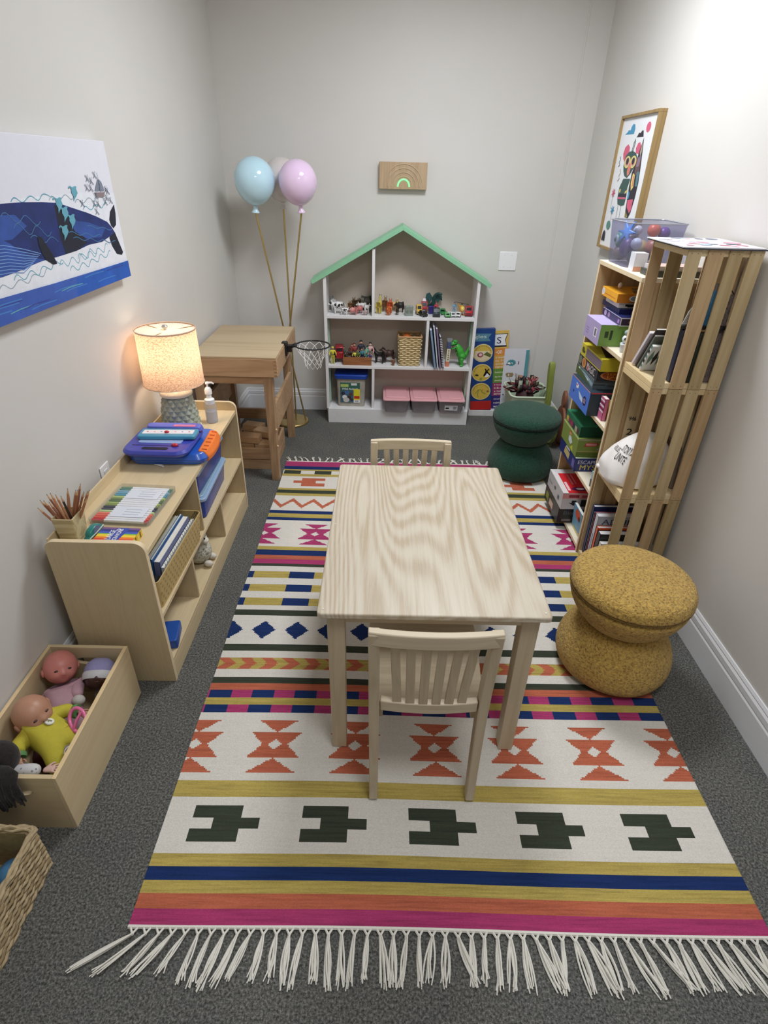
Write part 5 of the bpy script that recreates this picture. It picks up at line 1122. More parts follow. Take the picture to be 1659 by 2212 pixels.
for i, (dx, dy, h, suit, sk, hair, pants, lab_, tl) in enumerate((
    (-0.082, 0.024, 0.105, (78, 92, 84), SK, (66, 60, 50), None, 'grey-green doll figure at the left end of the brown tray', -12),
    (-0.062, -0.006, 0.100, (60, 40, 36), DK, (46, 24, 18), (120, 130, 136), 'dark brown-haired doll figure at the left of the tray', 4),
    (-0.044, 0.026, 0.125, (120, 70, 58), SK, (110, 50, 34), None, 'red-haired doll figure standing at the back of the tray', 3),
    (-0.026, -0.012, 0.090, (220, 214, 90), DK, (60, 36, 28), (50, 50, 60), 'yellow-shirted doll figure at the front of the tray', 8),
    (-0.012, 0.018, 0.132, (150, 60, 60), SK, (84, 40, 28), (60, 40, 50), 'taller maroon doll figure in the middle of the tray', -5),
    (0.010, -0.014, 0.094, (100, 120, 70), SK, (120, 80, 50), (130, 140, 80), 'olive-green doll figure at the front centre of the tray', -4),
    (0.024, 0.024, 0.150, (40, 42, 60), SK, (24, 24, 28), (30, 30, 44), 'tallest doll figure with a black hat at the back of the tray', 0),
    (0.042, -0.008, 0.104, (60, 130, 150), SK, (70, 60, 50), (36, 66, 96), 'teal doll figure right of the centre of the tray', -8),
    (0.062, 0.016, 0.116, (90, 170, 140), (120, 180, 150), (30, 36, 40), (110, 190, 160), 'mint green doll figure near the right end of the tray', 6),
    (0.082, 0.022, 0.138, (220, 176, 176), (226, 196, 180), (48, 40, 38), (206, 170, 170), 'pale pink doll figure standing at the right end of the tray', 3),
    (0.080, -0.020, 0.080, (60, 60, 120), SK, (70, 40, 36), (50, 50, 100), 'small blue doll figure in the front right corner of the tray', 10))):
    figure(lab_, (-0.181+dx, 3.945+dy, Z2+0.006), R((i*37) % 60-30), h, suit, sk, hair, G, pants, tilt=tl)
beast('toy_horse', 'black toy horse between the tray and the wicker basket', 'toy horse', (-0.028, 3.965, Z2), R(165), 0.070, 0.088, (26, 24, 26), neck=0.22, fat=0.17, group=MID, mane=(16, 16, 18))
beast('toy_horse', 'dark brown toy horse facing left beside the wicker basket', 'toy horse', (0.040, 3.985, Z2), R(172), 0.080, 0.092, (66, 44, 36), neck=0.16, fat=0.20, group=MID, mane=(40, 28, 24))
beast('toy_dog', 'small tan and brown toy dog in front of the brown horse', 'toy dog', (0.070, 3.920, Z2), R(-80), 0.030, 0.036, (150, 104, 76), headcol=(90, 60, 44), neck=0.15, fat=0.26, group=MID)
# wicker basket
t = thing('wicker_basket', 'square cream wicker basket holding an orange ball on the dollhouse shelf', 'basket', (0.181, 3.975, Z2), R(1))
WK = M((216, 196, 146), 0.7, var=0.16, sc=120); WKD = M((150, 118, 76), 0.7)
b = MB(); b.recalc = True; b.frus(0, 0, 0, 0.196, 0.066, 0.060, 0.076, 0.070, WKD, r=0.012, n=3, th=0.004); b.build('basket_lining', t)
b = MB()
for j in range(15):
    z = 0.008+0.0128*j; k = z/0.196; a, c = 0.068+0.010*k, 0.062+0.010*k
    pts = []
    per = [(-a, -c), (a, -c), (a, c), (-a, c)]
    for q in range(4):
        p, n_ = Vector(per[q]), Vector(per[(q+1) % 4]); d = (n_-p); nn = Vector((d.y, -d.x)).normalized()
        for i in range(12):
            u = (i+0.5)/12; w = 0.0032*(1 if (i//2+j) % 2 else -1); P_ = p+d*u+nn*w; pts.append((P_.x, P_.y, z+0.0012*math.sin(i*2.1+j)))
    b.tube(pts, 0.0046, WK, 5, True)
b.build('weave', t)
b = MB(); a, c = 0.079, 0.073; b.tube([(a*sx, c*sy, 0.200) for sx, sy in ((-1, -1), (0, -1.0), (1, -1), (1, 0), (1, 1), (0, 1), (-1, 1), (-1, 0))], 0.0062, M((188, 150, 104), 0.7, var=0.1), 8, True)
b.build('rim', t)
t2 = tag(MB().ell((0, 0, 0), (0.036, 0.036, 0.036), M((206, 104, 40), 0.5, var=0.1), 20, 14).build('orange_ball', None, (0.160, 3.985, Z2+0.170)), 'orange ball peeking out of the wicker basket', 'ball')
tag(MB().box(-0.05, -0.045, 0, 0.05, 0.045, 0.120, M((84, 44, 34), 0.8, var=0.2)).build('toy_pile', None, (0.181, 3.975, Z2+0.0085), bevel=0.01), 'dark red-brown bundle filling the wicker basket under the ball', 'bundle')
# notebooks and the pack
bk = 'notebooks leaning in the right-hand dollhouse bay'
for i, (x, tilt, w, l, h, c, lb_) in enumerate(((0.362, -10, 0.014, 0.19, 0.262, (126, 150, 176), 'grey-blue notebook leaning against the divider'), (0.380, -9, 0.010, 0.20, 0.284, (198, 204, 214), 'tall white and grey notebook leaning second from the divider'),
                                                  (0.398, -9, 0.012, 0.19, 0.268, (128, 112, 138), 'mauve patterned notebook, third from the divider'), (0.418, -9, 0.010, 0.17, 0.215, (96, 86, 104), 'dark spiral-bound notebook, farthest from the divider'))):
    o = book('leaning_notebook', lb_, 'notebook', (x, 3.874-0.004*(3-i), Z2+0.002), 0, R(tilt), w, l, h, M(c, 0.45, var=0.12, sc=40), M((222, 222, 226), 0.7), bk)
    if i == 3:
        b = MB()
        for k in range(17): b.tube([(0.006*math.cos(a)*1.2, -0.003+0.006*math.sin(a), 0.012+k*0.0118) for a in [q*math.pi/4 for q in range(8)]], 0.0014, M((236, 236, 238), 0.4), 4, True)
        lab(b.build('spiral_wire', o), 'white spiral binding wire')
t = thing('marker_tube', 'slim upright white and navy pack with an orange base beside the dinosaur', 'pack', (0.448, 3.930, Z2), R(2))
t.rotation_euler = (0, R(2), 0)
b = MB(); b.box(-0.012, -0.014, 0, 0.012, 0.014, 0.036, M((206, 122, 90), 0.5)); b.box(-0.012, -0.014, 0.036, 0.012, 0.014, 0.126, M((226, 220, 190), 0.5)); b.box(-0.0135, -0.0155, 0.126, 0.0135, 0.0155, 0.168, M((70, 82, 120), 0.35))
for k in range(5): b.box(-0.004+0.002*(k % 2), -0.0146, 0.046+k*0.015, 0.006, -0.0139, 0.056+k*0.015, M((120, 120, 110), 0.5))
b.build('pack_body', t, bevel=0.001)
b = MB(); b.recalc = True; b.prism([(-0.012, 0, 0.168), (0.012, 0, 0.168), (0.022, 0, 0.190), (0.006, 0, 0.196), (-0.018, 0, 0.192)], (0, 0.003, 0), glassy('film', (200, 206, 210), 0.35, 0.1)); b.build('clear_film', t)
# t-rex
t = thing('toy_dinosaur', 'bright green toy tyrannosaurus with open mouth in the right-hand bay', 'toy dinosaur', (0.546, 3.945, Z2), R(188))
RX = M((62, 160, 58), 0.4, var=0.14, sc=40); RXD = M((30, 84, 36), 0.45, var=0.1)
vs = [(0, 0, .078), (.018, 0, .108), (.030, 0, .134), (.048, 0, .150), (-.022, 0, .066), (-.034, .006, .088), (-.040, .010, .115), (-.046, .012, .138),
      (-.004, .022, .060), (.004, .026, .036), (-.006, .027, .012), (.014, .028, .008), (-.004, -.022, .060), (.004, -.026, .036), (-.006, -.027, .012), (.014, -.028, .008),
      (.030, .018, .104), (.044, .018, .094), (.030, -.018, .104), (.044, -.018, .094)]
es = [(0, 1), (1, 2), (2, 3), (0, 4), (4, 5), (5, 6), (6, 7), (0, 8), (8, 9), (9, 10), (10, 11), (0, 12), (12, 13), (13, 14), (14, 15), (1, 16), (16, 17), (1, 18), (18, 19)]
rd = [.036, .032, .024, .020, .028, .015, .008, .003, .022, .013, .009, .008, .018, .013, .009, .008, .006, .004, .006, .004]
skin('body', vs, es, rd, RX, t, 1, 0)
b = MB(); b.ell((0.062, 0, 0.158), (0.030, 0.017, 0.014), RX, 14, 10, T=Matrix.Rotation(R(18), 3, 'Y')); b.ell((0.052, 0, 0.172), (0.018, 0.016, 0.010), RX, 12, 8)
b.ell((0.056, 0, 0.128), (0.026, 0.014, 0.007), RX, 14, 8, T=Matrix.Rotation(R(28), 3, 'Y'))
for s in (-1, 1): b.ell((0.060, s*0.014, 0.170), (0.004, 0.003, 0.004), BLACK, 8, 6)
b.build('head', t, smooth=70)
b = MB(); b.ell((0.058, 0, 0.139), (0.020, 0.012, 0.006), M((44, 16, 20), 0.6), 12, 8, T=Matrix.Rotation(R(24), 3, 'Y'))
for k in range(6):
    for s in (-1, 1): b.cyl((0.044+0.008*k, s*0.0125, 0.150-0.003*k), (0.044+0.008*k, s*0.0125, 0.141-0.003*k), 0.0018, 0.0004, M((236, 230, 206), 0.4), 6)
lab(b.build('mouth', t), 'dark open mouth with cream teeth')
# ---- bottom shelf
t = thing('toy_tub', 'clear tub of toys with a royal blue lid and picture label, bottom left bay', 'storage tub', (-0.226, 3.990, Z1), R(0))
b = MB(); b.recalc = True; b.frus(0, 0, 0, 0.208, 0.096, 0.070, 0.104, 0.078, glassy('milky_plastic', (206, 200, 186), 0.62, 0.25), r=0.02, n=5, th=0.002); b.build('tub', t)
b = MB(); b.recalc = True; b.frus(0, 0, 0.206, 0.236, 0.114, 0.088, 0.119, 0.092, M((28, 70, 170), 0.3, var=0.04), r=0.022, n=5); lab(b.build('lid', t, bevel=0.004), 'royal blue snap-on lid')
b = MB(); b.box(-0.086, -0.060, 0.003, 0.086, 0.060, 0.038, M((222, 196, 160), 0.7, var=0.1)); b.box(-0.08, -0.055, 0.038, 0.08, 0.055, 0.16, M((150, 150, 140), 0.8, var=0.3, sc=60)); b.build('contents', t, bevel=0.01)
b = MB(); f = Face(b, (-0.077, -0.0755, 0.030), (0.140, 0, 0), (0, -0.0030, 0.150), 0.0006)
f.rect(0, 0, 1, 1, M((66, 96, 110), 0.5)); f.rect(0, 0.62, 1, 1, M((50, 100, 84), 0.5)); f.rect(0.02, 0.78, 0.42, 0.92, M((180, 200, 110), 0.5)); f.rect(0.55, 0.86, 0.85, 0.97, M((226, 228, 226), 0.5)); f.text('Wild Animals', 0.08, 0.64, 0.92, 0.74, WT)
for (a, c, r1, cc) in ((0.14, 0.46, 0.10, (40, 44, 56)), (0.34, 0.50, 0.12, (70, 110, 160)), (0.52, 0.42, 0.10, (90, 60, 50)), (0.22, 0.28, 0.13, (226, 226, 226)), (0.44, 0.24, 0.12, (60, 40, 46)), (0.30, 0.14, 0.16, (200, 196, 190)), (0.58, 0.14, 0.08, (50, 40, 60))): f.disc(a, c, r1, r1*0.8, M(cc, 0.5), 12)
f.rect(0.68, 0.05, 1.0, 0.68, M((226, 212, 40), 0.5)); f.rect(0.70, 0.20, 0.98, 0.34, M((190, 50, 36), 0.5)); f.rect(0.68, 0.0, 1.0, 0.14, WT)
for k in range(6): f.rect(0.74+0.035*k, 0.02, 0.755+0.035*k, 0.12, BLACK)
lab(b.build('picture_label', t, smooth=0), 'printed label with animals and a yellow panel')
PKL = M((224, 168, 174), 0.45, var=0.03)
for i, (x, nm) in enumerate(((0.100, 'clear shoebox with a pink lid, leftmost of the three on the bottom dollhouse shelf'), (0.295, 'clear shoebox with a pink lid, middle one on the bottom dollhouse shelf'), (0.492, 'clear shoebox with a pink lid and a white sticker, rightmost on the bottom shelf'))):
    t = thing('lidded_shoebox', nm, 'storage box', (x, 3.945, Z1+0.001), R((0.5, 0, -1)[i]), 'pink-lidded clear boxes on the bottom dollhouse shelf')
    b = MB(); b.recalc = True; b.frus(0, 0, 0, 0.088, 0.080, 0.108, 0.090, 0.130, glassy('box_plastic', (222, 214, 220), 0.34, 0.2), r=0.015, n=4, th=0.002); b.build('box_body', t)
    b = MB(); b.recalc = True; b.frus(0, 0, 0.088, 0.100, 0.0955, 0.146, 0.0955, 0.146, PKL, r=0.018, n=5); b.frus(0, 0.01, 0.100, 0.106, 0.078, 0.118, 0.076, 0.116, PKL, r=0.015, n=5); lab(b.build('lid', t, bevel=0.003), 'pale pink lid')
    b = MB(); rc = random.Random(i); cset = [[(60, 110, 150), (210, 196, 120), (90, 150, 130), (180, 160, 110)], [(150, 60, 60), (90, 60, 80), (200, 190, 170), (180, 60, 90)], [(70, 74, 82), (60, 62, 70), (84, 86, 92), (66, 70, 80)]][i]
    for k in range(14): r1 = rc.uniform(0.018, 0.028); b.ell((rc.uniform(-0.045, 0.045), rc.uniform(-0.080, 0.02), r1*0.8+0.004+rc.uniform(0, 0.02)), (r1, r1*rc.uniform(0.7, 1), r1*0.75), M(cset[k % 4], 0.6), 10, 7)
    b.build('toy_contents', t)
    if i == 2:
        b = MB(); f = Face(b, (-0.045, -0.1145, 0.018), (0.092, 0, 0), (0, -0.008, 0.040), 0.0008); f.rect(0, 0, 1, 1, WT); f.rect(0.08, 0.3, 0.34, 0.55, BLACK)
        for k in range(6): f.rect(0.66+0.045*k, 0.2, 0.685+0.045*k, 0.8, BLACK)
        lab(b.build('sticker', t, smooth=0), 'white barcode sticker')
# ================================================================ posters, bin and wooden plants by the far wall
tag(MB().box(-0.145, -0.055, 0, 0.084, 0.0, 0.046, M((226, 226, 224), 0.5)).build('low_ledge', None, (0.800, 4.112, 0.0), bevel=0.002), 'low white board on the floor under the posters', 'board')
t = thing('blue_game_board', 'tall navy blue board with three yellow picture circles beside the dollhouse', 'board', (0.744, 4.062, 0.0475), 0)
t.rotation_euler = (0, R(-3.4), 0)
w_, h_ = 0.155, 0.600; b = MB(); b.box(-w_/2, -0.004, 0, w_/2, 0.034, h_, M((26, 64, 128), 0.45, var=0.04), left=M((120, 120, 124), 0.6))
f = Face(b, (-w_/2, -0.004, 0), (w_, 0, 0), (0, 0, h_), 0.0006)
f.rect(0, 0.004, 1, 0.12, M((190, 40, 36), 0.5)); f.poly([(0, 0.86), (0.80, 0.86), (0.70, 0.90), (0.84, 0.945), (0, 0.955)], M((84, 134, 156), 0.5)); f.text('gles', 0.06, 0.885, 0.60, 0.935, M((206, 222, 220), 0.5))
YC = M((212, 182, 78), 0.5); CRM = M((226, 212, 160), 0.5)
for k, cy in enumerate((0.72, 0.48, 0.245)):
    f.disc(0.47, cy, 0.46, 0.108, CRM, 32); f.disc(0.47, cy, 0.43, 0.101, YC, 32)
    for a in range(20, 165, 12): f.rect(0.47+0.37*math.cos(R(a))-0.02, cy+0.087*math.sin(R(a))-0.005, 0.47+0.37*math.cos(R(a))+0.02, cy+0.087*math.sin(R(a))+0.003, M((120, 86, 60), 0.5))
f.disc(0.47, 0.72, 0.42, 0.098, M((222, 206, 170), 0.5), 24, 190, 360); f.rect(0.10, 0.70, 0.78, 0.745, M((226, 214, 180), 0.5)); f.disc(0.36, 0.700, 0.14, 0.030, M((140, 44, 60), 0.5), 16); f.disc(0.37, 0.702, 0.09, 0.018, M((224, 190, 196), 0.5), 16); f.poly([(0.50, 0.70), (0.66, 0.735), (0.88, 0.70), (0.82, 0.665), (0.62, 0.69)], M((92, 104, 50), 0.5))
f.poly([(0.54, 0.44), (0.64, 0.50), (0.60, 0.53), (0.66, 0.53), (0.70, 0.505), (0.78, 0.53), (0.82, 0.525), (0.74, 0.495), (0.88, 0.455), (0.84, 0.44), (0.72, 0.475), (0.62, 0.435)], BLACK); f.poly([(0.60, 0.425), (0.72, 0.475), (0.86, 0.44), (0.74, 0.425)], WT); f.poly([(0.14, 0.455), (0.24, 0.465), (0.34, 0.45), (0.28, 0.44), (0.2, 0.445)], BLACK); f.rect(0.38, 0.385, 0.5, 0.42, M((150, 150, 70), 0.5))
f.line([(0.20, 0.22), (0.34, 0.265), (0.45, 0.27), (0.56, 0.23), (0.70, 0.215)], 0.004, M((120, 126, 50), 0.5)); f.line([(0.36, 0.26), (0.32, 0.21), (0.36, 0.17)], 0.004, M((120, 126, 50), 0.5)); f.line([(0.55, 0.275), (0.52, 0.235)], 0.004, M((160, 126, 50), 0.5)); f.disc(0.80, 0.245, 0.06, 0.013, M((150, 110, 60), 0.5), 12)
b.build('printed_board', t, smooth=0)
t = thing('striped_poster', 'poster with rainbow colour blocks and a white S banner behind the blue board', 'poster', (0.856, 4.098, 0.0475), 0)
t.rotation_euler = (0, R(-4.2), 0); w_, h_ = 0.155, 0.582
b = MB(); b.box(-w_/2, 0, 0, w_/2, 0.006, h_, M((222, 186, 92), 0.5))
f = Face(b, (-w_/2, 0, 0), (w_, 0, 0), (0, 0, h_), 0.0006)
for (y0, y1, c, words) in ((0.0, 0.175, (56, 46, 120), ('out!', 'rabbit.', 'wave.')), (0.175, 0.345, (160, 56, 104), ('Hop', 'like', 'a ball!', 'across')), (0.345, 0.53, (104, 148, 60), ('home', 'and', 'away.')), (0.53, 0.70, (218, 164, 78), ('a wall,', 'to 10', 'and!', 'turn.')), (0.70, 0.785, (222, 140, 60), ('-on',))):
    f.rect(0, y0, 1, y1, M(c, 0.5)); n = len(words)
    for k, wd in enumerate(words): yb_ = y1-(k+1)*(y1-y0)/(n+0.25); f.text(wd, 0.44, yb_, 0.86 if n > 1 else 0.72, yb_+(0.024 if n > 1 else 0.045), M((240, 236, 224), 0.5))
f.poly([(0, 0.805), (0.93, 0.805), (0.86, 0.885), (0.96, 0.965), (0, 0.965)], M((28, 34, 56), 0.5)); f.poly([(0, 0.822), (0.90, 0.822), (0.83, 0.888), (0.92, 0.957), (0, 0.957)], WT); f.text('S', 0.46, 0.845, 0.66, 0.925, M((34, 40, 80), 0.5))
b.build('printed_sheet', t, smooth=0)
t = thing('monster_poster', 'white poster with small teal and brown creatures leaning by the corner', 'poster', (0.978, 4.070, 0.002), 0)
t.rotation_euler = (R(-2.5), R(-1.5), 0); w_, h_ = 0.175, 0.505
b = MB(); b.box(-w_/2, 0, 0, w_/2, 0.004, h_, M((214, 216, 224), 0.5, var=0.02)); b.box(w_/2-0.020, -0.002, 0.0, w_/2+0.004, 0.006, h_-0.010, M((86, 150, 160), 0.45))
f = Face(b, (-w_/2, 0, 0), (w_, 0, 0), (0, 0, h_), 0.0006); TL = M((70, 142, 150), 0.5); BN = M((150, 130, 96), 0.5); PU = M((110, 84, 120), 0.5)
pts = []
for k in range(24): a = 2*math.pi*k/24; rr_ = 1.0 if k % 2 else 0.82; pts.append((0.32+0.20*rr_*math.cos(a), 0.80+0.050*rr_*math.sin(a)))
f.poly(pts, TL); f.disc(0.22, 0.79, 0.06, 0.018, WT, 12); f.disc(0.34, 0.79, 0.04, 0.014, WT, 12); f.disc(0.34, 0.785, 0.02, 0.01, BLACK, 10); f.poly([(0.10, 0.765), (0.28, 0.775), (0.12, 0.79)], PU); f.rect(0.60, 0.775, 0.64, 0.82, PU)
f.poly([(0.12, 0.63), (0.16, 0.655), (0.42, 0.655), (0.46, 0.63), (0.42, 0.595), (0.18, 0.592)], BN); f.rect(0.24, 0.605, 0.27, 0.64, WT); f.rect(0.52, 0.60, 0.56, 0.65, M((190, 150, 180), 0.5)); f.disc(0.10, 0.33, 0.03, 0.01, BLACK, 8); f.disc(0.3, 0.40, 0.16, 0.04, M((200, 150, 140), 0.5), 16)
b.build('printed_sheet', t, smooth=0)
# pale green bin with a pom-pom of fabric ribbons
t = thing('pale_green_bin', 'pale green open wastebasket with a folded liner behind the green stool', 'bin', (1.018, 3.850, 0))
BG = M((206, 222, 194), 0.4, var=0.02)
b = MB(); b.recalc = True; b.frus(0, 0, 0, 0.285, 0.100, 0.125, 0.135, 0.160, BG, r=0.045, n=6, th=0.004); b.build('bin_body', t)
b = MB(); pts = []
for q, (sx, sy) in enumerate(((1, 1), (-1, 1), (-1, -1), (1, -1))):
    for i in range(7): a = R(q*90+i*15); pts.append((sx*0.092+0.045*math.cos(a), sy*0.117+0.045*math.sin(a), 0.286))
b.tube(pts, 0.0065, BG, 8, True); b.build('rolled_rim', t)
b = MB(); lin_ = M((190, 206, 180), 0.6, var=0.04); rings = []
for zz, k in ((0.282, 0.99), (0.22, 0.93), (0.15, 0.84), (0.09, 0.74)):
    rings.append([((p[0]*k*0.96)+0.004*math.sin(i*2.3), p[1]*k*0.96+0.004*math.cos(i*1.7), zz) for i, p in enumerate(pts)])
b.loft(rings, lin_, False, False); b.build('liner', t, smooth=60)
t = thing('ribbon_plant', 'bushy bundle of burgundy, grey and green looped ribbons in the pale green bin', 'ribbon bundle', (0.978, 3.815, 0.198))
RB = [M((110, 30, 44), 0.7), M((150, 60, 74), 0.7), M((150, 158, 140), 0.7), M((60, 26, 32), 0.7), M((176, 124, 104), 0.7), M((70, 84, 56), 0.7), M((34, 24, 28), 0.7)]
rr3 = random.Random(9)
b = MB(); b.ell((0.02, 0, 0.05), (0.062, 0.070, 0.065), RB[3], 18, 12); b.lathe([(0.040, -0.192), (0.055, 0.04)], RB[3], 16, (0.03, 0, 0)); b.build('core', t)
for k in range(84):
    a = rr3.uniform(0, 2*math.pi); el = rr3.uniform(0.1, 1.5); L = rr3.uniform(0.075, 0.115); c0 = Vector((rr3.choice([-0.03, 0.03, 0.055])*1.0, rr3.uniform(-0.02, 0.02), 0.105 if k % 3 else 0.08))
    d = Vector((math.cos(a)*math.cos(el), math.sin(a)*math.cos(el), math.sin(el)*0.9)); s_ = d.cross(Vector((0, 0, 1))).normalized()*0.013
    n_ = s_.cross(d).normalized()*0.015
    b = MB(); mid = c0+d*L*0.55; tip = c0+d*L
    pr = [c0, mid+n_*0.9, tip, mid-n_*0.9, c0+d*0.01]; A = [p-s_*(0.5+0.5*(i in (1, 2, 3))) for i, p in enumerate(pr)]; B = [p+s_*(0.5+0.5*(i in (1, 2, 3))) for i, p in enumerate(pr)]
    b.add(A+B, [(i, i+1, 5+i+1, 5+i) for i in range(4)], RB[k % 7]); o = b.build('ribbon_loop', t, smooth=60)
    sm = o.modifiers.new('s', 'SOLIDIFY'); sm.thickness = 0.0012
# wooden cactus cut-outs
def cactus_pad(t, pts, th, m, name, T):
    b = MB(); b.recalc = True; b.X = T; b.prism([(0, y, z) for y, z in pts], (th, 0, 0), m); return b.build(name, t, bevel=0.006, seg=3)
def oval(cy, cz, ry, rz, n=22): return [(cy+ry*math.cos(2*math.pi*i/n), cz+rz*math.sin(2*math.pi*i/n)) for i in range(n)]
t = thing('wooden_cactus', 'olive green wooden cactus cut-out standing on edge in the far right corner', 'cactus decoration', (1.128, 3.545, 0), R(3))
OL = M((128, 140, 62), 0.5, var=0.06); OLD = M((100, 104, 50), 0.5)
cactus_pad(t, oval(0.02, 0.135, 0.115, 0.125), 0.026, OL, 'lower_pad', Matrix.Translation((0, 0, 0.006)))
cactus_pad(t, [(-0.016, 0), (0.016, 0), (0.02, 0.15), (0.034, 0.26), (0.030, 0.30), (0.014, 0.325), (-0.004, 0.325), (-0.018, 0.30), (-0.016, 0.24), (-0.022, 0.14)], 0.034, OL, 'upright_arm', Matrix.Translation((-0.045, 0.03, 0.24)) @ Matrix.Rotation(R(-3), 4, 'Y'))
b = MB(); b.box(-0.012, -0.03, 0, 0.030, 0.075, 0.010, OLD); b.build('foot', t)
t = thing('wooden_cactus', 'red-brown wooden cactus cut-out behind the olive one in the corner', 'cactus decoration', (1.200, 3.570, 0), R(-4))
RBR = M((138, 84, 60), 0.5, var=0.06)
cactus_pad(t, oval(0.02, 0.135, 0.115, 0.128), 0.018, RBR, 'lower_pad', Matrix.Translation((0, 0, 0.004)))
cactus_pad(t, oval(0.03, 0.31, 0.045, 0.060), 0.018, RBR, 'upper_pad', Matrix.Translation((0.0, 0, 0)))
b = MB(); b.box(-0.006, -0.03, 0, 0.020, 0.075, 0.008, RBR); b.build('foot', t)
# ================================================================ games in the narrow bookcase
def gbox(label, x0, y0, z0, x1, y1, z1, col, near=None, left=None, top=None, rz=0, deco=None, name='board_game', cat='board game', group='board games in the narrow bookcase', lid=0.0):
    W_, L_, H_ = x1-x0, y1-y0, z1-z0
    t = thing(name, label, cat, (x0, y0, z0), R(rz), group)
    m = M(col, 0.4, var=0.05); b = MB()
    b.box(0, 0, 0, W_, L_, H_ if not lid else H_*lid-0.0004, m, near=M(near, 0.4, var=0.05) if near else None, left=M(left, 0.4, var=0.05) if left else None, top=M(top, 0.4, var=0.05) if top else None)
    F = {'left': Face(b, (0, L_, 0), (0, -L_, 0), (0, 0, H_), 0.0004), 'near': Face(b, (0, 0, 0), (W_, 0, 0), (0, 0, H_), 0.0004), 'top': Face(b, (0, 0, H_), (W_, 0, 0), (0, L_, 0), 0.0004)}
    if deco: deco(F)
    b.build('carton', t, smooth=0)
    return t
def c_(*c): return M(c, 0.45, var=0.04)
def d(F):
    F['left'].rect(0.62, 0.30, 0.82, 0.72, WT); F['left'].rect(0.66, 0.34, 0.78, 0.68, c_(120, 110, 130))
    for k in range(3): F['left'].rect(0.12, 0.25+0.12*k, 0.30, 0.28+0.12*k, c_(150, 136, 186))
    F['near'].rect(0.10, 0.40, 0.17, 0.70, c_(40, 60, 24)); F['near'].rect(0.20, 0.30, 0.25, 0.75, c_(40, 60, 24)); F['near'].rect(0.42, 0.2, 0.66, 0.75, c_(98, 136, 60)); F['near'].rect(0.70, 0.25, 0.72, 0.8, c_(60, 90, 40))
    F['top'].text('PLAY', 0.45, 0.05, 0.9, 0.35, BLACK); F['top'].rect(0.3, 0.62, 0.55, 0.66, c_(110, 90, 180)); F['top'].rect(0.3, 0.70, 0.48, 0.74, c_(110, 90, 180)); F['top'].poly([(0.5, 0.45), (0.85, 0.42), (0.8, 0.62), (0.6, 0.60)], BLACK)
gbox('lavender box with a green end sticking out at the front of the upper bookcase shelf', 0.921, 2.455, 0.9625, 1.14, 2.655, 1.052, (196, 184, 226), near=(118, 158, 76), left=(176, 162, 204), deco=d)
def d(F):
    F['near'].rect(0.02, 0.1, 0.98, 0.88, c_(56, 40, 66)); F['near'].disc(0.30, 0.5, 0.12, 0.3, c_(160, 130, 120)); F['near'].rect(0.55, 0.3, 0.9, 0.6, c_(120, 90, 130))
    F['left'].rect(0, 0.06, 1, 0.94, c_(44, 36, 84)); F['left'].disc(0.16, 0.5, 0.07, 0.35, c_(170, 150, 180)); F['left'].disc(0.36, 0.5, 0.06, 0.3, c_(150, 120, 150)); F['left'].rect(0.86, 0.25, 0.94, 0.7, c_(170, 120, 190))
gbox('white-edged dark purple game on top of the lavender box', 0.988, 2.432, 1.053, 1.18, 2.655, 1.087, (224, 222, 226), top=(34, 40, 90), rz=0, deco=d)
gbox('plain navy blue game box, third from the top of the upper stack', 1.000, 2.500, 1.088, 1.20, 2.715, 1.108, (28, 34, 88))
def d(F):
    F['near'].rect(0.15, 0.3, 0.38, 0.72, BLACK); F['near'].rect(0.20, 0.15, 0.32, 0.5, c_(40, 30, 30)); F['near'].rect(0.55, 0.35, 0.63, 0.65, c_(160, 160, 166)); F['left'].rect(0.3, 0.3, 0.6, 0.6, c_(190, 190, 196))
gbox('small white game box below the orange one', 1.000, 2.520, 1.109, 1.19, 2.68, 1.131, (220, 220, 222), deco=d)
def d(F):
    F['left'].disc(0.10, 0.5, 0.09, 0.38, WT, 20); F['left'].disc(0.10, 0.5, 0.07, 0.29, c_(200, 200, 214), 20); F['left'].rect(0.2, 0.35, 0.9, 0.42, c_(214, 120, 40))
    F['near'].disc(0.40, 0.5, 0.16, 0.36, WT, 24); F['near'].disc(0.40, 0.5, 0.13, 0.29, c_(130, 150, 150), 24); F['near'].rect(0.62, 0, 1, 1, c_(190, 66, 40)); F['near'].poly([(0.2, 0), (0.62, 0), (0.62, 0.25), (0.3, 0.12)], c_(120, 80, 40))
    F['top'].poly([(0.35, 0.1), (0.95, 0.1), (0.95, 0.9), (0.5, 0.7)], c_(120, 96, 60)); F['top'].text('RAVENS', 0.45, 0.35, 0.9, 0.6, c_(220, 190, 110))
gbox('bright orange-yellow game box on top of the upper stack', 0.982, 2.505, 1.132, 1.19, 2.700, 1.168, (236, 170, 44), near=(206, 130, 40), deco=d)
tag(MB().ell((0, 0, 0.012), (0.010, 0.008, 0.0125), M((236, 226, 222), 0.4), 14, 10).build('white_egg', None, (1.035, 2.640, 1.1685), smooth=80), 'small white egg-shaped piece standing on the orange game box', 'game piece')
t = thing('robot_toy', 'small white and grey robot toy on the upper shelf beside the lavender box', 'toy robot', (1.010, 2.375, 0.9625), R(-20))
b = MB(); b.recalc = True; b.frus(0, 0, 0, 0.034, 0.020, 0.017, 0.024, 0.019, M((206, 210, 214), 0.3), r=0.008); b.build('body', t, bevel=0.003)
b = MB(); b.ell((0, 0, 0.052), (0.021, 0.019, 0.019), M((222, 226, 230), 0.3), 16, 11); b.ell((0, 0, 0.078), (0.017, 0.015, 0.013), M((150, 170, 176), 0.3), 14, 9); b.build('head', t, smooth=70)
b = MB()
for s in (-1, 1): b.ell((s*0.008, -0.0175, 0.055), (0.005, 0.003, 0.006), M((30, 40, 60), 0.2), 10, 7)
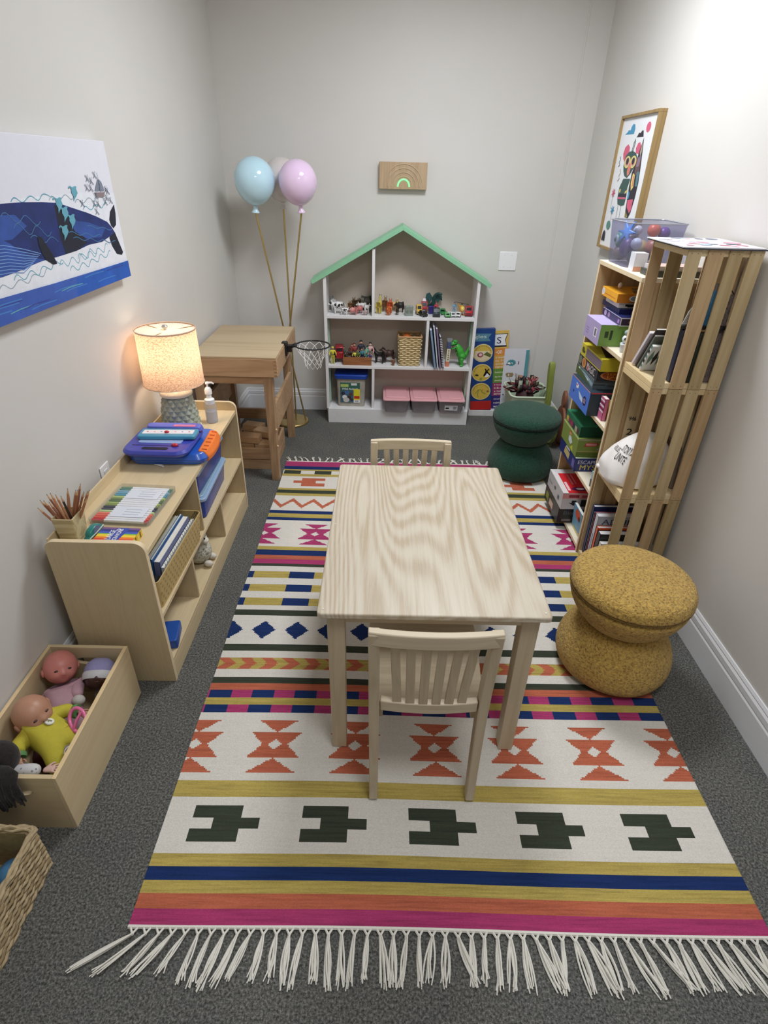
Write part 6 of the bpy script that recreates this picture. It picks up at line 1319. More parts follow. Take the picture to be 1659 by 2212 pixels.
b.build('eye', t)
# second shelf
def d(F):
    L = F['left']; L.poly([(0.28, 0.86), (0.42, 0.80), (0.40, 0.66), (0.30, 0.62)], WT); L.poly([(0.44, 0.62), (0.70, 0.48), (0.72, 0.30), (0.56, 0.34)], c_(200, 224, 240)); L.disc(0.80, 0.46, 0.085, 0.20, c_(30, 30, 90)); L.text('GO', 0.755, 0.36, 0.85, 0.56, c_(236, 200, 220)); L.disc(0.2, 0.4, 0.03, 0.06, c_(30, 50, 110)); L.rect(0.30, 0.74, 0.36, 0.80, c_(196, 60, 110))
    L.rect(0, 0.97, 1, 1, c_(236, 160, 140))
    N = F['near']; N.rect(0.02, 0.95, 1, 1, c_(196, 60, 66)); N.rect(0.04, 0.05, 0.96, 0.90, c_(36, 56, 64)); N.disc(0.42, 0.55, 0.10, 0.14, c_(40, 84, 50)); N.disc(0.40, 0.30, 0.06, 0.10, c_(214, 196, 150)); N.disc(0.34, 0.16, 0.05, 0.09, WT); N.poly([(0.62, 0.2), (0.86, 0.30), (0.82, 0.66), (0.70, 0.60)], c_(166, 36, 46))
gbox('large box with a bright blue side overhanging the front of the middle bookcase shelf', 0.927, 2.425, 0.6555, 1.16, 2.705, 0.764, (44, 58, 70), left=(72, 122, 216), deco=d)
def d(F):
    F['near'].rect(0.05, 0.5, 0.95, 0.95, c_(94, 104, 110)); F['near'].rect(0.0, 0.42, 0.25, 0.5, BLACK); F['near'].text('Game of Phones', 0.28, 0.30, 0.92, 0.48, c_(20, 22, 26)); F['near'].text('for Phones', 0.45, 0.12, 0.82, 0.24, c_(200, 206, 206))
    L = F['left']; L.poly([(0.0, 0.0), (0.0, 0.9), (0.12, 1), (0.60, 0.3), (0.9, 0)], c_(74, 92, 48)); L.poly([(0.15, 0.75), (0.55, 0.60), (0.95, 0.15), (0.98, 0.55), (0.5, 0.85)], c_(140, 170, 180)); L.poly([(0.45, 0.55), (0.62, 0.45), (0.72, 0.3), (0.74, 0.55)], c_(206, 220, 228)); L.poly([(0.10, 0.8), (0.16, 0.9), (0.22, 0.78), (0.16, 0.66)], c_(220, 236, 200))
gbox('grey and green game box lying on the blue-sided box', 0.948, 2.475, 0.7645, 1.17, 2.733, 0.808, (92, 104, 110), deco=d)
def d(F):
    L = F['left']; L.disc(0.30, 0.5, 0.10, 0.48, c_(212, 150, 90)); L.disc(0.30, 0.5, 0.06, 0.3, c_(180, 110, 60)); L.text('MAGIC', 0.46, 0.15, 0.88, 0.85, c_(220, 206, 210), ); L.disc(0.10, 0.5, 0.08, 0.4, c_(110, 120, 100)); L.disc(0.52, 0.4, 0.05, 0.3, c_(170, 90, 90))
    N = F['near']; N.disc(0.42, 0.5, 0.36, 0.47, c_(196, 130, 80), 28); N.disc(0.42, 0.5, 0.32, 0.40, c_(150, 70, 30), 28); N.text('TERRIBLE', 0.17, 0.52, 0.67, 0.72, c_(222, 160, 60)); N.text('LABELS', 0.20, 0.26, 0.64, 0.46, c_(222, 160, 60)); N.rect(0.8, 0.1, 1, 0.9, c_(90, 40, 70))
gbox('dark game box with an orange oval label, under the yellow one', 0.951, 2.458, 0.8085, 1.18, 2.735, 0.858, (40, 44, 50), deco=d)
def d(F):
    F['left'].rect(0.26, 0.10, 1.0, 0.86, c_(124, 110, 122)); F['left'].disc(0.10, 0.5, 0.06, 0.26, c_(70, 70, 20)); F['left'].rect(0.12, 0.3, 0.2, 0.5, c_(70, 70, 20))
    for k in range(3): F['left'].rect(0.34, 0.25+k*0.17, 0.92, 0.30+k*0.17, c_(146, 130, 150))
    F['near'].poly([(0.34, 0.35), (0.42, 0.70), (0.56, 0.60), (0.44, 0.55), (0.50, 0.30)], c_(60, 64, 20)); F['near'].disc(0.66, 0.45, 0.11, 0.22, c_(60, 64, 20)); F['near'].disc(0.66, 0.45, 0.08, 0.14, c_(190, 176, 50))
    F['top'].poly([(0.1, 0.1), (0.95, 0.1), (0.95, 0.95), (0.3, 0.9)], c_(60, 40, 30))
gbox('yellow game box on top of the stack on the middle bookcase shelf', 0.948, 2.430, 0.8585, 1.18, 2.715, 0.912, (206, 192, 56), deco=d)
t = book('small_book', 'small pink striped book standing at the near end of the middle bookcase shelf', 'book', (0.985, 2.365, 0.657), 0, R(0), 0.018, 0.052, 0.10, M((206, 110, 150), 0.5), None, 'little books in the narrow bookcase')
b = MB(); f = Face(b, (-0.009, 0.052, 0), (0, -0.052, 0), (0, 0, 0.10), 0.0006)
for k in range(5): f.rect(0.0, 0.36+0.12*k, 1.0, 0.42+0.12*k, c_(110, 30, 70) if k % 2 else WT)
b.build('striped_print', t, smooth=0)
book('small_book', 'small yellow book leaning on the pink striped one', 'book', (1.012, 2.345, 0.657), 0, R(6), 0.016, 0.07, 0.082, M((222, 196, 84), 0.5), None, 'little books in the narrow bookcase')
# third shelf
def d(F):
    F['near'].text('ESCAPE ROOM', 0.06, 0.56, 0.86, 0.84, c_(206, 208, 226)); F['near'].text('MYSTERY', 0.12, 0.10, 0.92, 0.50, c_(214, 196, 96)); F['left'].poly([(0.30, 0.3), (0.62, 0.2), (0.64, 0.7), (0.34, 0.8)], c_(196, 180, 120)); F['left'].rect(0.38, 0.82, 0.62, 0.95, c_(220, 222, 236)); F['left'].rect(0.82, 0.15, 0.96, 0.75, c_(110, 100, 170))
gbox('navy escape-room game at the bottom of the lower bookcase stack', 0.946, 2.478, 0.3460, 1.17, 2.744, 0.416, (34, 46, 112), top=(206, 220, 190), deco=d)
def d(F):
    L = F['left']; L.poly([(0.45, 0.35), (0.60, 0.25), (0.70, 0.45), (0.58, 0.65), (0.46, 0.60)], c_(206, 220, 224)); L.rect(0.46, 0.66, 0.56, 0.80, c_(222, 150, 130)); L.rect(0.47, 0.80, 0.54, 0.88, c_(196, 50, 36)); L.poly([(0.60, 0.1), (0.80, 0.05), (0.74, 0.35)], c_(196, 200, 80)); L.rect(0, 0.93, 1, 1, c_(200, 210, 150))
    N = F['near']; N.poly([(0.14, 0.58), (0.42, 0.62), (0.44, 0.80), (0.18, 0.80)], c_(190, 60, 60)); N.rect(0.18, 0.64, 0.40, 0.76, c_(230, 160, 160)); N.poly([(0.40, 0.40), (0.95, 0.50), (0.95, 0.78), (0.55, 0.70)], c_(170, 176, 170)); N.rect(0, 0.30, 1, 0.34, c_(180, 160, 100)); N.rect(0, 0, 1, 0.28, c_(92, 110, 40)); N.rect(0, 0.90, 1, 1, c_(160, 160, 130))
gbox('lime green box with a robot picture in the lower bookcase stack', 0.944, 2.490, 0.4165, 1.17, 2.744, 0.513, (126, 146, 70), deco=d)
def d(F):
    L = F['left']
    for k, cc in enumerate(((190, 150, 70), (120, 60, 80), (160, 50, 90), (60, 50, 70), (180, 170, 150), (90, 60, 60))): L.rect(0.06+0.15*k, 0.08, 0.20+0.15*k, 0.58, c_(*cc))
    L.disc(0.12, 0.4, 0.06, 0.18, c_(214, 190, 70)); F['top'].poly([(0.35, 0.12), (0.95, 0.05), (0.95, 0.9), (0.4, 0.85)], c_(80, 26, 34)); F['near'].rect(0.3, 0.45, 0.6, 0.5, c_(16, 54, 36))
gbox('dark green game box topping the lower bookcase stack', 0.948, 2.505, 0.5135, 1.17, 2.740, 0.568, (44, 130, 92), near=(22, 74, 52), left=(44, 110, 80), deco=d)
t = thing('small_tin', 'small pale blue tin at the near end of the lower bookcase shelf', 'tin', (1.000, 2.330, 0.3460))
b = MB(); b.lathe([(0.022, 0), (0.022, 0.03)], M((90, 96, 104), 0.3, 0.4), 20); b.build('tin_base', t)
b = MB(); b.box(-0.016, -0.016, 0.0305, 0.016, 0.016, 0.072, M((150, 196, 208), 0.4)); b.build('blue_block', t, bevel=0.002)
# bottom shelf
def d(F):
    N = F['near']; N.poly([(0.22, 0.55), (0.32, 0.55), (0.32, 0.40), (0.38, 0.40), (0.27, 0.22), (0.16, 0.40), (0.22, 0.40)], c_(40, 36, 40)); N.rect(0.42, 0.18, 0.55, 0.60, c_(40, 36, 40)); N.text('BA', 0.58, 0.18, 0.86, 0.60, c_(40, 36, 40)); N.rect(0.0, 0.66, 0.74, 0.95, c_(222, 150, 150)); N.rect(0.14, 0.72, 0.36, 0.90, c_(150, 50, 60)); N.rect(0.42, 0.74, 0.54, 0.88, c_(180, 80, 90)); N.rect(0.74, 0.3, 1, 1, c_(180, 36, 44))
    T = F['top']; T.rect(0.12, 0.0, 1.0, 0.82, c_(206, 36, 46)); T.poly([(0, 0), (0.12, 0.0), (0.12, 0.82), (0, 1)], c_(222, 216, 216)); T.rect(0.30, 0.35, 0.335, 0.78, c_(226, 130, 140)); T.rect(0.38, 0.38, 0.41, 0.78, c_(226, 130, 140)); T.disc(0.42, 0.17, 0.19, 0.075, c_(90, 26, 90), 24); T.disc(0.42, 0.18, 0.09, 0.04, WT, 20); T.rect(0.6, 0.45, 0.84, 0.75, c_(206, 180, 180)); T.rect(0.64, 0.5, 0.80, 0.70, c_(120, 26, 36)); T.rect(0.14, 0.10, 0.20, 0.45, c_(236, 190, 196)); T.disc(0.75, 0.93, 0.10, 0.05, BLACK, 16)
    L = F['left']; L.disc(0.50, 0.55, 0.06, 0.10, c_(70, 84, 90)); L.rect(0.72, 0.25, 0.82, 0.50, c_(60, 70, 90)); L.rect(0.05, 0.4, 0.3, 0.5, c_(150, 150, 156))
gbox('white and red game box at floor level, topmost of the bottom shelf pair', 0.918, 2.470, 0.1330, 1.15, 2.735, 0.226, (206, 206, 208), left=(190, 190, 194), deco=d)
def d(F):
    L = F['left']; L.rect(0.1, 0.25, 0.28, 0.7, c_(130, 140, 60)); L.rect(0.36, 0.2, 0.62, 0.6, c_(206, 176, 156)); F['near'].text('Blokus', 0.12, 0.55, 0.55, 0.80, c_(90, 90, 96)); F['near'].rect(0.1, 0.1, 0.3, 0.25, c_(120, 110, 110))
gbox('black game box beneath the white and red one on the bottom shelf', 0.916, 2.480, 0.0458, 1.15, 2.742, 0.1325, (26, 28, 30), deco=d)
o = book('picture_book', 'blue and orange picture book upright on the bottom bookcase shelf by the crates', 'book', (0.998, 2.330, 0.0465), 0, R(-4), 0.014, 0.13, 0.135, M((110, 160, 190), 0.5), None)
b = MB(); f = Face(b, (-0.007, 0.13, 0), (0, -0.13, 0), (0, 0, 0.135), 0.0006); f.disc(0.55, 0.75, 0.3, 0.2, c_(206, 90, 60)); f.disc(0.72, 0.66, 0.1, 0.1, c_(60, 30, 30)); f.rect(0.1, 0.0, 0.9, 0.12, c_(206, 196, 120)); b.build('cover_print', o, smooth=0)
# ---- clear bin on top of the bookcase
t = thing('clear_bin', 'clear plastic bin of dolls and balls on top of the narrow bookcase', 'storage bin', (1.090, 2.632, 1.2690), 0)
SMK = glassy('smoky_clear', (226, 226, 236), 0.10, 0.08)
b = MB(); b.recalc = True; b.frus(0, 0, 0, 0.163, 0.102, 0.112, 0.118, 0.126, SMK, r=0.03, n=6, th=0.002); b.build('bin_body', t)
b = MB(); pts = []
for q, (sx, sy) in enumerate(((1, 1), (-1, 1), (-1, -1), (1, -1))):
    for i in range(6): a = R(q*90+i*18); pts.append((sx*0.090+0.028*math.cos(a), sy*0.098+0.028*math.sin(a), 0.164))
b.tube(pts, 0.0028, M((150, 152, 162), 0.2), 6, True); b.build('rim', t)
zb_ = 1.2715
IN = 'toys inside the clear bin'
t = thing('star_toy', 'bright blue star-shaped toy at the front of the clear bin', 'star toy', (1.018, 2.640, zb_+0.118), 0, IN); t.rotation_euler = (R(75), 0, R(-62))
b = MB(); b.recalc = True; pts = []
for k in range(12): a = math.pi*k/6; r1 = 0.052 if k % 2 == 0 else 0.018; pts.append((r1*math.cos(a), r1*math.sin(a), 0))
b.prism(pts, (0, 0, 0.014), M((92, 150, 226), 0.35, var=0.05)); b.build('star', t, bevel=0.004)
t = thing('eyeball_toy', 'teal toy with a round ringed eye in the front corner of the clear bin', 'eye toy', (1.012, 2.706, zb_+0.085), 0, IN)
b = MB(); b.ell((0, 0, 0), (0.016, 0.026, 0.030), M((70, 160, 150), 0.4), 16, 11); b.build('toy_body', t, smooth=70)
b = MB(); b.lathe([(0.020, 0), (0.016, 0.006)], M((196, 222, 214), 0.4), 20, T=Matrix.Translation((-0.013, -0.006, 0)) @ Matrix.Rotation(R(-90), 4, 'Y')); b.lathe([(0.010, 0), (0.008, 0.009)], M((30, 110, 90), 0.4), 16, T=Matrix.Translation((-0.013, -0.006, 0)) @ Matrix.Rotation(R(-90), 4, 'Y')); b.lathe([(0.004, 0), (0.003, 0.011)], BLACK, 12, T=Matrix.Translation((-0.013, -0.006, 0)) @ Matrix.Rotation(R(-90), 4, 'Y')); lab(b.build('eye', t), 'pale ringed eye with a dark pupil')
def ball(x, y, z, r, c, label, sq=1.0, rough=0.35, nm='toy_ball', cat='ball'):
    tag(MB().ell((0, 0, 0), (r, r, r*sq), M(c, rough, var=0.1), 20, 14).build(nm, None, (x-0.004, 2.548+(y-2.455)*0.70, zb_+z), smooth=80), label, cat, IN)
ball(1.120, 2.560, 0.130, 0.026, (222, 110, 84), 'glossy orange-red ball high in the clear bin')
ball(1.165, 2.560, 0.120, 0.024, (108, 66, 150), 'purple ball at the right of the clear bin')
ball(1.060, 2.585, 0.128, 0.018, (200, 204, 212), 'silver ball in the middle of the clear bin', rough=0.15)
ball(1.030, 2.570, 0.062, 0.034, (100, 78, 132), 'dull purple ball low in the front of the clear bin', 1.2)
ball(1.026, 2.670, 0.034, 0.030, (150, 128, 120), 'brownish ball in the front left bottom corner of the clear bin')
ball(1.045, 2.500, 0.032, 0.030, (70, 92, 88), 'dark green lump at the bottom of the clear bin near us', 0.9)
ball(1.080, 2.570, 0.060, 0.034, (190, 172, 120), 'mustard-tan ball in the middle of the clear bin')
ball(1.060, 2.655, 0.090, 0.026, (88, 84, 96), 'charcoal lump at the far side of the clear bin')
ball(1.115, 2.500, 0.070, 0.032, (176, 110, 90), 'terracotta ball at the near right of the clear bin')
ball(1.150, 2.640, 0.045, 0.036, (96, 88, 130), 'blue-violet ball at the back right of the clear bin')
ball(1.030, 2.455, 0.085, 0.022, (206, 214, 226), 'pale blue ball against the near side of the clear bin')
gbox('small upright white box beside the clear bin on the narrow bookcase', 0.985, 2.425, 1.2690, 1.035, 2.475, 1.335, (222, 222, 230), group='flat boxes on top of the narrow bookcase', name='puzzle_box', cat='box', deco=lambda F: F['near'].rect(0.0, 0.0, 1, 0.25, c_(222, 160, 130)))
o = gbox('thin dark puzzle box between the clear bin and the crates', 1.000, 2.285, 1.2690, 1.20, 2.385, 1.290, (60, 64, 60), top=(70, 74, 68), group='flat boxes on top of the narrow bookcase', name='puzzle_box', cat='box', deco=lambda F: (F['near'].disc(0.35, 0.5, 0.08, 0.4, c_(170, 180, 196)), F['top'].rect(0.1, 0.5, 0.5, 0.8, c_(150, 150, 130))))
o = gbox('thin pale box lying on the dark puzzle box', 1.010, 2.290, 1.2905, 1.19, 2.380, 1.306, (206, 200, 206), top=(222, 190, 180), group='flat boxes on top of the narrow bookcase', name='puzzle_box', cat='box')
# ================================================================ contents of the crates
def inside(z0): return z0+0.0210
t = thing('paper_collage', 'pink and white painted paper board lying on top of the crates', 'artwork', (0.952, 1.972, 1.3988), R(0))
b = MB(); b.recalc = True; b.box(0, 0, 0, 0.268, 0.300, 0.004, M((60, 60, 66), 0.6), top=M((226, 222, 230), 0.5, var=0.02)); b.build('board', t)
b = MB(); b.recalc = True; b.box(-0.004, 0.002, 0.0045, 0.262, 0.300, 0.0075, M((224, 224, 228), 0.5), top=M((228, 224, 232), 0.5, var=0.03))
f = Face(b, (-0.004, 0.002, 0.0075), (0.266, 0, 0), (0, 0.298, 0), 0.0003); rc = random.Random(21)
for k in range(26):
    a, c = rc.uniform(0.08, 0.9), rc.uniform(0.08, 0.92); ra, rb_ = rc.uniform(0.04, 0.12), rc.uniform(0.03, 0.08)
    f.disc(a, c, min(ra, a, 1-a), min(rb_, c, 1-c), rc.choice([c_(226, 130, 150), c_(230, 160, 176), c_(206, 200, 226), c_(180, 196, 216), c_(238, 236, 240), c_(120, 130, 150)]), 14, rot=rc.uniform(0, 180))
lab(b.build('painted_sheet', t, smooth=0), 'painted sheet with pink, lilac and grey dabs')
zt = inside(0.9362)
CB = 'books and pads in the top crate'
for (x, y, tl, w, l, h, c, lb_) in ((0.990, 2.150, 22, 0.012, 0.0, 0, (0, 0, 0), ''),): pass
def leaner(label, x, y, rot, w, l, h, col, z=zt, nm='leaning_book', cat='book', grp=CB):
    o = thing(nm, label, cat, (x, y, z+0.003), 0, grp); o.rotation_euler = (R(rot), 0, 0)     # cover faces the camera (-y); leans about x
    b = MB(); b.box(0, 0, 0, l, w, h, M(col, 0.4, var=0.08)); b.build('cover', o, bevel=0.0008)
    b = MB(); b.box(0.001, 0.0015, h-0.0005, l+0.001, w-0.0015, h+0.0008, M((230, 228, 220), 0.7)); b.build('pages', o); return o
leaner('white and grey book leaning in the top crate, nearest the opening', 0.980, 2.205, 32, 0.013, 0.13, 0.165, (216, 208, 214))
leaner('dark brown book leaning beside the white one in the top crate', 0.984, 2.182, 32, 0.008, 0.14, 0.190, (52, 44, 46))
leaner('olive and grey book leaning in the top crate', 0.986, 2.166, 31, 0.010, 0.13, 0.160, (100, 104, 92))
o = leaner('black and white patterned comic pad leaning at the near side of the top crate', 0.982, 2.132, 30, 0.012, 0.11, 0.120, (206, 210, 214))
b = MB(); f = Face(b, (0, -0.0003, 0), (0.11, 0, 0), (0, 0, 0.13), 0.0004)
for k in range(5): f.poly([(0.1+0.15*k, 0.2), (0.2+0.15*k, 0.5), (0.12+0.15*k, 0.8), (0.05+0.15*k, 0.5)], BLACK if k % 2 else c_(90, 120, 110))
f2 = Face(b, (-0.0003, 0.012, 0), (0, -0.012, 0), (0, 0, 0.13), 0.0004)
for k in range(5): f2.rect(0.1, 0.1+0.18*k, 0.9, 0.2+0.18*k, BLACK if k % 2 else c_(90, 120, 110))
b.build('comic_print', o, smooth=0)
tag(MB().box(0, 0, 0, 0.060, 0.030, 0.185, M((34, 36, 58), 0.5)).build('navy_case', None, (1.035, 1.995, zt+0.001), bevel=0.003), 'dark navy case behind the first gap of the top crate slats', 'case', CB)
tag(MB().box(0, 0, 0, 0.052, 0.032, 0.175, M((44, 46, 34), 0.6, var=0.2)).build('olive_case', None, (1.098, 1.995, zt+0.001), bevel=0.003), 'dark olive case behind the second gap of the top crate slats', 'case', CB)
b = MB(); b.recalc = True; b.frus(0, 0, 0, 0.012, 0.098, 0.016, 0.098, 0.016, BLACK, r=0.003); tag(b.build('black_tray', None, (1.095, 2.013, zt+0.188), bevel=0.001), 'thin black tray resting on the two dark cases in the top crate', 'tray', CB)
t = thing('blue_bottle', 'blue translucent bottle standing on the black tray in the top crate', 'bottle', (1.118, 2.014, zt+0.2005), 0, CB)
b = MB(); b.lathe([(0.013, 0), (0.0145, 0.006), (0.013, 0.10), (0.008, 0.115)], M((46, 100, 132), 0.25), 16); b.build('bottle_body', t)
b = MB(); b.lathe([(0.009, 0.115), (0.009, 0.135)], M((110, 100, 96), 0.5), 14); b.build('cap', t)
t = thing('clear_comb', 'white ribbed plastic comb leaning in the top crate', 'comb', (1.045, 2.014, zt+0.2005), 0, CB)
b = MB(); b.recalc = True; b.prism([(-0.012, 0, 0), (0.014, 0, 0), (0.030, 0, 0.075), (0.018, 0, 0.072), (0.0, 0, 0.045)], (0, 0.004, 0), M((196, 194, 188), 0.4)); b.build('comb_body', t, bevel=0.001)
b = MB()
for k in range(6): b.cyl((-0.008+0.005*k, -0.0006, 0.006), (-0.001+0.005*k, -0.0006, 0.034), 0.0009, 0.0009, M((120, 116, 110), 0.4), 5)
b.build('tooth', t)
t = thing('mesh_pouch', 'grey-brown mesh pouch behind the rightmost gap of the top crate', 'pouch', (1.170, 2.022, zt+0.001), 0, CB)
b = MB(); b.recalc = True; b.frus(0, 0, 0, 0.30, 0.022, 0.014, 0.016, 0.006, boucle('mesh_fabric', (128, 112, 104), (70, 60, 56), 120, 0.6, 0.003), r=0.006); b.build('pouch_body', t, bevel=0.004)
b = MB(); b.tube([(-0.014, 0, 0.30), (0.0, 0, 0.315), (0.014, 0, 0.30)], 0.002, BLACK, 6); b.build('pouch_rim', t)
# cloth bag
zm = inside(0.4737)
t = thing('cloth_bag', 'crumpled white drawstring cloth bag printed with black letters in the middle crate', 'bag', (1.070, 2.140, zm), R(0))
CL = M((236, 232, 228), 0.85, var=0.02)
b = MB(); rings = []; nB = 36
for j in range(17):
    u = j/16; z = 0.205*u; ry = 0.105*(1-u**1.8)**0.55+0.012; rx = (0.118*(1-u**2.2)**0.55+0.012)
    ring = []
    for i in range(nB):
        a = 2*math.pi*i/nB; wv = 1+0.05*math.sin(3*a+u*4)+0.03*math.sin(7*a+u*9)
        if j < 2: wv *= 0.86+0.14*j/1
        x = -0.020*(1-u)+rx*wv*math.copysign(abs(math.cos(a))**0.8, math.cos(a))+0.030*u; y = ry*wv*math.copysign(abs(math.sin(a))**0.8, math.sin(a))
        x = max(-0.125, min(0.116, x)); y = max(-0.125, min(0.112, y)); ring.append((x, y, z+0.004*math.sin(5*a+u*6)*(u > 0.05)*(1-u)))
    rings.append(ring)
b.loft(rings, CL); o = b.build('bag_body', t, smooth=80)
b = MB(); b.ell((-0.108, 0.066, 0.018), (0.026, 0.022, 0.014), CL, 14, 8); b.build('bag_corner', t, smooth=80)
b = MB(); b.tube([(-0.085, 0.01, 0.075), (-0.097, -0.015, 0.095), (-0.080, -0.05, 0.110), (-0.06, -0.075, 0.142), (-0.03, -0.090, 0.162)], 0.0028, M((150, 138, 124), 0.8), 6); b.build('drawstring', t)
# printed letters: laid on the bulging front by sampling the cloth
def bagpt(a_, u):
    z = 0.205*u; ry = 0.105*(1-u**1.8)**0.55+0.012; rx = (0.118*(1-u**2.2)**0.55+0.012); wv = 1+0.05*math.sin(3*a_+u*4)+0.03*math.sin(7*a_+u*9)
    x = -0.020*(1-u)+rx*wv*math.copysign(abs(math.cos(a_))**0.8, math.cos(a_))+0.030*u; y = ry*wv*math.copysign(abs(math.sin(a_))**0.8, math.sin(a_))
    x = max(-0.125, min(0.116, x)); y = max(-0.125, min(0.112, y)); p = Vector((x, y, z+0.004*math.sin(5*a_+u*6)*(1-u))); return p+Vector((x, y, 0.05)).normalized()*0.0022
b = MB()
for w_d, a0, a1, u0, u1 in (('STORY', 3.35, 3.95, 0.66, 0.78), ('UNITE', 3.35, 3.95, 0.48, 0.62), ('HOUSE', 2.95, 3.30, 0.60, 0.68)):
    vs_, fs_ = glyphs(w_d); b.add([bagpt(a0+(a1-a0)*p, u0+(u1-u0)*q) for p, q in vs_], fs_, BLACK)
lab(b.build('printed_lettering', t, smooth=0), 'black printed letters')
t = thing('brown_cloth', 'folded grey-brown cloth behind the white bag in the middle crate', 'cloth', (1.200, 2.140, zm+0.001), 0)
b = MB(); b.recalc = True; b.frus(0.0, 0, 0, 0.17, 0.010, 0.10, 0.008, 0.07, M((120, 106, 90), 0.9, var=0.2), r=0.006); b.build('folded_layer', t, bevel=0.003)
# upright books in the bottom crate
zc = inside(0.0112)
BB = 'upright books in the bottom crate'
for (y, w, dep, h, c, lb_) in ((2.222, 0.022, 0.19, 0.262, (36, 46, 98), 'navy blue book at the far side of the bottom crate'), (2.207, 0.010, 0.18, 0.240, (96, 120, 116), 'thin grey-green book next to the navy one'),
                               (2.192, 0.011, 0.19, 0.248, (150, 40, 76), 'thin magenta-red book in the bottom crate'), (2.156, 0.032, 0.20, 0.250, (206, 210, 216), 'thick white book with large black letters on its cover'),
                               (2.132, 0.020, 0.16, 0.205, (226, 92, 40), 'bright orange book in the bottom crate'), (2.092, 0.036, 0.17, 0.196, (20, 20, 24), 'thick black book right of the orange one'),
                               (2.062, 0.026, 0.18, 0.165, (216, 212, 200), 'cream white book at the near side of the bottom crate')):
    o = thing('upright_book', lb_, 'book', (0.982, y, zc+0.002), 0, BB)
    b = MB(); cw = 0.0016; b.box(0, 0, 0, dep, cw, h, M(c, 0.4)); b.box(0, w-cw-0.001, 0, dep, w-0.001, h, M(c, 0.4)); b.box(0, 0, 0, cw, w-0.001, h, M(c, 0.4)); b.build('cover', o)
    b = MB(); b.box(cw, cw, 0.002, dep-0.003, w-cw-0.001, h-0.003, M((228, 228, 230), 0.7)); b.build('pages', o)
    if 'letters' in lb_:
        b = MB(); f = Face(b, (0, -0.0002, 0), (dep, 0, 0), (0, 0, h), 0.0004); f.rect(0.0, 0.80, 1.0, 0.99, c_(170, 176, 186)); f.text('ADULT', 0.10, 0.83, 0.95, 0.94, c_(50, 60, 84))
        for k in range(6): f.rect(0.04, 0.72-0.07*k, 0.96, 0.735-0.07*k, c_(150, 154, 164))
        f3 = Face(b, (-0.0002, w-0.001, 0), (0, -(w-0.001), 0), (0, 0, h), 0.0004); f3.rect(0.35, 0.2, 0.65, 0.6, c_(120, 140, 160)); b.build('cover_print', o, smooth=0)
# ================================================================ box of dolls, woven basket
t = thing('toy_crate_box', 'open birch plywood box of dolls on the floor by the left wall', 'crate', (-0.829, 0.886, 0))
KX, KY, KH = -0.262, 0.478, 0.226      # interior runs towards -x and +y
b = MB(); b.box(-0.012, 0, 0, 0, KY, KH, BIRCH, top=M((224, 196, 150), 0.5)); b.build('long_side', t, bevel=0.0012)
b = MB(); b.box(KX, 0, 0, KX+0.012, KY, KH, BIRCH, top=M((224, 196, 150), 0.5)); b.build('long_side', t, bevel=0.0012)
def handled(y0, nm):
    b = MB(); b.recalc = True; W_ = -KX-0.024; cx = KX+0.012+W_/2; cz = 0.165; n = 40; outer = []; inner = []
    for i in range(n):
        a = 2*math.pi*i/n; c, s = math.cos(a), math.sin(a); k = 1/max(abs(c)/(W_/2), abs(s)/1e9) if False else None
        ca = c/(W_/2); sa = s/((KH-cz) if s > 0 else cz); k = 1/max(abs(ca), abs(sa)); outer.append((cx+c*k, cz+s*k)); inner.append((cx+0.055*c, cz+0.016*s))
    # snap the corner samples
    for qx, qz in ((cx-W_/2, KH), (cx+W_/2, KH), (cx-W_/2, 0), (cx+W_/2, 0)):
        j = min(range(n), key=lambda i: (outer[i][0]-qx)**2+(outer[i][1]-qz)**2); outer[j] = (qx, qz)
    vs = [(p[0], y0, p[1]) for p in outer]+[(p[0], y0, p[1]) for p in inner]+[(p[0], y0+0.012, p[1]) for p in outer]+[(p[0], y0+0.012, p[1]) for p in inner]; fs = []
    for i in range(n):
        j = (i+1) % n; fs += [(i, j, n+j, n+i), (2*n+j, 2*n+i, 3*n+i, 3*n+j), (n+i, n+j, 3*n+j, 3*n+i), (j, i, 2*n+i, 2*n+j)]
    b.add(vs, fs, BIRCHX); b.build(nm, t)
handled(0.0, 'end_panel'); handled(KY-0.012, 'end_panel')
b = MB(); b.box(KX+0.012, 0.012, 0.004, -0.012, KY-0.012, 0.014, BIRCH); b.build('bottom', t)
b = MB(); b.recalc = True
DOLLS = 'baby dolls in the plywood box'
def basis(face, up):
    f = Vector(face).normalized(); u = (Vector(up)-f*Vector(up).dot(f)).normalized(); r = u.cross(f)      # r = doll's left as seen... right-handed frame (r, -f, u)
    return Matrix(((-r.x, -f.x, u.x), (-r.y, -f.y, u.y), (-r.z, -f.z, u.z)))
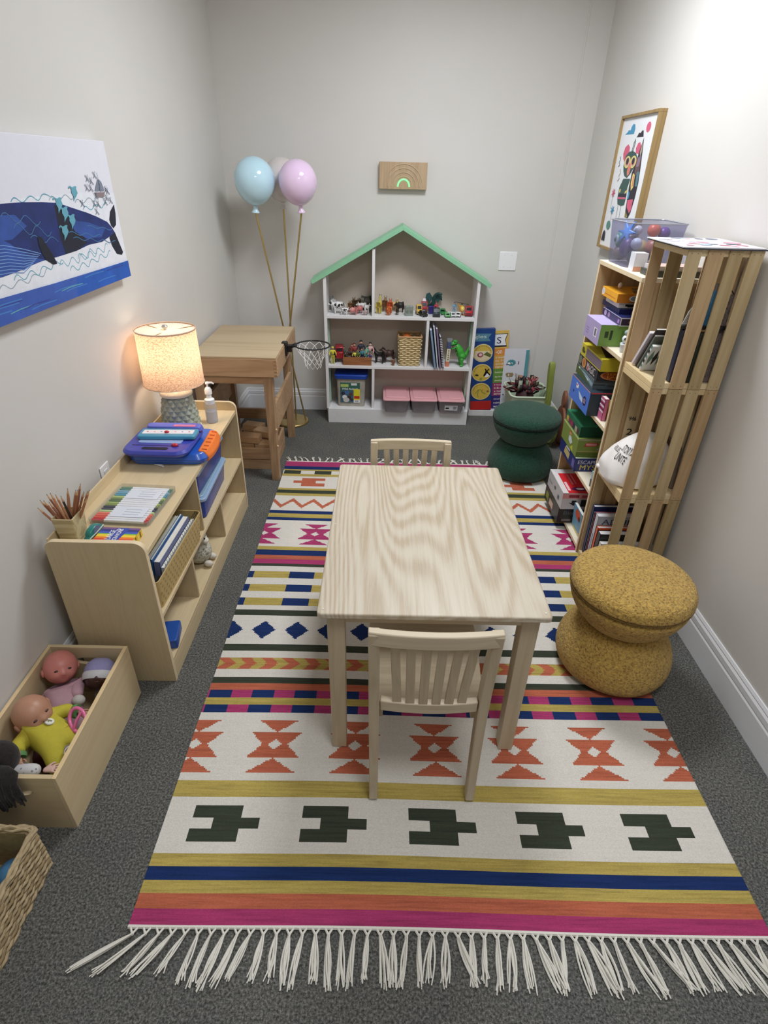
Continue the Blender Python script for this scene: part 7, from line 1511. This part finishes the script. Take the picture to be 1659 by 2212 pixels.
def doll_head(t, c, r, face, up, skinc, lips=(186, 84, 90), eyes=(60, 40, 36), bald=True):
    B = basis(face, up).to_4x4(); T = Matrix.Translation(c) @ B; m = M(skinc, 0.42, var=0.04); b = MB(); b.X = T
    # one closed skull-and-face surface
    rings = []; n = 36; K = 24
    for i in range(K+1):
        ph = -math.pi/2+math.pi*i/K; cz = math.sin(ph); cr = max(math.cos(ph), 0.012); ring = []
        for j in range(n):
            a = 2*math.pi*j/n; x = math.cos(a)*cr; y = math.sin(a)*cr; z = cz; fr = max(0, -y)
            k = 1.0+0.05*z*(z > 0)
            def g(cx, cz_, s): return math.exp(-((x-cx)**2+(z-cz_)**2)/(s*s))*(1 if y < 0 else 0)
            k += 0.13*g(0.40, -0.36, 0.26)+0.13*g(-0.40, -0.36, 0.26)       # cheeks
            k += 0.24*g(0, -0.24, 0.12)+0.05*g(0, -0.10, 0.09)               # nose
            k += 0.06*g(0, -0.50, 0.14)+0.09*g(0, -0.76, 0.18)               # lips, chin
            k -= 0.08*g(0.33, -0.06, 0.13)+0.08*g(-0.33, -0.06, 0.13)+0.05*g(0, -0.40, 0.06)
            ring.append((x*r*k, y*r*k*1.04, z*r*k*1.03))
        rings.append(ring)
    b.loft(rings, m); t = b.build('head', t, smooth=80)
    for s in (-1, 1):
        b = MB(); b.X = T; b.ell((s*r*1.0, r*0.08, -r*0.14), (r*0.12, r*0.20, r*0.26), m, 12, 9); b.ell((s*r*1.06, r*0.02, -r*0.14), (r*0.07, r*0.10, r*0.15), M(tuple(int(v*0.86) for v in skinc), 0.5), 10, 7); b.build('ear', t, smooth=80)
        b = MB(); b.X = T; b.ell((s*r*0.34, -r*0.90, -r*0.06), (r*0.17, r*0.09, r*0.075), M(eyes, 0.25), 12, 8); b.build('eye', t, smooth=80)
    b = MB(); b.X = T; b.tube([(-r*0.20, -r*0.905, -r*0.49), (-r*0.08, -r*0.97, -r*0.52), (r*0.08, -r*0.97, -r*0.52), (r*0.20, -r*0.905, -r*0.49)], [r*0.02, r*0.045, r*0.045, r*0.02], M(lips, 0.35), 8); b.build('mouth', t, smooth=80)
    return T
def hand(t, wrist, d, up, k, skinc, nm='hand'):
    """palm with four unequal curled fingers and a side thumb; d = pointing direction"""
    d = Vector(d).normalized(); up = (Vector(up)-d*Vector(up).dot(d)).normalized(); s = d.cross(up); w = Vector(wrist); m = M(skinc, 0.45)
    vs = [w, w+d*k*.45, w+d*k*.80]; es = [(0, 1), (1, 2)]; rd = [(k*.20, k*.15), (k*.34, k*.17), (k*.36, k*.15)]
    for i, (o, L) in enumerate(((-.30, .50), (-.10, .60), (.10, .56), (.29, .42))):
        n = len(vs); a = w+d*k*.85+s*k*o; vs += [a, a+d*k*L*.5+s*k*o*.18, a+d*k*L+s*k*o*.30-up*k*.10]; es += [(2, n), (n, n+1), (n+1, n+2)]; rd += [(k*.085,)*2, (k*.078,)*2, (k*.062,)*2]
    n = len(vs); a = w+d*k*.35-s*k*.30; vs += [a, a+d*k*.22-s*k*.22, a+d*k*.48-s*k*.28]; es += [(1, n), (n, n+1), (n+1, n+2)]; rd += [(k*.11,)*2, (k*.09,)*2, (k*.07,)*2]
    return skin(nm, [tuple(v) for v in vs], es, rd, m, t, 1, 0)
# doll in pale pink sleepsuit
P1 = (-0.829-0.0, 0.886, 0)
t = thing('baby_doll', 'bald pink-faced baby doll in a pale pink sleepsuit at the far end of the box', 'doll', (-1.000, 1.210, 0.045), 0, DOLLS)
def L(p): return Vector(p)-Vector((-1.000, 1.210, 0.045))
PKS = M((196, 156, 168), 0.85, var=0.05, sc=60, bmp=0.2)
hc = L((-1.022, 1.290, 0.200)); doll_head(t, hc, 0.050, (0.60, -0.62, 0.50), (-0.30, 0.62, 0.72), (206, 128, 118))
vs = [L((-0.985, 1.205, 0.120)), L((-0.998, 1.235, 0.142)), L((-1.012, 1.258, 0.162)), L((-0.962, 1.170, 0.098)), L((-1.045, 1.225, 0.135)), L((-1.058, 1.180, 0.118)), L((-1.045, 1.140, 0.112)),
      L((-0.965, 1.275, 0.150)), L((-0.958, 1.238, 0.155)), L((-0.938, 1.208, 0.155)), L((-0.930, 1.150, 0.085)), L((-0.895, 1.140, 0.090)), L((-0.880, 1.110, 0.070)), L((-0.960, 1.130, 0.085)), L((-0.940, 1.085, 0.080)), L((-0.925, 1.050, 0.062))]
skin('sleepsuit', [tuple(v) for v in vs], [(0, 1), (1, 2), (0, 3), (2, 4), (4, 5), (5, 6), (2, 7), (7, 8), (8, 9), (3, 10), (10, 11), (11, 12), (3, 13), (13, 14), (14, 15)],
     [.046, .042, .030, .042, .025, .022, .019, .026, .022, .018, .032, .027, .020, .032, .026, .020], PKS, t, 2, 0)
b = MB(); b.ell(L((-0.930, 1.195, 0.158)), (0.020, 0.018, 0.017), M((196, 190, 182), 0.9, bmp=0.3, sc=80), 12, 8); lab(b.build('mitten', t, smooth=80), 'grey-white mitten')
b = MB()
for dx, dy in ((0.0, 0.0), (0.013, 0.008), (0.006, -0.006), (-0.003, 0.018)): b.ell(L((-0.948+dx, 1.188+dy, 0.1375-dy*0.2+dx*0.0)), (0.0035, 0.0028, 0.0022), BLACK, 8, 5)
b.build('printed_face', t)
# doll in yellow suit
t = thing('baby_doll', 'tan-faced baby doll in a yellow suit with green cuffs, mid box', 'doll', (-0.985, 1.060, 0.045), 0, DOLLS)
def L(p): return Vector(p)-Vector((-0.985, 1.060, 0.045))
YS = M((188, 176, 56), 0.85, var=0.08, sc=60, bmp=0.2); GC = M((92, 140, 84), 0.85); SKT = (182, 134, 108)
hc = L((-1.012, 1.105, 0.206)); doll_head(t, hc, 0.051, (0.80, -0.40, 0.34), (-0.45, 0.10, 0.85), SKT, (196, 110, 110))
vs = [L((-0.965, 1.070, 0.165)), L((-0.990, 1.085, 0.172)), L((-0.925, 1.050, 0.145)),
      L((-0.960, 1.120, 0.180)), L((-0.935, 1.140, 0.182)), L((-0.912, 1.138, 0.178)),
      L((-1.015, 1.040, 0.165)), L((-1.022, 1.018, 0.165)), L((-1.005, 0.996, 0.165)),
      L((-0.895, 1.075, 0.160)), L((-0.878, 1.060, 0.135)), L((-0.872, 1.040, 0.100)),
      L((-0.920, 1.015, 0.150)), L((-0.900, 0.985, 0.140)), L((-0.885, 0.965, 0.115))]
skin('suit', [tuple(v) for v in vs], [(0, 1), (0, 2), (1, 3), (3, 4), (4, 5), (1, 6), (6, 7), (7, 8), (2, 9), (9, 10), (10, 11), (2, 12), (12, 13), (13, 14)],
     [.040, .034, .038, .024, .022, .020, .026, .024, .021, .030, .026, .018, .031, .027, .020], YS, t, 2, 0)
b = MB(); b.X = Matrix.Translation(L((-0.908, 1.138, 0.177))) @ Matrix.Rotation(R(88), 4, 'Y'); b.lathe([(0.019, -0.006), (0.021, 0.0), (0.020, 0.007)], GC, 20); lab(b.build('cuff', t, smooth=80), 'green ribbed cuff')
b = MB(); b.X = Matrix.Translation(L((-1.004, 0.994, 0.165))) @ Vector((0.3, -0.75, -0.3)).to_track_quat('Z', 'Y').to_matrix().to_4x4(); b.lathe([(0.020, -0.006), (0.022, 0.0), (0.021, 0.007)], GC, 20); lab(b.build('cuff', t, smooth=80), 'green ribbed cuff')
b = MB(); b.ell(L((-0.880, 0.958, 0.108)), (0.020, 0.016, 0.014), GC, 12, 8); lab(b.build('sock', t, smooth=80), 'green sock')
hand(t, L((-0.901, 1.138, 0.176)), (0.85, -0.25, -0.15), (0, 0, 1), 0.030, SKT); hand(t, L((-1.001, 0.988, 0.166)), (0.45, -0.75, -0.1), (0, 0, 1), 0.032, SKT)
b = MB(); b.X = Matrix.Translation(L((-0.950, 1.080, 0.2015))) @ Matrix.Rotation(R(20), 4, 'Y') @ Matrix.Rotation(R(-15), 4, 'X'); b.lathe([(0.013, 0), (0.012, 0.003)], M((226, 226, 216), 0.6), 20); b.box(-0.007, -0.001, 0.003, 0.006, 0.004, 0.0036, M((120, 120, 90), 0.5)); b.box(-0.004, -0.006, 0.003, 0.0, -0.001, 0.0036, M((150, 150, 120), 0.5)); lab(b.build('badge', t), 'round white badge')
b = MB(); b.tube([L((-0.985, 1.105, 0.202)), L((-0.972, 1.075, 0.207)), L((-0.985, 1.050, 0.200)), L((-1.0, 1.045, 0.19))], 0.004, GC, 8); b.build('neck_binding', t)
# dark-skinned doll with lilac hat
t = thing('baby_doll', 'dark-skinned baby doll wearing a lilac knitted hat in the far corner of the box', 'doll', (-0.895, 1.300, 0.045), 0, DOLLS)
def L(p): return Vector(p)-Vector((-0.895, 1.300, 0.045))
hc = L((-0.902, 1.284, 0.165)); doll_head(t, hc, 0.043, (0.25, -0.50, 0.83), (-0.10, 0.83, 0.50), (64, 38, 30), (90, 44, 44))
Bm = Matrix.Translation(hc) @ basis((0.25, -0.50, 0.83), (-0.10, 0.83, 0.50)).to_4x4()
b = MB(); b.X = Bm; b.lathe([(0.0475, 0.004), (0.0485, 0.016), (0.047, 0.030), (0.040, 0.045), (0.026, 0.056), (0.008, 0.060), (0.001, 0.0605)], M((150, 146, 190), 0.9, bmp=0.3, sc=120), 36, c0=False); hat_ = lab(b.build('knitted_hat', t, smooth=80), 'lilac knitted hat')
b = MB(); b.X = Bm; b.lathe([(0.0480, -0.012), (0.0510, -0.006), (0.0515, 0.008), (0.0490, 0.013)], M((206, 204, 208), 0.9, bmp=0.3, sc=120), 36, c0=False, c1=False); lab(b.build('hat_brim', hat_, smooth=80), 'white turned-up brim')
vs = [L((-0.895, 1.290, 0.105)), L((-0.890, 1.260, 0.085)), L((-0.882, 1.220, 0.075)), L((-0.865, 1.275, 0.105)), L((-0.862, 1.250, 0.125)), L((-0.930, 1.290, 0.09)), L((-0.880, 1.180, 0.060))]
skin('romper', [tuple(v) for v in vs], [(0, 1), (1, 2), (0, 3), (3, 4), (0, 5), (2, 6)], [.028, .030, .024, .014, .012, .014, .018], M((196, 184, 176), 0.85, bmp=0.2, sc=60), t, 2, 0)
# dark-haired doll hanging over the near edge
t = thing('dark_haired_doll', 'doll with long black hair and a floral sleeve at the near end of the box', 'doll', (-1.020, 0.965, 0.045), 0, DOLLS)
def L(p): return Vector(p)-Vector((-1.020, 0.965, 0.045))
hc = L((-1.025, 0.960, 0.200)); doll_head(t, hc, 0.044, (-0.50, 0.60, 0.10), (0.30, -0.10, 0.94), (206, 154, 132))
HR = boucle('black_doll_hair', (34, 26, 26), (10, 8, 8), 90, 0.5, 0.003)
b = MB(); b.ell(hc+Vector((0.006, -0.010, 0.008)), (0.050, 0.050, 0.052), HR, 22, 14); b.build('hair_cap', t, smooth=80)
rh = random.Random(8)
b = MB()
for k in range(46):
    a = k/45; x0 = -0.020+0.075*a; s0 = hc+Vector((x0*0.7-0.005, -0.040, 0.034-0.02*a)); x1 = -1.085+0.150*a+rh.uniform(-.008, .008)
    ledge = L((x1, 0.890, 0.2375)); over = L((x1+0.006, 0.868, 0.228)); end = L((x1+0.012+rh.uniform(-.01, .01), 0.864+rh.uniform(-.008, .002), 0.100+rh.uniform(0, 0.03)+0.06*abs(a-0.4)))
    b.tube([s0, (s0+ledge)/2+Vector((0, 0, 0.014)), ledge, over, (over+end)/2+Vector((0.004, -0.006, 0)), end], [0.005, 0.007, 0.006, 0.006, 0.0065, 0.002], HR, 6)
b.build('long_hair', t, smooth=80)
FLR = M((196, 194, 196), 0.85, var=0.02, sc=60)
vs = [L((-1.010, 0.945, 0.135)), L((-0.975, 0.938, 0.172)), L((-0.935, 0.936, 0.184)), L((-0.905, 0.938, 0.184)), L((-1.02, 1.0, 0.10)), L((-1.03, 0.955, 0.165))]
m, nt, bs = nodes('floral_cloth'); vn = nt.nodes.new('ShaderNodeTexVoronoi'); vn.inputs['Scale'].default_value = 90; tc = nt.nodes.new('ShaderNodeTexCoord'); nt.links.new(tc.outputs['Object'], vn.inputs['Vector']); r = ramp(nt, vn.outputs['Distance'], [(0.18, rgb((130, 130, 140))), (0.32, rgb((206, 204, 204)))]); nt.links.new(r.outputs[0], bs.inputs['Base Color']); bs.inputs['Roughness'].default_value = 0.85
skin('floral_dress', [tuple(v) for v in vs], [(0, 1), (1, 2), (2, 3), (0, 4), (0, 5)], [.030, .021, .020, .018, .030, .022], m, t, 2, 0)
hand(t, L((-0.900, 0.938, 0.184)), (0.95, 0.15, 0.05), (0, 0, 1), 0.034, (214, 176, 162))
# loose play things in the box
t = thing('pink_play_ring', 'bright pink plastic toy stethoscope loop among the dolls', 'toy', (-0.877, 1.095, 0.192), 0)
t.rotation_euler = (R(35), R(-25), R(20)); PKP = M((226, 110, 156), 0.3, coat=0.4)
b = MB(); b.tube([(0.024*math.cos(a*math.pi/12), 0.036*math.sin(a*math.pi/12), 0) for a in range(24)], 0.0055, PKP, 8, True); b.build('loop', t, smooth=80)
b = MB(); b.tube([(-0.018, -0.018, 0.002), (0.0, 0.0, 0.006), (0.018, 0.015, 0.002)], 0.0045, PKP, 8); b.build('crosspiece', t, smooth=80)
for lb_, nm, x, y, z, r, c, cat in (('crumpled red cloth deep in the box between the dolls', 'red_cloth', -0.905, 0.985, 0.048, (0.055, 0.042, 0.033), (120, 20, 30), 'cloth'), ('dark maroon blanket under the dolls', 'maroon_blanket', -0.985, 1.130, 0.034, (0.075, 0.10, 0.019), (74, 26, 34), 'blanket')):
    b = MB(); b.ell((0, 0, 0), r, M(c, 0.9, var=0.2, sc=30, bmp=0.4), 22, 14); tag(b.build(nm, None, (x, y, z), smooth=80), lb_, cat)
t = thing('toy_cup', 'small clear plastic toy cup near the long side of the box', 'toy cup', (-0.872, 1.015, 0.170), 0); t.rotation_euler = (R(60), R(10), R(40))
b = MB(); b.lathe([(0.010, 0), (0.013, 0.002), (0.016, 0.034), (0.0165, 0.036)], glassy('cup_plastic', (220, 214, 222), 0.35, 0.1), 20, c1=False); b.build('cup_body', t)
b = MB(); b.tube([(0.0165*math.cos(a*math.pi/10), 0.0165*math.sin(a*math.pi/10), 0.036) for a in range(20)], 0.0014, M((230, 226, 230), 0.3), 6, True); b.build('rim', t)
# ---- woven seagrass basket, bottom left
t = thing('seagrass_basket', 'rectangular woven seagrass basket in the bottom left foreground', 'basket', (-0.962, 0.646, 0), 0)
SG = M((176, 156, 122), 0.8, var=0.28, sc=70, bmp=0.3); SG2 = M((150, 128, 94), 0.8, var=0.25, sc=60, bmp=0.3)
AX, AY, BH = 0.108, 0.148, 0.158
b = MB(); b.recalc = True; b.frus(0, 0, 0, BH-0.004, AX-0.006, AY-0.006, AX-0.004, AY-0.004, SG2, r=0.02, n=4, th=0.006); b.build('basket_wall', t)
rs_ = random.Random(12)
def loop(z, ax, ay, ph, rad, m, amp=0.0035, n=84):
    pts = []
    P4 = [(-ax, -ay), (ax, -ay), (ax, ay), (-ax, ay)]; per = 0
    for q in range(4):
        p, n2 = Vector(P4[q]), Vector(P4[(q+1) % 4]); dd = n2-p; k = max(6, int(dd.length/0.013)); nn = Vector((dd.y, -dd.x)).normalized()
        for i in range(k):
            u = (i+0.5)/k; w = amp*math.sin((i+ph)*math.pi/2); pp = p+dd*u+nn*w
            pts.append((pp.x, pp.y, z+0.0022*math.sin(i*1.3+ph*2)+rs_.uniform(-.0012, .0012)))
    mb = MB(); mb.tube(pts, [rad*rs_.uniform(0.8, 1.2) for _ in pts], m, 6, True); return mb
b = MB()
for j in range(17):
    z = 0.006+0.0088*j; g_ = loop(z, AX, AY, (j % 2)*2, 0.0052, [SG, SG2][j % 3 == 2])
    b.add(g_.v, g_.f, g_.mats[0])
b.build('weave', t, smooth=60)
b = MB()
for k in range(3):
    g_ = loop(BH+0.002*(k == 1), AX+(-0.004, 0.0, 0.004)[k], AY+(-0.004, 0.0, 0.004)[k], k*1.3, 0.005, SG, 0.002); b.add(g_.v, g_.f, g_.mats[0])
b.build('braided_rim', t, smooth=60)
GB = 'soft toys in the seagrass basket'
t = thing('plush_frog', 'bright green plush toy in the seagrass basket', 'plush toy', (-0.935, 0.655, 0.045), 0, GB)
GN = M((104, 186, 52), 0.9, var=0.1, sc=60, bmp=0.3)
skin('body', [(0, 0, .05), (0, .03, .07), (.02, .05, .085), (.03, -.03, .075), (.045, -.06, .080), (-.03, -.03, .06), (-.03, .06, .07), (-.04, .09, .075)], [(0, 1), (1, 2), (0, 3), (3, 4), (0, 5), (1, 6), (6, 7)], [.036, .032, .018, .020, .014, .018, .018, .014], GN, t, 2, 0)
t = thing('plush_ball', 'blue plush lump beside the green one in the basket', 'plush toy', (-0.905, 0.730, 0.060), 0, GB)
b = MB(); b.ell((0, 0, 0), (0.036, 0.042, 0.036), M((70, 116, 156), 0.9, var=0.1, sc=60, bmp=0.3), 20, 14); b.build('body', t, smooth=80)
tag(MB().ell((0, 0, 0), (0.060, 0.060, 0.030), M((24, 26, 30), 0.9, bmp=0.3), 20, 12).build('black_cloth', None, (-0.975, 0.590, 0.042), smooth=80), 'black crumpled cloth at the bottom of the seagrass basket', 'cloth')
# corner of a wooden box cut by the bottom left of the picture
o = thing('wooden_box', 'corner of a light wooden box at the very bottom left of the picture', 'box', (-0.905, 0.300, 0), 0)
b = MB(); b.recalc = True; b.frus(0, 0, 0, 0.05, 0.125, 0.150, 0.125, 0.150, BIRCH, r=0.004, th=0.012); b.build('box_walls', o, bevel=0.001)
